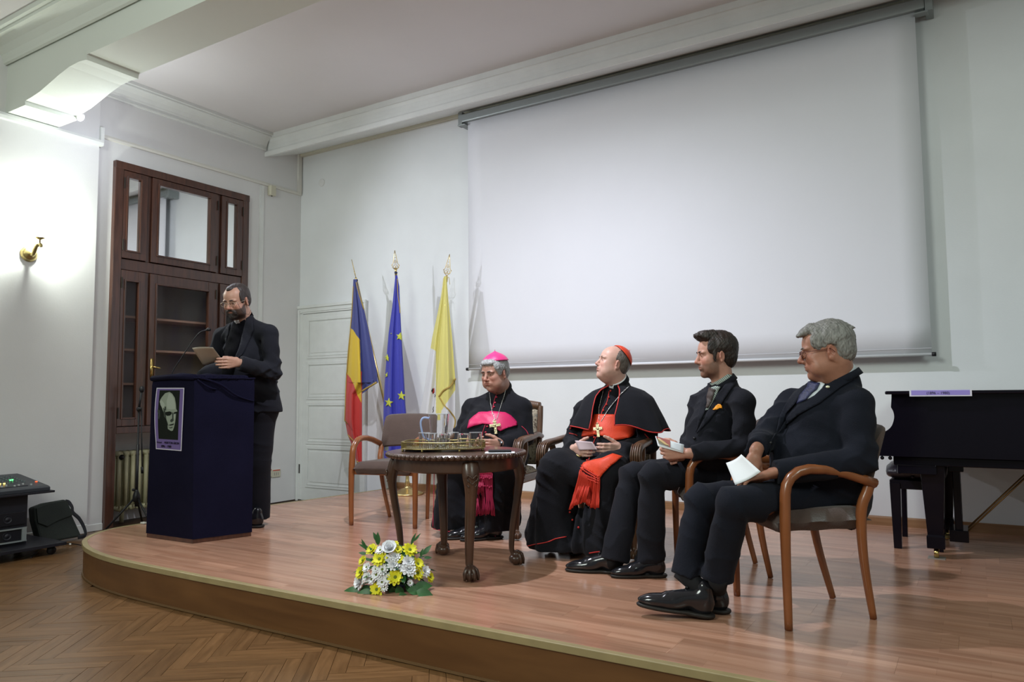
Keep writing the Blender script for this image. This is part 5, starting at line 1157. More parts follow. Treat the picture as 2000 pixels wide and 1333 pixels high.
# ================================================================== smooth-blended figure modelling
def nv(v): return np.array(v, dtype=np.float64)
def un(v): v = nv(v); return v/np.linalg.norm(v)
def axis(lo, hi, fine, hc, hf):
    out = [lo]; 
    while out[-1] < hi:
        x = out[-1]; h_ = hc
        for a, b in fine:
            if a-hf <= x < b: h_ = hf; break
            if x < a and x+h_ > a: h_ = max(a-x, hf*0.5)
        out.append(x+h_)
    return np.array(out, dtype=np.float32)
class Field:
    def __init__(s, xs, ys, zs): s.ax = [xs, ys, zs]; s.d = np.full((len(xs), len(ys), len(zs)), 10, np.float32)
    @staticmethod
    def uniform(lo, hi, h): return Field(*[np.arange(lo[i], hi[i]+h, h, dtype=np.float32) for i in range(3)])
    def win(s, lo, hi):
        sl = tuple(slice(max(0, np.searchsorted(s.ax[i], lo[i])-1), min(len(s.ax[i]), np.searchsorted(s.ax[i], hi[i])+1)) for i in range(3))
        if any(q.stop <= q.start for q in sl): return None, None
        g = (s.ax[0][sl[0]][:, None, None], s.ax[1][sl[1]][None, :, None], s.ax[2][sl[2]][None, None, :]); return sl, g
    def put(s, fn, lo, hi, k, mode='add'):
        m = k+0.03; sl, g = s.win(nv(lo)-m, nv(hi)+m)
        if sl is None: return
        p = fn(*g).astype(np.float32); c = s.d[sl]
        if mode == 'add': h_ = np.clip(0.5+0.5*(c-p)/k, 0, 1); s.d[sl] = c*(1-h_)+p*h_-k*h_*(1-h_)
        else: p = -p; h_ = np.clip(0.5-0.5*(c-p)/k, 0, 1); s.d[sl] = c*(1-h_)+p*h_+k*h_*(1-h_)
    def cone(s, a, b, ra, rb, k=0.02, flat=None, clip=None, mode='add', clipk=None):
        a, b = nv(a), nv(b); ba = b-a; bb = max(ba @ ba, 1e-9)
        if flat is not None: n_ = un(flat[0]); q = 1/flat[1]-1
        def fn(X, Y, Z):
            x, y, z = X-a[0], Y-a[1], Z-a[2]
            t = np.clip((x*ba[0]+y*ba[1]+z*ba[2])/bb, 0, 1)
            ex, ey, ez = x-t*ba[0], y-t*ba[1], z-t*ba[2]
            if flat is not None:
                dn = (ex*n_[0]+ey*n_[1]+ez*n_[2])*q; ex, ey, ez = ex+dn*n_[0], ey+dn*n_[1], ez+dn*n_[2]
            d = np.sqrt(ex*ex+ey*ey+ez*ez)-(ra+(rb-ra)*t)
            if flat is not None: d = d*((1+flat[1])/2)
            if clip is not None:
                cp, cn = nv(clip[0]), un(clip[1]); d = np.maximum(d, (X-cp[0])*cn[0]+(Y-cp[1])*cn[1]+(Z-cp[2])*cn[2])
            return d
        r = max(ra, rb); s.put(fn, np.minimum(a, b)-r, np.maximum(a, b)+r, k, mode)
    def chain(s, pts, rs, k=0.02, **kw):
        for i in range(len(pts)-1): s.cone(pts[i], pts[i+1], rs[i], rs[i+1], k, **kw)
    def ell(s, c, rad, k=0.02, fr=None, mode='add'):
        """fr: Frame; c is then local. rad = semi-axes along the frame"""
        if fr is None: fr = Frame((0, 0, 0), (1, 0, 0), (0, 0, 1))
        c = nv(c); rad = nv(rad); W = fr.w(c); R_ = fr.R
        def fn(X, Y, Z):
            x, y, z = X-W[0], Y-W[1], Z-W[2]; l = [(x*R_[i][0]+y*R_[i][1]+z*R_[i][2])/fr.s for i in range(3)]
            k0 = np.sqrt(sum((l[i]/rad[i])**2 for i in range(3))); k1 = np.sqrt(sum((l[i]/rad[i]**2)**2 for i in range(3)))+1e-6
            return k0*(k0-1)/k1*fr.s
        r = max(rad)*fr.s; s.put(fn, W-r, W+r, k, mode)
    def rbox(s, c, half, r, k=0.02, fr=None, mode='add'):
        c = nv(c); half = nv(half); W = fr.w(c); R_ = fr.R
        def fn(X, Y, Z):
            x, y, z = X-W[0], Y-W[1], Z-W[2]; l = [(x*R_[i][0]+y*R_[i][1]+z*R_[i][2])/fr.s for i in range(3)]
            q = [np.abs(l[i])-(half[i]-r) for i in range(3)]
            return (np.sqrt(sum(np.maximum(a, 0)**2 for a in q))+np.minimum(np.maximum(q[0], np.maximum(q[1], q[2])), 0)-r)*fr.s
        rr = np.linalg.norm(half)*fr.s; s.put(fn, W-rr, W+rr, k, mode)
    def disp(s, fn, lo=(-99,)*3, hi=(99,)*3):
        sl, g = s.win(nv(lo), nv(hi))
        if sl is not None: s.d[sl] += fn(*g).astype(np.float32)
    def cutplane(s, p, n):
        X, Y, Z = s.ax[0][:, None, None], s.ax[1][None, :, None], s.ax[2][None, None, :]; p = nv(p); n = un(n)
        s.d = np.maximum(s.d, ((X-p[0])*n[0]+(Y-p[1])*n[1]+(Z-p[2])*n[2]).astype(np.float32))
    def mesh(s, name):
        d = s.d; ins = d < 0; A = ins[:-1, :-1, :-1]; cnt = np.zeros(A.shape, np.int8)
        nx, ny, nz = d.shape
        offs = [(i, j, k) for i in (0, 1) for j in (0, 1) for k in (0, 1)]
        for i, j, k in offs: cnt += ins[i:nx-1+i, j:ny-1+j, k:nz-1+k]
        act = np.argwhere((cnt > 0) & (cnt < 8)); n_ = len(act)
        idx = np.full(A.shape, -1, np.int32); idx[act[:, 0], act[:, 1], act[:, 2]] = np.arange(n_)
        V = {o: d[act[:, 0]+o[0], act[:, 1]+o[1], act[:, 2]+o[2]] for o in offs}
        pos = np.zeros((n_, 3)); c = np.zeros(n_)
        for o in offs:
            for a_ in range(3):
                if o[a_] == 0:
                    o2 = tuple(o[q]+(1 if q == a_ else 0) for q in range(3)); v0, v1 = V[o], V[o2]; m = (v0 < 0) != (v1 < 0)
                    t = np.where(m, v0/np.where(v0-v1 == 0, 1, v0-v1), 0)
                    for q in range(3): pos[:, q] += np.where(m, o[q]+(t if q == a_ else 0), 0)
                    c += m
        pos /= c[:, None]; P_ = np.zeros((n_, 3))
        for q in range(3):
            ax = s.ax[q]; P_[:, q] = ax[act[:, q]]+(ax[act[:, q]+1]-ax[act[:, q]])*pos[:, q]
        F_ = []
        for a_ in range(3):
            b_, c_ = [(1, 2), (0, 2), (0, 1)][a_]
            sl0 = [slice(None)]*3; sl1 = [slice(None)]*3; sl0[a_] = slice(0, -1); sl1[a_] = slice(1, None)
            i0, i1 = ins[tuple(sl0)], ins[tuple(sl1)]; e = np.argwhere(i0 != i1)
            ok = (e[:, b_] > 0) & (e[:, c_] > 0) & (e[:, b_] < idx.shape[b_]) & (e[:, c_] < idx.shape[c_]); e = e[ok]
            inside_first = i0[e[:, 0], e[:, 1], e[:, 2]]
            def g(db, dc):
                q = e.copy(); q[:, b_] -= db; q[:, c_] -= dc; return idx[q[:, 0], q[:, 1], q[:, 2]]
            quad = np.stack([g(1, 1), g(0, 1), g(0, 0), g(1, 0)], 1)
            flip = inside_first if a_ == 1 else ~inside_first; quad[flip] = quad[flip][:, ::-1]; F_.append(quad)
        F_ = np.concatenate(F_); F_ = F_[(F_ >= 0).all(1)]
        me_ = bpy.data.meshes.new(name); me_.vertices.add(n_); me_.vertices.foreach_set('co', P_.astype(np.float32).ravel())
        me_.loops.add(len(F_)*4); me_.loops.foreach_set('vertex_index', F_.astype(np.int32).ravel())
        me_.polygons.add(len(F_)); me_.polygons.foreach_set('loop_start', np.arange(0, len(F_)*4, 4, dtype=np.int32)); me_.polygons.foreach_set('loop_total', np.full(len(F_), 4, np.int32))
        me_.update(calc_edges=True); me_.shade_smooth(); me_['_n'] = n_; s.P = P_; return me_
class Frame:
    def __init__(s, o, f, u, sc_=1.0):
        s.o = nv(o); f = un(f); l = un(np.cross(nv(u), f)); u = np.cross(f, l); s.R = np.array([f, l, u]); s.s = sc_
    def w(s, p): return s.o+(nv(p)*s.s) @ s.R
    def d(s, v): return nv(v) @ s.R
    def loc(s, P_): return ((P_-s.o) @ s.R.T)/s.s
def facedir(pos, yaw, pitch):
    """yaw: degrees turned from picture-left towards the viewer; pitch up"""
    v = Vector((pos[0], pos[1], 0)).normalized(); right = Vector((v.y, -v.x, 0)); a, p = math.radians(yaw), math.radians(pitch)
    h_ = -right*math.cos(a)-v*math.sin(a); return nv(h_*math.cos(p)+Vector((0, 0, math.sin(p)))), nv(-h_*math.sin(p)+Vector((0, 0, math.cos(p))))
def head(F_, fr, neckb, o):
    """builds head and neck in the head frame: x forward, y to the person's left, z up, eyes at z=0"""
    E_ = lambda c, r, k=0.015, mode='add': F_.ell(c, r, k, fr, mode)
    fat = o.get('fat', 0)
    E_((-0.012, 0, 0.036), (0.097, 0.076, 0.086), 0.02)
    E_((0.030, 0, 0.030), (0.062, 0.064, 0.066), 0.03)
    E_((0.028, 0, -0.035), (0.062, 0.060+fat*0.6, 0.066), 0.03)
    E_((0.030, 0, -0.078), (0.050+fat*.3, 0.052+fat, 0.036+fat*0.4), 0.03)
    E_((0.074, 0, -0.100), (0.018, 0.021, 0.017), 0.022)                      # chin
    for s in (-1, 1):
        E_((0.064, s*0.040, -0.026), (0.024, 0.024, 0.022), 0.02)            # cheekbone
        E_((0.046, s*(0.046+fat*.5), -0.066), (0.030, 0.018+fat*.3, 0.030), 0.025)  # cheek and jowl
        E_((0.082, s*0.028, 0.019), (0.015, 0.026, 0.009), 0.012)            # brow ridge
    for s in (-1, 1): E_((0.096, s*0.031, 0.001), (0.013, 0.018, 0.012), 0.010, 'sub')
    ns = o.get('nose', 1.0)
    F_.cone(fr.w((0.086, 0, 0.016)), fr.w((0.086+0.023*ns, 0, -0.027)), 0.008*fr.s, 0.0105*fr.s, 0.010)
    E_((0.084+0.023*ns, 0, -0.031), (0.012, 0.0125, 0.0095), 0.007)
    for s in (-1, 1): E_((0.083+0.013*ns, s*0.0125, -0.035), (0.011, 0.0065, 0.0075), 0.005)
    for s in (-1, 1): E_((0.084+0.015*ns, s*0.006, -0.0425), (0.004, 0.003, 0.003), 0.003, 'sub')
    E_((0.085, 0, -0.060), (0.012, 0.030, 0.017), 0.018)                      # mouth mound
    E_((0.0925, 0, -0.0575), (0.0055, 0.024, 0.0034), 0.006); E_((0.0915, 0, -0.0665), (0.0055, 0.020, 0.0040), 0.006)
    E_((0.0980, 0, -0.0620), (0.006, 0.026, 0.0011), 0.003, 'sub')
    E_((0.090, 0, -0.078), (0.006, 0.016, 0.005), 0.006, 'sub')
    for s in (-1, 1):
        E_((0.078, s*0.031, 0.0005), (0.0142, 0.0142, 0.0120), 0.004)        # lids around the eyeball
        op = o.get('eye', 0.0042)
        E_((0.0915, s*0.031, -0.001), (0.007, 0.0125, op), 0.002, 'sub')
        ef = Frame(fr.w((-0.008, s*0.0775, -0.008)), fr.d((1, s*0.38, 0)), fr.d((-0.12, 0, 1)), fr.s)
        F_.ell((0, 0, 0), (0.0175, 0.0060, 0.030), 0.005, ef); F_.ell((-0.002, s*0.006, 0.004), (0.0115, 0.0045, 0.020), 0.003, ef, 'sub'); F_.ell((0.004, s*0.004, -0.024), (0.009, 0.005, 0.009), 0.004, ef)
        F_.ell((0.012, s*0.002, -0.004), (0.0045, 0.005, 0.0065), 0.003, ef)
    nr = o.get('neck', 0.054)
    F_.cone(fr.w((-0.020, 0, -0.050)), neckb, nr*fr.s, nr+0.006, 0.03)
    if fat: F_.cone(fr.w((0.022, 0, -0.095)), nv(neckb)+fr.d((0.03, 0, 0.01)), 0.042, 0.050, 0.03)
def hand(F_, wr, d, n_, thumb, curl=(0.5, 0.6, 0.5), spread=0.02, sc_=1.0, tcurl=0.4, k=0.004, tdir=None):
    """wr wrist, d towards the knuckles, n_ palm side normal, thumb = side vector of the thumb"""
    d = un(d); s = nv(thumb)-d*(nv(thumb) @ d); s = un(s); n2 = nv(n_)-d*(nv(n_) @ d); n2 = n2-s*(n2 @ s); n2 = un(n2); wr = nv(wr)
    fr = Frame(wr, d, -n2, 1); 
    def W(a, b, c): return wr+d*(a*sc_)+s*(b*sc_)+n2*(c*sc_)
    F_.cone(W(-0.045, 0, 0), W(0.005, 0, 0), 0.025*sc_, 0.0255*sc_, 0.01, flat=(n2, 0.75))
    for b0, b1, r_ in ((0.014, 0.028, 0.016), (0.004, 0.010, 0.0165), (-0.006, -0.010, 0.016), (-0.014, -0.028, 0.0145)):
        F_.cone(W(0.008, b0, 0), W(0.083, b1, -0.002), r_*sc_, (r_-0.003)*sc_, 0.008)
    fing = ((0.030, 0.072, 0.0088, 0.0), (0.0105, 0.080, 0.0090, 0.004), (-0.0095, 0.075, 0.0086, 0.001), (-0.0285, 0.060, 0.0078, -0.006))
    for i, (b_, L_, r_, dx) in enumerate(fing):
        p = W(0.086+dx, b_, -0.002); ang = 0; dirx = d*math.cos((1.5-i)*-spread)+s*math.sin((1.5-i)*spread); dirx = un(dirx); r0 = r_*1.08
        for j, fr_ in enumerate((0.46, 0.30, 0.24)):
            ang += (curl[j] if not isinstance(curl[j], (list, tuple)) else curl[j][i]); dd = dirx*math.cos(ang)+n2*math.sin(ang)
            q = p+dd*(L_*fr_*1.0*sc_); r1 = r0*0.93; F_.cone(p, q, r0*sc_, r1*sc_, k); p, r0 = q, r1
    p = W(0.018, 0.024, 0.006); F_.cone(W(0.01, 0.008, 0.006), p, 0.018*sc_, 0.0165*sc_, 0.008)
    td = un(d*0.75+s*0.62+n2*0.25) if tdir is None else un(tdir); t2 = un(td+(d*0.5-s*0.45+n2*0.35)*tcurl)
    t3 = un(t2+(d*0.4-s*0.6+n2*0.3)*tcurl)
    for q_, L_, ra, rb in ((td, 0.040, 0.0145, 0.0115), (t2, 0.032, 0.0113, 0.0100), (t3, 0.025, 0.0100, 0.0085)):
        q = p+q_*(L_*sc_); F_.cone(p, q, ra*sc_, rb*sc_, 0.005); p = q
def torso(F_, J, o, inf=0.0, k=0.05):
    sL, sR, hL, hR = [nv(J[q]) for q in ('shL', 'shR', 'hipL', 'hipR')]; cs, hc = (sL+sR)/2, (hL+hR)/2
    s = un(sL-sR); fr_ = np.cross(s, [0, 0, 1]); fr_ = un(fr_); up = un(cs-hc); J['s'], J['fr'], J['up'], J['cs'], J['hc'] = s, fr_, up, cs, hc
    bel = o.get('belly', 0.02); w_ = o.get('w', 1.0); be = hc*(0.62)+cs*0.38+fr_*(0.03+bel*0.7); ch = cs-up*0.12+fr_*0.02
    rp, rb, rc = (0.165*w_+inf, 0.150*w_+bel+inf, 0.158*w_+inf)
    F_.cone(hc+up*0.02, be, rp, rb, k, flat=(fr_, 0.76)); F_.cone(be, ch, rb, rc, k, flat=(fr_, 0.76))
    F_.cone(ch, cs-up*0.045, rc, 0.125*w_+inf, k, flat=(fr_, 0.66))
    F_.cone(sL+s*(-0.01), sR+s*0.01, o.get('shr', 0.060)+inf, o.get('shr', 0.060)+inf, k)
    F_.cone(nv(J['neck'])-up*0.030-fr_*0.012, cs-up*0.03, 0.064+inf, 0.11+inf, k)
    for q in (sL, sR): F_.cone(nv(J['neck'])-up*0.030-fr_*0.01, q-up*0.002, 0.050+inf, 0.054+inf, k)
def wavy(amp, kv, ph=0.0, warp=1.2, kv2=None, mask=None):
    kv = nv(kv); kv2 = nv(kv2) if kv2 is not None else np.array([kv[1], kv[2], kv[0]])*0.35
    def fn(X, Y, Z):
        q = np.sin(X*kv2[0]+Y*kv2[1]+Z*kv2[2]+ph*1.7); r = amp*np.sin(X*kv[0]+Y*kv[1]+Z*kv[2]+ph+warp*q)
        if mask is not None: r = r*mask(X, Y, Z)
        return r
    return fn
def near(c, r):
    c = nv(c); return lambda X, Y, Z: np.exp(-(((X-c[0])**2+(Y-c[1])**2+(Z-c[2])**2)/r**2))
skinm = mat('skin', (0.5, 0.3, 0.22), 0.42, attr='tint', var=0.06, vscale=45, bump=0.05, bscale=220, sss=0.08, spec=0.4)
eyew = mat('eye_white', (0.62, 0.58, 0.55), 0.2); eyed = mat('iris_dark', (0.03, 0.02, 0.015), 0.15)
suitm = mat('dark_suit_wool', (0.0095, 0.0100, 0.0150), 0.9, bump=0.2, bscale=240, var=0.10, vscale=5, sheen=0.03, spec=0.25)
suit2 = mat('midnight_blue_suit', (0.0075, 0.0090, 0.0160), 0.9, bump=0.2, bscale=240, var=0.10, vscale=5, sheen=0.03, spec=0.25)
casm = mat('black_cassock_cloth', (0.0085, 0.0085, 0.0120), 0.9, bump=0.2, bscale=200, var=0.10, vscale=4, sheen=0.03, spec=0.25)
shoem = mat('polished_black_leather', (0.012, 0.012, 0.015), 0.16, coat=0.4)
redp = mat('red_piping', (0.50, 0.025, 0.02), 0.6); pinkp = mat('crimson_piping', (0.42, 0.02, 0.05), 0.6)
sashr = mat('scarlet_silk', (0.72, 0.055, 0.015), 0.5, bump=0.15, bscale=180, var=0.04); sashp = mat('magenta_silk', (0.60, 0.022, 0.12), 0.42, bump=0.15, bscale=180, var=0.04)
whitec = mat('white_cotton', (0.62, 0.66, 0.70), 0.75)
def bounds(J, keys, pad):
    A = np.array([nv(J[k]) for k in keys if k in J]); return A.min(0)-pad, A.max(0)+pad
def body_mesh(t, J, fr, o, hands, legs=True):
    """the one continuous body: head, neck, torso, arms with hands, legs"""
    keys = [k for k in ('shL', 'shR', 'hipL', 'hipR', 'knL', 'knR', 'anL', 'anR', 'elL', 'elR', 'wrL', 'wrR') if k in J]
    lo, hi = bounds(J, keys, 0.16); top = fr.w((0, 0, 0.16)); lo = np.minimum(lo, fr.o-0.2); hi = np.maximum(hi, fr.o+0.2)
    hs = [(nv(h_[0])-0.02+un(h_[1])*0.07, ) for h_ in hands]
    fx_, fy_, fz_ = [[(fr.o[i]-0.155, fr.o[i]+0.155)]+[(h_[0][i]-0.11, h_[0][i]+0.11) for h_ in hs] for i in range(3)]
    F_ = Field(axis(lo[0], hi[0], fx_, 0.014, 0.0031), axis(lo[1], hi[1], fy_, 0.014, 0.0031), axis(lo[2], hi[2], fz_, 0.014, 0.0031))
    torso(F_, J, o, -0.035, 0.04)
    for s in 'LR':
        F_.cone(J['sh'+s], J['el'+s], 0.040, 0.035, 0.03)
        if 'wr'+s in J: F_.cone(J['el'+s], J['wr'+s], 0.036, 0.024, 0.02)
        if legs and 'kn'+s in J: F_.cone(J['hip'+s], J['kn'+s], 0.068, 0.048, 0.03); F_.cone(J['kn'+s], nv(J['kn'+s])*0.15+nv(J['an'+s])*0.85, 0.046, 0.030, 0.02)
    head(F_, fr, J['neck'], o)
    for h_ in hands: hand(F_, *h_[:4], **(h_[4] if len(h_) > 4 else {}))
    me_ = F_.mesh('body'); P_ = F_.P; L_ = fr.loc(P_)
    base = nv(o.get('skin', (0.50, 0.285, 0.205))); col = np.tile(base, (len(P_), 1))
    def blob(c, r, tgt, amt, dat=L_):
        w_ = np.exp(-(((dat-nv(c))/nv(r))**2).sum(1))*amt; col[:] = col*(1-w_[:, None])+nv(tgt)*w_[:, None]
    red = base*nv((1.02, 0.62, 0.60))
    for s in (-1, 1): blob((0.07, s*0.042, -0.03), (0.03, 0.022, 0.022), red, 0.6); blob((-0.01, s*0.085, 0), (0.03, 0.012, 0.03), red, 0.6)
    blob((0.115, 0, -0.03), (0.02, 0.018, 0.014), red, 0.6)
    lipc = base*nv((0.80, 0.42, 0.42)); blob((0.098, 0, -0.0575), (0.012, 0.018, 0.0045), lipc, 0.9); blob((0.096, 0, -0.0668), (0.012, 0.016, 0.005), lipc, 0.9)
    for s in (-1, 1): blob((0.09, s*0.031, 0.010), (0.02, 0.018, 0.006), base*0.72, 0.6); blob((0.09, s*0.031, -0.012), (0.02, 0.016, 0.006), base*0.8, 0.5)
    hd = np.linalg.norm(L_, axis=1) < 0.2
    bcol = nv(o.get('brow', (0.05, 0.03, 0.02)))
    for s in (-1, 1):
        for (yy_, zz_, r_) in ((0.014, 0.0205, 0.0042), (0.021, 0.0225, 0.0046), (0.028, 0.0235, 0.0046), (0.035, 0.0230, 0.0042), (0.042, 0.0205, 0.0036)):
            blob((0.09, s*yy_, zz_), (0.03, 0.0055, r_), bcol, 0.75)
        blob((0.09, s*0.031, 0.0045), (0.02, 0.014, 0.0022), base*0.35, 0.8)
    if 'beard' in o:
        c_, a_ = o['beard']; x, y, z = L_[:, 0], L_[:, 1], L_[:, 2]
        sm = lambda v, a, b_: np.clip((v-a)/(b_-a), 0, 1)**2*(3-2*np.clip((v-a)/(b_-a), 0, 1))
        line = -0.018-0.55*np.clip(x-0.02, 0, 0.040)
        m = sm(-(z-line), -0.004, 0.010)*sm(z, -0.140, -0.118)*sm(x, 0.0, 0.014)
        mous = np.exp(-((z+0.049)/0.0055)**2-((np.abs(y)-0.010)/0.016)**2)*(x > 0.07)
        lips = np.exp(-((z+0.062)/0.007)**2-(y/0.019)**2)*(x > 0.08)
        m = np.clip(m*(1-0.9*lips)+mous*0.9, 0, 1)*hd
        w_ = m*a_; col[:] = col*(1-w_[:, None])+nv(c_)*w_[:, None]
    at = me_.color_attributes.new('tint', 'FLOAT_COLOR', 'POINT'); at.data.foreach_set('color', np.concatenate([col, np.ones((len(col), 1))], 1).astype(np.float32).ravel())
    ob = link('body', me_, skinm, t)
    # eyes and eyebrows
    for s in (-1, 1):
        b = B(); c = fr.w((0.0765, s*0.031, 0)); look = nv(o.get('look', (1, 0, -0.12))); rt_ = Vector(fr.d(look)).to_track_quat('Z', 'Y').to_matrix()
        n_ = 16; rings = []
        for i in range(13):
            a = PI*i/12; rings.append([rt_ @ Vector((math.sin(a)*math.cos(2*PI*j/n_), math.sin(a)*math.sin(2*PI*j/n_), math.cos(a)))*(0.0128*fr.s)+Vector(c) for j in range(n_)])
        b.rings(rings, False); me2 = b.me('eye', True); me2.materials.append(eyew); me2.materials.append(eyed); me2.polygons.foreach_set('material_index', [1 if p.index < n_*3.0 else 0 for p in me2.polygons]); link('eye', me2, None, t)
        bc = o.get('brow', (0.05, 0.03, 0.02)); b = B()
        b.tube([Vector(fr.w(q)) for q in ((0.0975, s*0.012, 0.0215), (0.0985, s*0.021, 0.0230), (0.0945, s*0.034, 0.0235), (0.0850, s*0.047, 0.0180))], [0.0022, 0.0034, 0.0032, 0.0014], 8)
        b.out('eyebrow', mat('brow_%d_%d' % (int(bc[0]*1000), int(bc[1]*1000)), bc, 0.8, bump=0.6, bscale=400), t, smooth=True)
    return ob
def hairmat(name, c1, c2):
    if name in MATS: return MATS[name]
    m = wood(name, c1, c2, 0.5, scale=(40, 40, 12), bump=0.8, nscale=3.0); return m
def hair_mesh(t, fr, adds, subs, m, name='hair', noise_=0.002, extra=None):
    F_ = Field.uniform(fr.o-0.17, fr.o+0.17, 0.0032)
    for c, r in adds: F_.ell(c, r, 0.012, fr)
    if extra: extra(F_)
    for c, r in subs: F_.ell(c, r, 0.006, fr, 'sub')
    F_.disp(wavy(noise_*0.6, (260, 210, 110), 1, 2.4)); F_.disp(wavy(noise_*0.5, (-390, 330, 90), 2, 2.4))
    return link(name, F_.mesh(name), m, t)
# ---- shoes: one pair of meshes shared by all
def shoe_meshes():
    fr = Frame((0, 0, 0), (1, 0, 0), (0, 0, 1)); F_ = Field.uniform((-0.05, -0.07, -0.02), (0.33, 0.07, 0.16), 0.0045)
    F_.ell((0.050, 0, 0.052), (0.052, 0.034, 0.052), 0.02, fr); F_.cone((0.06, 0, 0.075), (0.17, 0, 0.045), 0.038, 0.036, 0.02)
    F_.ell((0.19, 0, 0.036), (0.085, 0.044, 0.030), 0.02, fr); F_.ell((0.25, 0, 0.028), (0.052, 0.032, 0.020), 0.02, fr)
    F_.cone((0.045, 0, 0.07), (0.045, 0, 0.115), 0.036, 0.034, 0.015)
    F_.cutplane((0, 0, 0.012), (0, 0, -1)); F_.disp(wavy(0.0012, (260, 0, 60), 0, 0.6, mask=near((0.19, 0, 0.06), 0.035)))
    up_ = F_.mesh('shoe_upper'); 
    F2 = Field.uniform((-0.05, -0.07, -0.02), (0.34, 0.07, 0.04), 0.004)
    F2.ell((0.198, 0, 0.009), (0.100, 0.043, 0.016), 0.01, fr); F2.ell((0.25, 0, 0.009), (0.055, 0.030, 0.014), 0.01, fr); F2.ell((0.05, 0, 0.010), (0.054, 0.035, 0.018), 0.02, fr); F2.cone((0.03, 0, 0.01), (0.15, 0, 0.012), 0.034, 0.032, 0.02, flat=((0, 0, 1), 0.4)); F2.cutplane((0, 0, 0.016), (0, 0, 1)); F2.cutplane((0, 0, 0.0), (0, 0, -1))
    sole = F2.mesh('sole')
    b = B(); 
    for k in range(4): b.tube([(0.115+k*0.016, -0.016, 0.092-k*0.0085), (0.118+k*0.016, 0, 0.100-k*0.0085), (0.115+k*0.016, 0.016, 0.092-k*0.0085)], 0.0028, 6)
    b.ball((0.112, 0, 0.105), (0.007, 0.012, 0.006), 8, 5)
    lace = b.me('laces', True); lace.materials.append(blackp); up_.materials.append(shoem); sole.materials.append(mat('shoe_sole', (0.018, 0.015, 0.013), 0.6)); return up_, sole, lace
SH = shoe_meshes()
def shoe(t, heel, toe, pitch=0.0, roll=0.0, sc_=1.0, z=None, sock=None):
    heel, toe = Vector(heel), Vector(toe); a = math.atan2(toe.y-heel.y, toe.x-heel.x)
    m = Matrix.Translation(Vector((heel.x, heel.y, (ST+0.002) if z is None else z))) @ Matrix.Rotation(a, 4, 'Z') @ Matrix.Rotation(-pitch, 4, 'Y') @ Matrix.Rotation(roll, 4, 'X') @ Matrix.Scale(sc_, 4)
    o = link('shoe', SH[0], None, t); o.matrix_basis = m
    for me_, n_ in ((SH[1], 'sole'), (SH[2], 'laces')): link(n_, me_, None, o)
    if sock is not None:
        q = m @ Vector((0.045, 0, 0.095)); a_ = Vector(sock); B().tube([a_+(a_-q)*0.5, a_.lerp(q, 0.5), q], [0.046, 0.038, 0.036], 12).out('sock', mat('black_sock', (0.008, 0.008, 0.010), 0.9), t, smooth=True)
    return o
def glasses(t, fr, mt_, cord=False, lens=True):
    b = B(); g = empty
    X = 0.105
    for s in (-1, 1):
        b.tube([Vector(fr.w((X-abs(math.cos(a)*0.0+0.004)*0, s*(0.034+0.024*math.cos(a)), -0.003+0.0165*math.sin(a)))) for a in np.linspace(0, 2*PI, 21)[:-1]], 0.0015, 6, closed=True)
        b.tube([Vector(fr.w(q)) for q in ((X, s*0.058, 0.004), (X-0.012, s*0.071, 0.006), (0.03, s*0.079, 0.004), (-0.006, s*0.085, 0.006), (-0.022, s*0.084, -0.012))], 0.0016, 6)
    b.tube([Vector(fr.w(q)) for q in ((X, -0.011, 0.002), (X+0.004, 0, 0.005), (X, 0.011, 0.002))], 0.0015, 6)
    o = b.out('glasses', mt_, t, smooth=True)
    for s in (-1, 1):
        v = [Vector(fr.w((X, s*(0.034+0.023*math.cos(a)), -0.003+0.0155*math.sin(a)))) for a in np.linspace(0, 2*PI, 21)[:-1]]
        link('lens', mesh_vf('lens', v, [tuple(range(20))]), mat('spectacle_lens', (0.95, 0.97, 0.97), 0.02, trans=1.0, ior=1.01, spec=0.4), o)
    return o
def card(name, pts, m, label, cat, bend=0.0, n_=8):
    """thin sheet through four 3-D corners, slightly bent; front printed material m"""
    a, b_, c, d = [Vector(p) for p in pts]; nr = (b_-a).cross(d-a).normalized(); vs = []; fs = []
    for j in range(n_+1):
        for i in range(n_+1):
            u, v = i/n_, j/n_; vs.append(a.lerp(b_, u).lerp(d.lerp(c, u), v)+nr*(bend*math.sin(PI*u)))
    for j in range(n_):
        for i in range(n_): q = j*(n_+1)+i; fs.append((q, q+1, q+n_+2, q+n_+1))
    o = link(name, mesh_vf(name, vs, fs, True), m); md = o.modifiers.new('s', 'SOLIDIFY'); md.thickness = 0.0008
    return tag(o, label, cat) if label else o
def cross_pendant(t, c, nrm, h, w_, m, flare=0.35, tilt=0.0):
    n_ = Vector(nrm).normalized(); up_ = (Z3-n_*n_.z).normalized(); s = up_.cross(n_); up2 = up_*math.cos(tilt)+s*math.sin(tilt); s = up2.cross(n_); a = h*0.11
    cy = h*0.16; pr = [(-a, -h*0.5), (a, -h*0.5), (a*(1-flare*.3), cy-a), (w_*0.5-a*.4, cy-a*1.0), (w_*0.5, cy-a*1.35), (w_*0.5, cy+a*1.35), (w_*0.5-a*.4, cy+a), (a, cy+a), (a*1.3, h*0.5), (-a*1.3, h*0.5), (-a, cy+a), (-w_*0.5+a*.4, cy+a), (-w_*0.5, cy+a*1.35), (-w_*0.5, cy-a*1.35), (-w_*0.5+a*.4, cy-a), (-a*(1-flare*.3), cy-a)]
    b = B(); b.prism(pr, 0.005, (tuple(s), tuple(up2), tuple(n_)), tuple(Vector(c)))
    b.ball(Vector(c)+up2*(h*0.5+0.006), 0.007, 8, 6); b.ball(Vector(c)+up2*cy+n_*0.006, 0.008, 8, 6)
    return b.out('cross', m, t, bevel=0.0012)
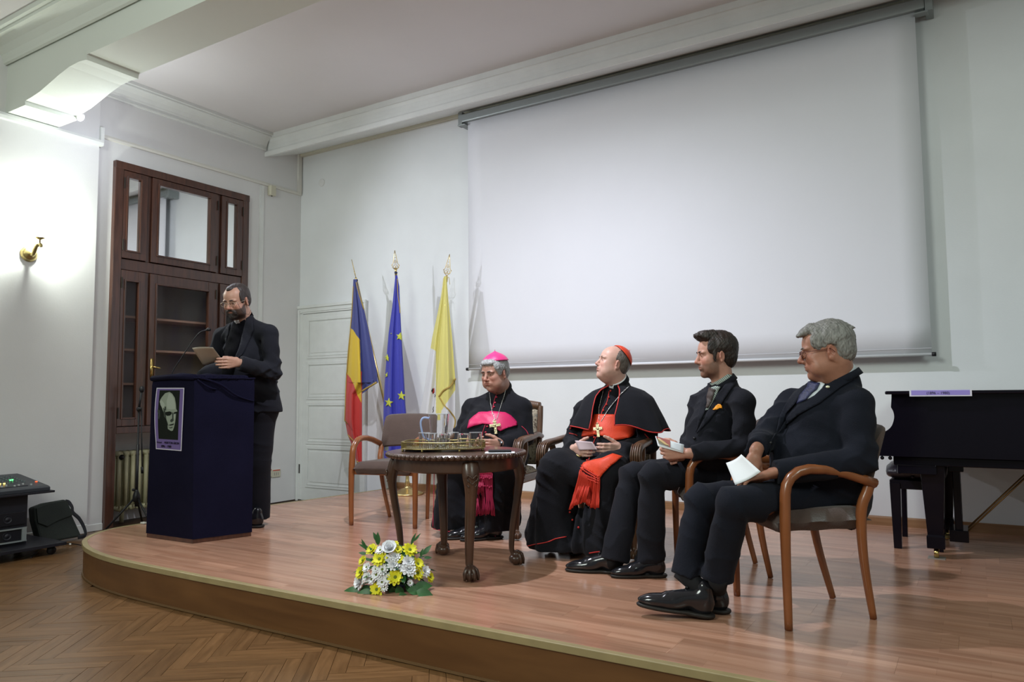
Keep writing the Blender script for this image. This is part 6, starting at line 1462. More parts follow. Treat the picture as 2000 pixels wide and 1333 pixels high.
def chain(bv, t, pts, m, D, off=0.006):
    path = []; dist = D
    for a, b_ in zip(pts, pts[1:]):
        for i in range(10): q, _ = hit(bv, lerp(a[0], b_[0], i/10), lerp(a[1], b_[1], i/10), dist, off); dist = (q-Vector(O)).length; path.append(q)
    b = B(); acc = 0
    for a, b_ in zip(path, path[1:]):
        acc += (b_-a).length
        if acc > 0.0055: acc = 0; b.ball(b_, (0.0036, 0.0036, 0.0036), 6, 4)
    b.tube(path, 0.0017, 5)
    return tag(b.out('chain', m, t, smooth=True), kind='stuff')
steel = mat('silver_chain', (0.62, 0.62, 0.60), 0.25, metal=0.9)
crossg = mat('gilt_cross', (0.68, 0.58, 0.36), 0.3, metal=0.75, bump=0.4, bscale=90)
def ridged(amp, kv, ph, warp, kv2, mask=None):
    # narrow valleys between broad soft folds, the way heavy cloth lies
    kv = nv(kv); kv2 = nv(kv2)
    def fn(X, Y, Z):
        q = np.sin(X*kv2[0]+Y*kv2[1]+Z*kv2[2]+ph*1.7)+0.5*np.sin(X*kv2[1]*1.9-Y*kv2[2]*1.3+Z*kv2[0]*1.7+ph)
        r = amp*(1-2*np.sqrt(np.abs(np.sin(0.5*(X*kv[0]+Y*kv[1]+Z*kv[2]+ph+warp*q)))+0.001))
        return r*mask(X, Y, Z) if mask is not None else r
    return fn
def cloth_folds(F_, J, amp):
    F_.disp(ridged(-amp*1.5, (26, 31, 62), 0.3, 2.1, (12, 9, 14), mask=lambda X, Y, Z: 0.25+0.75*np.clip(np.sin(X*9+Y*7-Z*8), 0, 1)))
    F_.disp(ridged(-amp*1.1, (-44, 40, 38), 1.3, 1.8, (10, 15, 8), mask=lambda X, Y, Z: np.clip(np.sin(X*7-Y*9+Z*6+1), 0, 1)))
    for s in 'LR':
        e, w_ = nv(J['el'+s]), nv(J['wr'+s]); dr = un(w_-e); F_.disp(ridged(-0.0075, dr*70+nv((15, 10, 35)), 0.7, 1.8, (14, 18, 9), mask=near(e+dr*0.06, 0.12)), e-0.25, e+0.25)
def suit_top(t, J, o, m, name='jacket', vox=0.0075, sleeve=(0.068, 0.058, 0.058, 0.044), skirt=True, fn=None, cuffs=True):
    keys = ['shL', 'shR', 'hipL', 'hipR', 'elL', 'elR', 'wrL', 'wrR', 'neck']; lo, hi = bounds(J, keys, 0.25)
    F_ = Field.uniform(lo, hi, vox); torso(F_, J, o, 0.0, 0.045)
    for s in 'LR':
        a, e, w_ = nv(J['sh'+s]), nv(J['el'+s]), nv(J['wr'+s])
        F_.cone(a, e, sleeve[0], sleeve[1], 0.014); cu = w_-un(w_-e)*0.012
        F_.cone(e, w_, sleeve[2], sleeve[3], 0.022, clip=(cu, w_-e) if cuffs else None)
        # creases inside the elbow and along the sleeve
        mid = e; dr = un(w_-e); F_.disp(wavy(0.0045, dr*95+nv((20, 30, 40)), 0.7, 1.5, mask=near(e, 0.10)), e-0.2, e+0.2)
        F_.disp(wavy(0.005, un(e-a)*60+nv((25, -20, 10)), 2.1, 1.5, mask=near((a+e)/2, 0.12)), (a+e)/2-0.25, (a+e)/2+0.25)
    if fn: fn(F_)
    if 'seat' in J: F_.rbox((0.01, 0, 0.375), (0.25, 0.262, 0.090), 0.02, 0.006, J['seat'], 'sub')
    cloth_folds(F_, J, 0.0042)
    o2 = link(name, F_.mesh(name), m, t); J['F'] = F_; return o2
def trousers(t, J, m, rad=(0.095, 0.070, 0.062, 0.062), hem=None, vox=0.0065, fn=None, fold=1.0):
    lo, hi = bounds(J, ['hipL', 'hipR', 'knL', 'knR', 'anL', 'anR'], 0.16); F_ = Field.uniform(lo, hi, vox)
    F_.cone(J['hipL'], J['hipR'], 0.125, 0.125, 0.04)
    for s in 'LR':
        h_, k_, a_ = nv(J['hip'+s]), nv(J['kn'+s]), nv(J['an'+s]); cl = (a_, (a_-k_)+nv((0, 0, -0.25)))
        F_.cone(h_, k_, rad[0], rad[1], 0.02); F_.cone(k_, a_+(a_-k_)*0.15, rad[2], rad[3], 0.012, clip=cl)
        F_.disp(ridged(-0.009*fold, un(a_-k_)*30+un(k_-h_)*55, 1.0, 1.3, (9, 7, 12), mask=near(k_, 0.13)), k_-0.3, k_+0.3)
        F_.disp(ridged(-0.007*fold, un(a_-k_)*42+nv((14, 20, 0)), 2.0, 1.5, (12, 14, 9), mask=near(a_, 0.17)), a_-0.3, a_+0.3)
        F_.disp(ridged(-0.006, un(k_-h_)*38+nv((0, 0, 26)), 0.4, 1.6, (10, 8, 13), mask=near(h_*0.6+k_*0.4, 0.16)), np.minimum(h_, k_)-0.2, np.maximum(h_, k_)+0.2)
        # pressed crease at the front of the shin
        c1 = (k_+a_)/2
    if fn: fn(F_)
    if 'seat' in J: F_.rbox((0.01, 0, 0.375), (0.25, 0.262, 0.090), 0.02, 0.006, J['seat'], 'sub')
    o2 = link('trousers', F_.mesh('trousers'), m, t); return o2
def cassock(t, J, o, skirt, vox=0.0085):
    keys = ['shL', 'shR', 'hipL', 'hipR', 'elL', 'elR', 'wrL', 'wrR', 'neck', 'knL', 'knR', 'anL', 'anR']; lo, hi = bounds(J, keys, 0.27); lo[2] = ST-0.02
    F_ = Field.uniform(lo, hi, vox); torso(F_, J, o, 0.0, 0.05)
    for s in 'LR':
        a, e, w_ = nv(J['sh'+s]), nv(J['el'+s]), nv(J['wr'+s]); F_.cone(a, e, 0.068, 0.060, 0.016)
        F_.cone(e, w_, 0.060, 0.050, 0.018, clip=(w_-un(w_-e)*0.01, w_-e))
        F_.disp(wavy(0.005, un(w_-e)*90+nv((20, 30, 40)), 0.7, 1.5, mask=near(e, 0.11)), e-0.2, e+0.2)
    H_, K_, A_ = [[nv(J[q+s]) for s in 'LR'] for q in ('hip', 'kn', 'an')]
    for i in (0, 1): F_.cone(H_[i], K_[i], 0.120, 0.095, 0.06); F_.cone(K_[i], A_[i]-nv((0, 0, 0.06)), 0.090, skirt.get('r', 0.12), 0.06)
    F_.cone(K_[0]-nv((0, 0, .03)), K_[1]-nv((0, 0, .03)), 0.075, 0.075, 0.06); F_.cone(lerp(H_[0], K_[0], .5), lerp(H_[1], K_[1], .5), 0.10, 0.10, 0.06)
    for (p, q, ra, rb) in skirt.get('extra', []): F_.cone(p, q, ra, rb, 0.06)
    c = (K_[0]+K_[1]+A_[0]+A_[1])/4; zk = (K_[0][2]+K_[1][2])/2
    def folds(X, Y, Z):
        a = np.arctan2(Y-c[1]-0.12, X-c[0]); m = np.clip((zk-0.02-Z)/0.22, 0, 1)
        return m*(0.016*np.sin(a*9+np.sin(Z*9)*0.7)+0.009*np.sin(a*19+1.3+Z*5))
    F_.disp(folds)
    cloth_folds(F_, J, 0.0040)
    F_.cutplane((0, 0, ST+skirt.get('hem', 0.03)), (0, 0, -1))
    if skirt.get('cut'): 
        for p, n_ in skirt['cut']: F_.cutplane(p, n_)
    return link('cassock', F_.mesh('cassock'), casm, t)
def collar_ring(t, fr, nb, m, name='clerical_collar', r=0.062, h=0.035, lift=0.0, fl=0.0, tilt=None, thick=0.004):
    ax = un(fr.w((-0.020, 0, -0.06))-nv(nb)) if tilt is None else un(tilt); c = nv(nb)+ax*lift
    q = Vector(ax).to_track_quat('Z', 'Y').to_matrix()
    b = B(); b.lathe([(r+0.004, 0), (r+0.002, h*0.5), (r, h), (r-thick, h), (r-thick, 0)], 32, Vector(c), q); return b.out(name, m, t, smooth=True)
def person(label, name='person'): return tag(empty('person'), label, 'person')
def sphere_cap(t, c, axis_, r, ang, m, stem=True, seg=8, flat=0.95, point=0.008, peak_dir=None):
    """skullcap of eight gores on the crown"""
    q = Vector(axis_).to_track_quat('Z', 'Y').to_matrix(); rings = []; n_ = 48
    for i in range(13):
        a = ang*(1-i/12); z = math.cos(a)*r*flat+point*max(0, 1-a/0.45)**2; ring = []
        for j in range(n_):
            th = 2*PI*j/n_; bul = 1+0.012*abs(math.sin(th*seg/2))*math.sin(a); ring.append(Vector(c)+q @ Vector((math.sin(a)*r*bul*math.cos(th), math.sin(a)*r*bul*math.sin(th), z)))
        rings.append(ring)
    b = B(); b.rings(rings, False); b._add(rings[-1], [tuple(range(n_))]); o = b.out('skullcap', m, t, smooth=True); md = o.modifiers.new('s', 'SOLIDIFY'); md.thickness = 0.003
    tp = Vector(c)+q @ Vector((0, 0, r*flat+point))
    if stem: B().tube([tp-q @ Vector((0, 0, 0.004)), tp+q @ Vector((0.001, 0, 0.005)), tp+q @ Vector((0.004, 0.001, 0.008))], 0.0016, 6).out('stem', m, o, smooth=True)
    return o

# ------------------------------------------------------------------ grey-haired man in glasses (rightmost)
p5 = person('grey-haired man in glasses and dark suit, seated rightmost with white paper in his hand')
J = dict(neck=P(1634, 742, 3.31), shL=P(1672, 790, 3.20), shR=P(1550, 790, 3.48), hipL=P(1638, 975, 3.32), hipR=P(1612, 968, 3.50), knL=P(1432, 985, 3.06), knR=P(1370, 978, 3.30), anL=P(1400, 1132, 3.16), anR=P(1340, 1125, 3.24), elL=P(1680, 900, 3.12), elR=P(1503, 842, 3.42), wrL=P(1508, 925, 3.12), wrR=P(1475, 880, 3.20))
H = P(1615, 686, 3.30); f_, u_ = facedir(H, 6, -7); fr = Frame(H, f_, u_, 1.04)
J['seat'] = Frame(loc5, (math.cos(fa5), math.sin(fa5), 0), (0, 0, 1))
o5 = dict(skin=(0.37, 0.175, 0.115), fat=0.014, nose=1.15, eye=0.0024, belly=0.05, w=1.12, neck=0.072, brow=(0.14, 0.11, 0.09), shr=0.060)
V5 = lambda a, b_: tuple(P(*b_)-P(*a))
hands5 = [(P(1474, 893, 3.19), V5((1476, 880, 3.19), (1463, 915, 3.16)), V5((1478, 900, 3.1), (1482, 902, 3.2)), V5((1464, 900, 3.16), (1490, 905, 3.16)), dict(curl=(0.35, 0.55, 0.4), sc_=1.05)),
          (P(1500, 927, 3.11), V5((1500, 925, 3.11), (1470, 934, 3.12)), (0, 0, -1), V5((1480, 930, 3.0), (1482, 935, 3.2)), dict(curl=(0.4, 0.5, 0.4), sc_=0.95))]
body_mesh(p5, J, fr, o5, hands5)
jk = suit_top(p5, J, o5, suit2, sleeve=(0.076, 0.068, 0.066, 0.052), fn=lambda F_: (F_.cone(P(1640, 746, 3.32), J['cs']-nv((0, 0, 0.05)), 0.082, 0.14, 0.05), F_.cone(P(1640, 930, 3.34), P(1590, 960, 3.30), 0.12, 0.10, 0.05), F_.cone(P(1655, 975, 3.26), P(1600, 990, 3.22), 0.075, 0.06, 0.05), F_.cone(P(1560, 900, 3.33), P(1545, 930, 3.30), 0.12, 0.10, 0.06)))
tr = trousers(p5, J, suit2, (0.105, 0.078, 0.070, 0.072))
bv = bvh_of([jk])
tiem = mat('dark_blue_striped_tie', (0.010, 0.014, 0.06), 0.5, bump=0.3, bscale=120, var=0.4, vscale=60)
tl5 = un(nv((0, 0, 0.86))+fr.d((1, 0, 0))*0.42); collar_ring(p5, fr, P(1638, 738, 3.31), whitec, 'shirt_collar', 0.083, 0.030, -0.004, tilt=tl5); collar_ring(p5, fr, P(1642, 742, 3.31), suit2, 'jacket_collar', 0.092, 0.030, -0.016, tilt=tl5, thick=0.008)
drape_poly(bv, 'shirt', [(1588, 752), (1604, 748), (1612, 752), (1604, 764), (1592, 776), (1578, 782), (1582, 764)], whitec, p5, 0.006, 0.003)
drape_poly(bv, 'tie', [(1583, 750), (1604, 752), (1598, 764), (1590, 770), (1577, 784), (1560, 792), (1566, 776), (1580, 760)], tiem, p5, 0.012, 0.004)
drape_poly(bv, 'lapel', [(1655, 726), (1668, 730), (1668, 742), (1640, 760), (1600, 790), (1560, 812), (1530, 838), (1516, 850), (1530, 826), (1562, 792), (1592, 775), (1612, 756), (1640, 738)], suit2, p5, 0.006, 0.004)
drape_poly(bv, 'lapel', [(1586, 752), (1570, 768), (1556, 790), (1536, 812), (1514, 846), (1520, 820), (1532, 796), (1552, 770), (1572, 756)], suit2, p5, 0.006, 0.004)
q, n_ = hit(bv, 1618, 759, 3.2, 0.014); B().ball(q, (0.009, 0.009, 0.006), 12, 8).out('lapel_pin', mat('bright_enamel', (0.85, 0.85, 0.6), 0.2), p5, smooth=True)
for (x, y) in ((1504, 866),): q, n_ = hit(bv, x, y, 3.2, 0.003); B().ball(q, 0.008, 10, 6).out('jacket_button', blackp, p5, smooth=True)
drape_line(bv, 'jacket_front_edge', [(1514, 848), (1504, 866), (1500, 890)], 0.003, suit2, p5)
shoe(p5, onz(1392, 1209, ST), onz(1255, 1204, ST), 0.13, 0.0, 1.06, sock=P(1345, 1128, 3.22)); shoe(p5, onz(1424, 1200, ST), onz(1320, 1186, ST), 0.0, 0.0, 1.0, sock=P(1402, 1135, 3.16))
hm5 = hairmat('grey_hair', (0.12, 0.115, 0.105), (0.30, 0.29, 0.27))
def ext5(F_):
    for k in range(7): F_.cone(fr.w((0.03+0.004*k, -0.03+0.010*k, 0.105)), fr.w((0.103, -0.035+0.011*k, 0.078+0.004*(k % 2))), 0.018, 0.006, 0.012)
    for k in range(5): F_.cone(fr.w((-0.05-0.008*k, -0.03+0.016*k, 0.115-0.006*k)), fr.w((-0.085-0.01*k, -0.03+0.016*k, 0.118-0.010*k)), 0.010, 0.003, 0.008)
hair_mesh(p5, fr, [((-0.022, 0, 0.046), (0.098, 0.087, 0.090)), ((-0.050, 0, 0.0), (0.066, 0.078, 0.075)), ((0.03, 0, 0.092), (0.068, 0.060, 0.030)), ((0.035, 0.066, 0.045), (0.030, 0.015, 0.040)), ((0.035, -0.066, 0.045), (0.030, 0.015, 0.040))],
    [((0.120, 0, 0.0), (0.075, 0.11, 0.078)), ((0.04, 0, -0.075), (0.075, 0.11, 0.075)), ((-0.008, 0.082, -0.012), (0.028, 0.022, 0.036)), ((-0.008, -0.082, -0.012), (0.028, 0.022, 0.036)), ((-0.05, 0, -0.115), (0.1, 0.1, 0.055))], hm5, noise_=0.0022, extra=ext5)
glasses(p5, fr, mat('brown_spectacle_frame', (0.10, 0.02, 0.015), 0.3))
pc = card('paper_sheet', [P(1418, 905, 3.20), P(1448, 888, 3.16), P(1486, 922, 3.06), P(1436, 948, 3.10)], MATS['white_paper'], 'plain white sheet held at the knee by the grey-haired man in glasses', 'paper', 0.008)

# ------------------------------------------------------------------ young dark-haired man
p4 = person('young man with dark hair and short beard, dark suit with orange pocket square, seated')
J = dict(neck=P(1411, 747, 4.01), shL=P(1452, 786, 3.88), shR=P(1366, 788, 4.22), hipL=P(1430, 925, 4.08), hipR=P(1395, 918, 4.25), knL=P(1274, 930, 3.90), knR=P(1234, 930, 4.05), anL=P(1270, 1096, 3.92), anR=P(1200, 1096, 3.95), elL=P(1454, 874, 3.84), elR=P(1348, 868, 4.18), wrL=P(1344, 886, 3.82), wrR=P(1330, 893, 3.94))
H = P(1399, 695, 4.02); f_, u_ = facedir(H, 16, -3); fr = Frame(H, f_, u_, 1.0)
J['seat'] = Frame(loc4, (math.cos(fa4), math.sin(fa4), 0), (0, 0, 1))
o4 = dict(skin=(0.50, 0.26, 0.19), nose=1.0, eye=0.0030, belly=0.0, w=0.98, beard=((0.14, 0.075, 0.05), 0.72), brow=(0.035, 0.02, 0.014), shr=0.052, neck=0.052)
hands4 = [(P(1336, 886, 3.83), V5((1336, 884, 3.83), (1304, 882, 3.85)), V5((1310, 885, 3.7), (1308, 890, 3.82)), V5((1304, 890, 3.8), (1302, 870, 3.8)), dict(curl=(0.75, 0.8, 0.6), tcurl=0.5)),
          (P(1330, 896, 3.97), V5((1330, 896, 3.97), (1304, 896, 3.90)), V5((1304, 896, 3.85), (1306, 880, 3.75)), V5((1304, 896, 3.85), (1302, 876, 3.87)), dict(curl=(0.6, 0.7, 0.5)))]
body_mesh(p4, J, fr, o4, hands4)
jk = suit_top(p4, J, o4, suitm, sleeve=(0.061, 0.057, 0.058, 0.047), fn=lambda F_: (F_.cone(P(1415, 754, 4.02), J['cs']-nv((0, 0, 0.05)), 0.062, 0.12, 0.05), F_.cone(P(1420, 905, 4.08), P(1395, 925, 4.06), 0.12, 0.09, 0.05), F_.cone(P(1440, 925, 4.0), P(1405, 935, 3.98), 0.07, 0.05, 0.05), F_.cone(P(1385, 840, 4.02), P(1375, 880, 4.0), 0.12, 0.12, 0.05)))
tr = trousers(p4, J, suitm, (0.100, 0.075, 0.068, 0.080))
bv = bvh_of([jk])
shirt4 = mat('green_grey_striped_shirt', (0.34, 0.40, 0.36), 0.7)
nt = shirt4.node_tree; N = nt.nodes; Lk = nt.links
tc = N.new('ShaderNodeTexCoord'); wv = N.new('ShaderNodeTexWave'); wv.inputs['Scale'].default_value = 38; mp = N.new('ShaderNodeMapping'); mp.inputs['Rotation'].default_value = (0.5, 0.6, 0.3)
Lk.new(tc.outputs['Object'], mp.inputs[0]); Lk.new(mp.outputs[0], wv.inputs['Vector']); cr = N.new('ShaderNodeValToRGB'); cr.color_ramp.interpolation = 'CONSTANT'
cr.color_ramp.elements[0].color = (0.10, 0.12, 0.115, 1); cr.color_ramp.elements[1].color = (0.42, 0.48, 0.44, 1); cr.color_ramp.elements[1].position = 0.3; Lk.new(wv.outputs['Fac'], cr.inputs[0]); Lk.new(cr.outputs[0], N['Principled BSDF'].inputs['Base Color'])
tl4 = un(nv((0, 0, 0.82))+fr.d((1, 0, 0))*0.50); collar_ring(p4, fr, P(1412, 747, 4.01), shirt4, 'shirt_collar', 0.062, 0.034, -0.004, tilt=tl4); collar_ring(p4, fr, P(1415, 750, 4.01), suitm, 'jacket_collar', 0.071, 0.030, -0.008, tilt=tl4, thick=0.007)
drape_poly(bv, 'shirt', [(1391, 757), (1398, 754), (1408, 756), (1404, 764), (1396, 780), (1384, 802), (1378, 804), (1382, 778), (1386, 766)], shirt4, p4, 0.006, 0.003)
drape_poly(bv, 'tie', [(1390, 757), (1400, 761), (1396, 769), (1393, 782), (1386, 797), (1381, 799), (1384, 778), (1386, 768)], mat('brown_tie', (0.055, 0.038, 0.034), 0.6, bump=0.3, bscale=150), p4, 0.012, 0.004)
drape_poly(bv, 'lapel', [(1430, 742), (1438, 746), (1436, 752), (1430, 760), (1404, 800), (1382, 826), (1362, 848), (1372, 826), (1384, 803), (1402, 770), (1418, 752)], suitm, p4, 0.006, 0.004)
drape_poly(bv, 'lapel', [(1388, 762), (1374, 780), (1366, 804), (1361, 846), (1370, 822), (1379, 803), (1384, 782)], suitm, p4, 0.006, 0.004)
drape_poly(bv, 'pocket_square', [(1394, 801.5), (1399, 795), (1404, 790), (1409, 789.5), (1412, 793), (1412, 800)], mat('orange_silk', (0.85, 0.32, 0.01), 0.4, bump=0.5, bscale=120), p4, 0.008, 0.006, 3)
drape_line(bv, 'pocket_welt', [(1392, 803), (1414, 801)], 0.003, suitm, p4)
for (x, y) in ((1357, 857),): q, n_ = hit(bv, x, y, 3.95, 0.003); B().ball(q, 0.008, 10, 6).out('jacket_button', blackp, p4, smooth=True)
shoe(p4, onz(1212, 1121, ST), onz(1115, 1117, ST), 0.0, 0.0, 0.98, sock=J['anR']); shoe(p4, onz(1300, 1128, ST), onz(1206, 1129, ST), 0.0, 0.0, 0.95, sock=J['anL'])
def ext4(F_):
    for k in range(9):
        y = -0.045+0.011*k; F_.cone(fr.w((0.055, y, 0.100)), fr.w((0.092+0.004*(k % 3), y*1.02, 0.112+0.006*(k % 2))), 0.020, 0.010, 0.012); F_.cone(fr.w((0.02, y, 0.118)), fr.w((0.070, y*1.02, 0.124)), 0.018, 0.012, 0.012)
hair_mesh(p4, fr, [((-0.022, 0, 0.048), (0.100, 0.086, 0.090)), ((-0.052, 0, 0.0), (0.060, 0.076, 0.080)), ((0.02, 0, 0.100), (0.080, 0.060, 0.032)), ((0.040, 0.068, 0.045), (0.024, 0.012, 0.038)), ((0.040, -0.068, 0.045), (0.024, 0.012, 0.038)), ((0.028, 0.073, -0.005), (0.011, 0.007, 0.030)), ((0.028, -0.073, -0.005), (0.011, 0.007, 0.030))],
    [((0.122, 0, 0.012), (0.068, 0.11, 0.080)), ((0.075, 0, -0.085), (0.075, 0.11, 0.085)), ((0.0, 0.083, -0.020), (0.024, 0.024, 0.036)), ((0.0, -0.083, -0.020), (0.024, 0.024, 0.036)), ((-0.05, 0, -0.125), (0.1, 0.1, 0.055))],
    hairmat('dark_brown_hair', (0.010, 0.006, 0.005), (0.035, 0.020, 0.014)), noise_=0.0018, extra=ext4)
# folded leaflet in his hands
br = tag(empty('leaflet'), 'folded leaflet with a red and gold picture held by the young dark-haired man', 'leaflet')
c4 = [P(1280, 852, 3.88), P(1336, 869, 3.80), P(1334, 884, 3.80), P(1285, 866, 3.85)]
o = card('leaflet_back', [q+Vector((0, 0, -0.004)) for q in (c4[0], c4[1], c4[2], c4[3]+Vector((0, 0, -0.012)))], MATS['white_paper'], None, None, 0.002); o.parent = br
o = card('leaflet_front', c4, mat('glossy_white_print', (0.66, 0.70, 0.76), 0.3), None, None, 0.002); o.parent = br
def lq(u, v, k=0.0015): a = c4[0].lerp(c4[1], u); b_ = c4[3].lerp(c4[2], u); nr = (c4[1]-c4[0]).cross(c4[3]-c4[0]).normalized(); nr = nr if nr.dot(Vector(O)-c4[0]) > 0 else -nr; return a.lerp(b_, v)+nr*k
for nme, pl0, m_ in (('picture_red', [(0.02, 0.02), (0.52, 0.02), (0.50, 0.95), (0.04, 0.95)], mat('print_dark_red', (0.30, 0.03, 0.02), 0.4)), ('picture_olive', [(0.02, 0.35), (0.30, 0.40), (0.46, 0.9), (0.05, 0.95)], mat('print_olive', (0.22, 0.20, 0.12), 0.4)), ('picture_gold', [(0.06, 0.25), (0.22, 0.35), (0.48, 0.80), (0.30, 0.85), (0.08, 0.5)], mat('print_gold', (0.62, 0.42, 0.20), 0.4))):
    link(nme, mesh_vf(nme, [lq(u, v, {'picture_red': 0.0015, 'picture_olive': 0.0022, 'picture_gold': 0.003}[nme]) for u, v in pl0], [tuple(range(len(pl0)))]), m_, br)

# ------------------------------------------------------------------ man in the scarlet skullcap and shoulder cape
p3 = person('man in red skullcap, black cape and scarlet sash, looking up to the left')
J = dict(neck=P(1207, 747, 4.71), shL=P(1254, 803, 4.62), shR=P(1142, 801, 4.79), hipL=P(1218, 905, 4.66), hipR=P(1158, 903, 4.76), knL=P(1192, 918, 4.30), knR=P(1088, 912, 4.42), anL=P(1168, 1045, 4.30), anR=P(1090, 1045, 4.40), elL=P(1268, 868, 4.58), elR=P(1118, 862, 4.76), wrL=P(1208, 880, 4.43), wrR=P(1120, 877, 4.50))
H = P(1198, 711, 4.68); f_, u_ = facedir(H, 17, 16); fr = Frame(H, f_, u_, 0.94)
o3 = dict(skin=(0.60, 0.355, 0.285), fat=0.009, nose=1.05, eye=0.0032, belly=0.03, w=1.05, neck=0.062, brow=(0.25, 0.17, 0.13), look=(1, 0, 0.1))
hands3 = [(P(1212, 877, 4.44), V5((1212, 875, 4.44), (1172, 878, 4.36)), V5((1180, 880, 4.3), (1178, 888, 4.4)), V5((1180, 885, 4.4), (1180, 860, 4.4)), dict(curl=(0.30, 0.45, 0.35), tcurl=0.2)),
          (P(1122, 878, 4.50), V5((1122, 878, 4.50), (1150, 883, 4.38)), V5((1140, 880, 4.3), (1142, 890, 4.4)), V5((1140, 890, 4.4), (1138, 866, 4.4)), dict(curl=(0.4, 0.6, 0.4), tcurl=0.2))]
body_mesh(p3, J, fr, o3, hands3, legs=False)
cas = cassock(p3, J, o3, dict(r=0.125, hem=0.045, extra=[(nv(P(1075, 935, 4.45)), nv(P(1056, 1050, 4.48)), 0.085, 0.105), (nv(P(1205, 950, 4.35)), nv(P(1190, 1050, 4.38)), 0.09, 0.10), (nv(P(1150, 1040, 4.42)), nv(P(1190, 1040, 4.42)), 0.10, 0.10)]))
bvc = bvh_of([cas])
# shoulder cape
s_, frn, up_ = J['s'], J['fr'], J['up']; Nk = nv(J['neck'])-nv((0, 0, 0.012))
frn = un(frn*nv((1, 1, 0))); s_ = un(np.cross([0, 0, 1], frn)); cb = B(); rings = []; nA, nT = 84, 26
prof = [(0.0, 0.066, 0.062, 0.0), (0.08, 0.085, 0.085, -0.012), (0.22, 0.165, 0.115, -0.035), (0.36, 0.225, 0.150, -0.075), (0.52, 0.255, 0.180, -0.130), (0.75, 0.292, 0.205, -0.195), (1.0, 0.325, 0.220, -0.262)]
for i in range(nT+1):
    t_ = i/nT; rl_, rf_, zz = [np.interp(t_, [p[0] for p in prof], [p[k] for p in prof]) for k in (1, 2, 3)]; open_ = lerp(0.44, 0.27, min(1, t_*1.3)); ring = []
    for j in range(nA+1):
        th = lerp(open_, 2*PI-open_, j/nA)-0.10; wv_ = 0.011*math.sin(th*7+0.6)*t_**1.5+0.007*math.sin(th*13)*t_**2
        cc, ss = math.cos(th), math.sin(th); xx = (rf_*(1.0 if cc > 0 else 0.92)+wv_)*cc; yy = (rl_+wv_)*ss
        dz = 0.016*math.sin(th*5)*t_**2-0.030*t_*abs(ss)**3
        ring.append(Vector(Nk+frn*(xx+0.02*t_)+s_*yy+nv((0, 0, zz+dz))))
    rings.append(ring)
cb.rings(rings, False, False, False); cape = cb.out('shoulder_cape', casm, p3, smooth=True); md = cape.modifiers.new('s', 'SOLIDIFY'); md.thickness = 0.003
B().tube(rings[-1], 0.0038, 6).out('cape_piping', redp, cape, smooth=True)
for j in (0, nA): B().tube([rings[i][j] for i in range(nT+1)], 0.0038, 6).out('cape_piping', redp, cape, smooth=True)
bva = bvh_of([cas, cape])
# standing collar of the cassock with the white band inside
collar_ring(p3, fr, Vector(nv(J['neck'])), casm, 'cassock_collar', 0.070, 0.034, -0.004); collar_ring(p3, fr, Vector(nv(J['neck'])), mat('white_collar_band', (0.75, 0.75, 0.78), 0.5), 'white_collar', 0.066, 0.037, 0.0)
drape_poly(bvh_of([q for q in C.objects if q.name.startswith('cassock_collar')]), 'collar_tab', [(1188, 752.5), (1199, 753), (1198, 762), (1190, 762)], MATS['white_collar_band'], p3, 0.003, 0.002, 4)
sash3 = drape_poly(bvc, 'sash', [(1138, 854), (1141, 843), (1154, 826), (1162, 811), (1198, 811), (1212, 820), (1240, 834), (1236, 850), (1226, 858), (1198, 861), (1180, 853), (1162, 850)], sashr, p3, 0.007, 0.005)
bvs = bvh_of([cas, cape, sash3])
tail = drape_poly(bvc, 'sash_tail', [(1178, 898), (1196, 890), (1214, 895), (1194, 910), (1179, 925), (1171, 936), (1160, 925), (1143, 918), (1134, 922), (1140, 908), (1160, 901)], sashr, p3, 0.010, 0.005)
def depth_at(x, y): q, _ = hit(bvc, x, y, 4.3, 0.0); return float(-(CAMM @ nv(q-Vector(O)))[2])
fd_ = [[depth_at(lerp(lerp(1133, 1171, u), lerp(1112, 1169, u), v), lerp(922, 996, v)) for v in np.linspace(0, 1, 7)] for u in np.linspace(0, 1, 7)]
fmin = [min(r_[k] for r_ in fd_) for k in range(7)]
def FD(v, u):
    own = np.interp(v, np.linspace(0, 1, 7), fd_[int(round(u*6))]); return min(own, np.interp(v, np.linspace(0, 1, 7), fmin)+0.05)-0.014
fringem = mat('scarlet_fringe', (0.55, 0.03, 0.012), 0.65); fb_ = []
b = B()
for k in range(30):
    u = k/29; x0, y0 = lerp(1133, 1171, u), 921+6*math.sin(PI*u)+10*u; x1, y1 = lerp(1112, 1169, u), lerp(998, 993, u)-14*math.sin(PI*min(1, u*1.3))+rl.uniform(-3, 3)
    pts = []
    for i in range(9):
        v = i/8; pts.append(P(lerp(x0, x1, v**1.15)+rl.uniform(-.4, .4), lerp(y0, y1, v), FD(v, u)))
    b.tube(pts, 0.0045, 5)
tag(b.out('sash_fringe', fringem, p3, smooth=True), kind='stuff')
b = B()
for r_ in range(4):
    for k in range(12):
        u = k/12; q0, _ = hit(bvc, lerp(1137-r_*1.5, 1171, u), lerp(912, 930, u)+r_*4, 4.3, 0.018); q1, _ = hit(bvc, lerp(1137-r_*1.5, 1171, u+1/12), lerp(912, 930, u+1/12)+r_*4, 4.3, 0.018); mid = (q0+q1)/2; mid.z -= 0.008; b.tube([q0, mid, q1], 0.0028, 5)
tag(b.out('netted_knots', fringem, p3, smooth=True), kind='stuff')
for pts in ([(1190, 765), (1186, 785), (1178, 800), (1174, 812)], [(1166, 852), (1160, 864), (1150, 900)], [(1138, 856), (1150, 853), (1160, 851)]): drape_line(bvc, 'piping', pts, 0.0028, redp, p3, D=4.6)
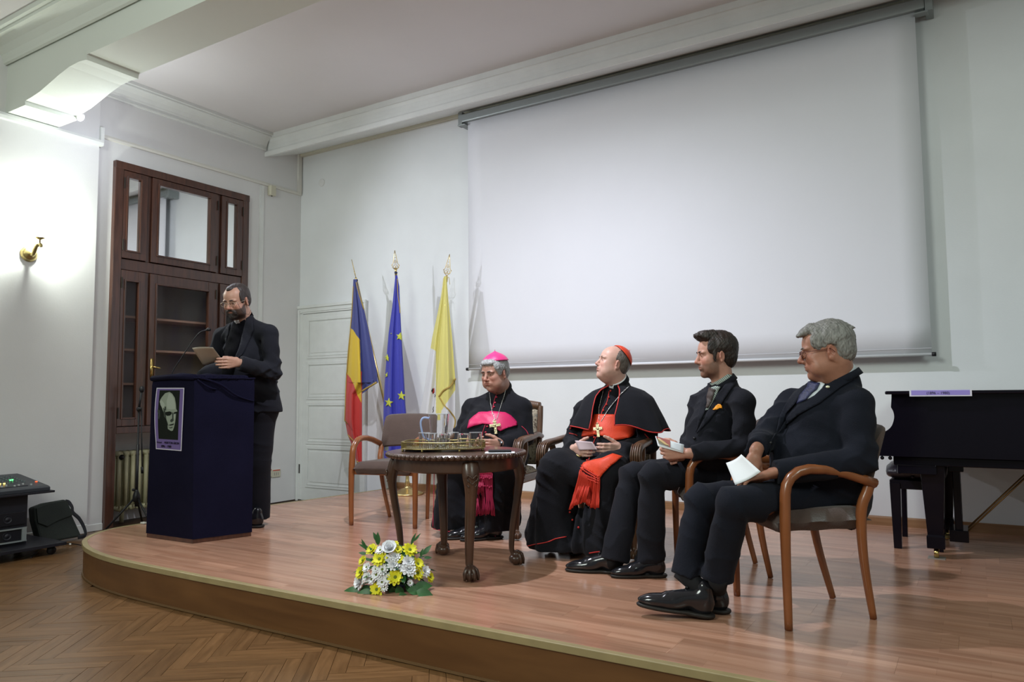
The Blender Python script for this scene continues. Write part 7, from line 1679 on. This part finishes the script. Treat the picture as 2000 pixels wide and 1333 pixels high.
for (x, y) in ((1193, 764.5), (1189.5, 777.5), (1185, 791.5), (1179, 803)): q, n_ = hit(bvc, x, y, 4.6, 0.006); B().ball(q, 0.0065, 8, 6).out('cassock_button', redp, p3, smooth=True)
for (x, y) in ((1161, 855), (1147, 901), (1112, 1001), (1117, 1016), (1129, 1031)): q, n_ = hit(bvs, x, y, 4.4, 0.004); B().ball(q, 0.0065, 8, 6).out('cassock_button', redp, p3, smooth=True)
for pts in ([(1031, 1067), (1045, 1064), (1070, 1059), (1085, 1053), (1106, 1049)], [(1151, 1081), (1163, 1079), (1172, 1078)], [(1259, 848), (1268, 858), (1273, 868)], [(1112, 847), (1122, 849), (1128, 852)]): drape_line(bvc, 'piping', pts, 0.003, redp, p3, D=4.4)
chain(bvs, p3, [(1181, 757), (1175, 780), (1170.5, 800), (1171, 825)], steel, 4.5); chain(bvs, p3, [(1228, 757), (1212, 772), (1197, 790), (1186, 805), (1174, 826)], steel, 4.5)
q, n_ = hit(bvs, 1169, 843, 4.45, 0.010); cross_pendant(p3, q, (Vector(O)-q).normalized()*0.7+n_*0.5, 0.078, 0.056, crossg, 0.0, tilt=-0.10)
sphere_cap(p3, fr.w((-0.022, 0, 0.036)), fr.d((-0.62, 0.0, 0.80)), 0.098*fr.s, 1.10, sashr)
hair_mesh(p3, fr, [((-0.024, 0, 0.034), (0.092, 0.083, 0.084)), ((-0.050, 0, 0.0), (0.058, 0.074, 0.070))],
    [((0.085, 0, 0.045), (0.090, 0.11, 0.105)), ((0.04, 0, -0.070), (0.085, 0.11, 0.075)), ((-0.004, 0.080, -0.014), (0.024, 0.024, 0.036)), ((-0.004, -0.080, -0.014), (0.024, 0.024, 0.036)), ((-0.05, 0, -0.115), (0.1, 0.1, 0.050))], hairmat('short_grey_brown_hair', (0.07, 0.055, 0.045), (0.16, 0.13, 0.115)), noise_=0.0008)
# shoes, toes to the front
fdir = Vector((math.cos(CCF), math.sin(CCF), 0))
tp = onz(1118, 1087, ST); shoe(p3, tp-fdir*0.29, tp, 0.0, 0, 0.97); tp = onz(1094, 1078, ST)-fdir*0.0; shoe(p3, tp-Vector((-0.2, -0.97, 0))*0.28, tp, 0, 0, 0.95)
q, _ = hit(bvc, 1130, 893, 4.3, 0.0); B().tube([P(1126.5, 889, 4.41), P(1131, 893, 4.40), P(1134, 890, 4.42)], 0.005, 8).out('ring', goldm, p3, smooth=True)
card('leaflet', [P(1123, 861, 4.44), P(1157, 864, 4.36), P(1167, 879, 4.35), P(1131, 880, 4.42)], mat('pinkish_paper', (0.66, 0.52, 0.56), 0.6), 'small folded pale leaflet held by the man in the red skullcap', 'leaflet', 0.006)

# ------------------------------------------------------------------ man in the magenta skullcap
p2 = person('man in pink skullcap and pink sash with cross, seated behind the round table')
J = dict(neck=P(979, 758, 5.38), shL=P(1020, 797, 5.27), shR=P(921, 798, 5.48), hipL=P(1002, 890, 5.36), hipR=P(950, 888, 5.46), knL=P(980, 908, 4.98), knR=P(888, 905, 5.10), anL=P(965, 1020, 5.02), anR=P(885, 1018, 5.10), elL=P(1027, 856, 5.20), elR=P(901, 846, 5.46), wrL=P(977, 868, 5.04), wrR=P(925, 874, 5.14))
H = P(967, 729, 5.30); f_, u_ = facedir(H, 50, -10); fr = Frame(H, f_, u_, 1.03)
o2 = dict(skin=(0.44, 0.235, 0.175), fat=0.010, nose=1.1, eye=0.0022, belly=0.085, w=1.10, neck=0.066, brow=(0.06, 0.05, 0.045), look=(1, 0, -0.35), shr=0.070)
hands2 = [(P(980, 868, 5.04), V5((980, 868, 5.04), (945, 870, 5.00)), V5((950, 855, 5.0), (948, 865, 5.1)), V5((950, 865, 5.0), (950, 845, 5.0)), dict(curl=(0.4, 0.5, 0.3))),
          (P(918, 873, 5.16), V5((918, 873, 5.16), (945, 874, 5.06)), V5((930, 860, 5.0), (932, 868, 5.1)), V5((930, 865, 5.0), (930, 845, 5.0)), dict(curl=(0.4, 0.6, 0.4)))]
body_mesh(p2, J, fr, o2, hands2, legs=False)
cas = cassock(p2, J, o2, dict(r=0.12, hem=0.055, extra=[(nv(P(873, 930, 5.15)), nv(P(866, 1020, 5.16)), 0.07, 0.085), (nv(P(990, 930, 5.10)), nv(P(985, 1010, 5.1)), 0.10, 0.10), (nv(P(888, 1000, 5.1)), nv(P(965, 1000, 5.08)), 0.11, 0.12)]))
bvc = bvh_of([cas])
sash2 = drape_poly(bvc, 'sash', [(914, 838), (918, 823), (927, 814), (936, 807.5), (959, 805.5), (986, 807.6), (996, 813), (1009, 826), (1009, 832), (992, 837), (977, 843), (966, 836), (957, 831), (943, 829.5), (928, 832.5)], sashp, p2, 0.007, 0.005)
tail2 = drape_poly(bvc, 'sash_tail', [(931, 880), (964, 880), (963, 926), (932, 926)], sashp, p2, 0.012, 0.004)
b = B(); fm2 = mat('magenta_fringe', (0.36, 0.012, 0.06), 0.65)
for k in range(30):
    u = k/29; pts = []
    for i in range(8):
        v = i/7; q, n_ = hit(bvc, lerp(932, 963, u)+rl.uniform(-.6, .6)*(1+v)+2*math.sin(v*3+k)*v*0.6, lerp(924, 1005, v)+rl.uniform(-3, 3)*(v > 0.95), 5.0, 0.012); pts.append(q)
    b.tube(pts, 0.0046, 5)
tag(b.out('sash_fringe', fm2, p2, smooth=True), kind='stuff')
b = B()
for yy_ in (933, 951):
    for k in range(9): q, _ = hit(bvc, lerp(934, 962, k/8), yy_+1.5*math.sin(k*2), 5.0, 0.017); b.ball(q, 0.007, 6, 5)
tag(b.out('netted_knots', fm2, p2, smooth=True), kind='stuff')
bvs = bvh_of([cas, sash2])
for pts in ([(971, 768), (966, 782), (962, 800)], [(948, 830), (944, 842), (941, 855)], [(1019, 833), (1028, 842), (1032, 850)], [(846, 1033), (870, 1038), (880, 1039)], [(922, 1041), (945, 1044), (968, 1048)], [(848, 925), (847, 980), (846, 1030)]): drape_line(bvc, 'piping', pts, 0.0026, pinkp, p2, D=5.1)
for (x, y) in ((970, 777), (967, 788), (965, 796), (952, 834), (949, 845)): q, n_ = hit(bvc, x, y, 5.1, 0.005); B().ball(q, (0.009, 0.007, 0.006), 8, 6).out('cassock_button', pinkp, p2, smooth=True)
chain(bvs, p2, [(957, 768), (959, 790), (961, 805), (968.5, 823)], steel, 5.1); chain(bvs, p2, [(990, 750), (985, 775), (978, 795), (969.5, 823)], steel, 5.1)
q, n_ = hit(bvs, 968, 836, 5.05, 0.012); cross_pendant(p2, q, (Vector(O)-q).normalized()*0.6+n_*0.5, 0.090, 0.078, crossg, tilt=-0.12)
collar_ring(p2, fr, Vector(nv(J['neck'])), casm, 'cassock_collar', 0.074, 0.034, -0.006)
sphere_cap(p2, fr.w((-0.016, 0, 0.046)), fr.d((-0.12, -0.03, 1)), 0.099*fr.s, 1.18, mat('pink_silk', (0.74, 0.045, 0.22), 0.4, bump=0.15, bscale=150), point=0.012)
hair_mesh(p2, fr, [((-0.018, 0, 0.042), (0.096, 0.086, 0.086)), ((-0.045, 0, 0.005), (0.066, 0.080, 0.075)), ((0.045, 0, 0.078), (0.056, 0.066, 0.030)), ((0.040, 0.060, 0.050), (0.030, 0.024, 0.034)), ((0.040, -0.060, 0.050), (0.030, 0.024, 0.034)), ((0.032, 0.070, 0.020), (0.020, 0.012, 0.034)), ((0.032, -0.070, 0.020), (0.020, 0.012, 0.034))],
    [((0.125, 0, -0.004), (0.068, 0.12, 0.066)), ((0.05, 0, -0.078), (0.075, 0.11, 0.075)), ((-0.008, 0.086, -0.012), (0.025, 0.022, 0.036)), ((-0.008, -0.086, -0.012), (0.025, 0.022, 0.036)), ((-0.05, 0, -0.112), (0.1, 0.1, 0.055))], hairmat('silver_grey_hair', (0.20, 0.20, 0.205), (0.46, 0.46, 0.46)), noise_=0.0022)
B().tube([P(973, 859, 5.03), P(977, 861, 4.995), P(980, 869, 4.99), P(977, 876, 5.03)], 0.006, 8).out('watch_strap', blackp, p2, smooth=True)
B().tube([P(978, 865, 4.975), P(980, 866, 4.98)], 0.012, 12).out('watch', mat('watch_steel', (0.3, 0.32, 0.36), 0.25, metal=0.9), p2, smooth=True)
for (hx, hy, tx, ty) in ((905, 1052, 877, 1055), (948, 1050, 905, 1058)): tp = onz(tx, ty, ST); hp = onz(hx, hy, ST); d_ = (tp-hp); d_ = Vector((-0.62, -0.78, 0)).normalized(); shoe(p2, tp-d_*0.27, tp, 0, 0, 0.97)

# ------------------------------------------------------------------ standing reader at the lectern
p1 = person('man in black suit with clerical collar, glasses and beard, standing and reading behind the lectern')
J = dict(neck=P(477, 621, 5.56), shL=P(526, 651, 5.46), shR=P(433, 656, 5.68), hipL=P(512, 800, 5.56), hipR=P(470, 800, 5.66), knL=P(506, 905, 5.55), knR=P(462, 905, 5.66), anL=P(504, 1012, 5.60), anR=P(462, 1012, 5.70), elL=P(534, 728, 5.42), elR=P(412, 730, 5.68), wrL=P(465, 709, 5.22), wrR=P(414, 765, 5.62))
H = P(463, 588, 5.48); f_, u_ = facedir(H, 52, -20); fr = Frame(H, f_, u_, 1.02)
o1 = dict(skin=(0.47, 0.265, 0.19), fat=0.006, nose=1.0, eye=0.0022, belly=0.03, w=1.0, beard=((0.040, 0.026, 0.022), 0.93), brow=(0.03, 0.02, 0.018), neck=0.058, look=(1, 0, -0.4), shr=0.052)
hands1 = [(P(467, 709, 5.22), V5((467, 708, 5.22), (440, 709, 5.14)), V5((440, 710, 5.1), (438, 712, 5.25)), V5((440, 720, 5.1), (442, 695, 5.1)), dict(curl=(0.15, 0.25, 0.2), tcurl=0.1, tdir=V5((462, 708, 5.2), (440, 703, 5.13)))),
          (P(414, 768, 5.62), V5((414, 768, 5.62), (412, 790, 5.60)), (0, 0, 1), V5((400, 720, 5.2), (420, 720, 5.2)), dict(curl=(0.5, 0.6, 0.4)))]
body_mesh(p1, J, fr, o1, hands1)
jk = suit_top(p1, J, o1, suitm, sleeve=(0.064, 0.062, 0.062, 0.054), fn=lambda F_: (F_.cone(P(498, 720, 5.56), P(504, 800, 5.58), 0.165, 0.185, 0.04, flat=(J['fr'], 0.78)), F_.cone(P(480, 700, 5.5), P(478, 760, 5.5), 0.13, 0.13, 0.05), F_.cone(P(525, 770, 5.55), P(530, 802, 5.56), 0.06, 0.075, 0.04), F_.cutplane(nv(P(520, 806, 5.5)), (0.0, 0, -1))))
tr = trousers(p1, J, suitm, (0.110, 0.088, 0.086, 0.088), fold=0.35); bv = bvh_of([jk])
blk_s = mat('black_clerical_shirt', (0.0025, 0.0025, 0.0035), 0.9, bump=0.1, bscale=120, spec=0.05)
collar_ring(p1, fr, Vector(nv(J['neck'])), blk_s, 'shirt_collar', 0.064, 0.036, -0.006)
drape_poly(bv, 'shirt', [(458, 628), (478, 622), (480, 632), (476, 650), (463, 690), (456, 735), (432, 735), (436, 700), (444, 670), (452, 645)], blk_s, p1, 0.006, 0.003)
drape_poly(bv, 'lapel', [(482, 612), (494, 620), (497, 645), (490, 660), (476, 690), (462, 706), (458, 704), (468, 680), (474, 655), (480, 632)], suitm, p1, 0.007, 0.004)
drape_poly(bv, 'lapel', [(452, 632), (444, 640), (434, 654), (430, 668), (432, 690), (436, 720), (437, 700), (444, 670)], suitm, p1, 0.007, 0.004)
drape_poly(bvh_of([q for q in C.objects if q.parent == p1 and q.type == 'MESH' and q.name.split('.')[0] in ('shirt_collar', 'shirt', 'body', 'jacket')]), 'white_collar_tab', [(458.5, 626), (466, 624), (469, 630), (463, 633)], MATS['white_collar_band'], p1, 0.005, 0.003, 3)
hair_mesh(p1, fr, [((-0.020, 0, 0.042), (0.096, 0.082, 0.084)), ((-0.050, 0, 0.0), (0.058, 0.074, 0.075)), ((0.030, 0.071, 0.030), (0.024, 0.010, 0.042)), ((0.030, -0.071, 0.030), (0.024, 0.010, 0.042)), ((0.03, 0, 0.098), (0.050, 0.030, 0.022))],
    [((0.122, 0, 0.012), (0.060, 0.12, 0.072)), ((0.078, 0.056, 0.075), (0.032, 0.024, 0.034)), ((0.078, -0.056, 0.075), (0.032, 0.024, 0.034)), ((0.065, 0, -0.085), (0.075, 0.11, 0.085)), ((-0.006, 0.084, -0.012), (0.022, 0.022, 0.034)), ((-0.006, -0.084, -0.012), (0.022, 0.022, 0.034)), ((-0.05, 0, -0.112), (0.1, 0.1, 0.050))], hairmat('short_dark_hair', (0.018, 0.012, 0.011), (0.045, 0.032, 0.028)), noise_=0.001)
# full beard: a shallow hair layer over the jaw
hair_mesh(p1, fr, [((0.034, 0, -0.080), (0.060, 0.064, 0.038)), ((0.074, 0, -0.097), (0.026, 0.030, 0.026)), ((0.034, 0.052, -0.045), (0.022, 0.016, 0.035)), ((0.034, -0.052, -0.045), (0.022, 0.016, 0.035)), ((0.098, 0.012, -0.050), (0.008, 0.018, 0.0065)), ((0.098, -0.012, -0.050), (0.008, 0.018, 0.0065)), ((0.082, 0.028, -0.066), (0.018, 0.014, 0.020)), ((0.082, -0.028, -0.066), (0.018, 0.014, 0.020))],
    [((0.085, 0, -0.038), (0.050, 0.048, 0.012)), ((0.106, 0, -0.062), (0.013, 0.018, 0.006)), ((0.02, 0, -0.135), (0.07, 0.09, 0.030))], MATS['short_dark_hair'], 'beard', 0.0009)
g1 = glasses(p1, fr, mat('thin_gilt_frame', (0.55, 0.45, 0.35), 0.25, metal=0.8))
for s in (-1, 1): B().tube(bez([Vector(fr.w(q)) for q in ((0.09, s*0.070, 0.005), (0.085, s*0.082, -0.04), (0.06, s*0.085, -0.08), (0.01, s*0.085, -0.10), (-0.04, s*0.07, -0.08))], 5), 0.0013, 5).out('spectacle_cord', blackp, g1, smooth=True)
hp = onz(514, 1031, ST); d_ = Vector((-0.85, -0.52, 0)).normalized(); shoe(p1, hp, hp+d_*0.28, 0, 0, 1.0); shoe(p1, hp+Vector((-0.22, 0.12, 0)), hp+Vector((-0.22, 0.12, 0))+d_*0.28, 0, 0, 1.0)
card('sheet_of_paper', [P(375, 680, 4.92), P(416, 679, 5.00), P(435, 704, 5.18), P(398, 716, 5.12)], mat('dim_cream_paper', (0.46, 0.43, 0.35), 0.7), 'cream sheet held up by the standing man reading at the lectern', 'paper', 0.006)
B().tube([P(395, 737, 5.35), P(408, 728, 5.4), P(425, 724, 5.45)], [0.05, 0.055, 0.06], 12).out('jacket_sleeve', suitm, p1, smooth=True)
# ================================================================== each empty is moved to the base of its thing
bpy.context.view_layer.update()
for t in [o for o in C.objects if o.type == 'EMPTY' and o.parent is None and o.location.length < 1e-6]:
    lo = Vector((1e9,)*3); hi = -lo; ch = [c for c in C.objects if c.parent == t]
    def walk(o):
        if o.type == 'MESH':
            for c in o.bound_box:
                q = o.matrix_world @ Vector(c)
                for i in range(3): lo[i] = min(lo[i], q[i]); hi[i] = max(hi[i], q[i])
        for c in o.children: walk(c)
    for c in ch: walk(c)
    if hi.x < lo.x: continue
    b_ = Vector(((lo.x+hi.x)/2, (lo.y+hi.y)/2, lo.z)); t.location = b_
    for c in ch: c.matrix_parent_inverse = Matrix.Translation(-b_) @ c.matrix_parent_inverse
bpy.context.view_layer.update()
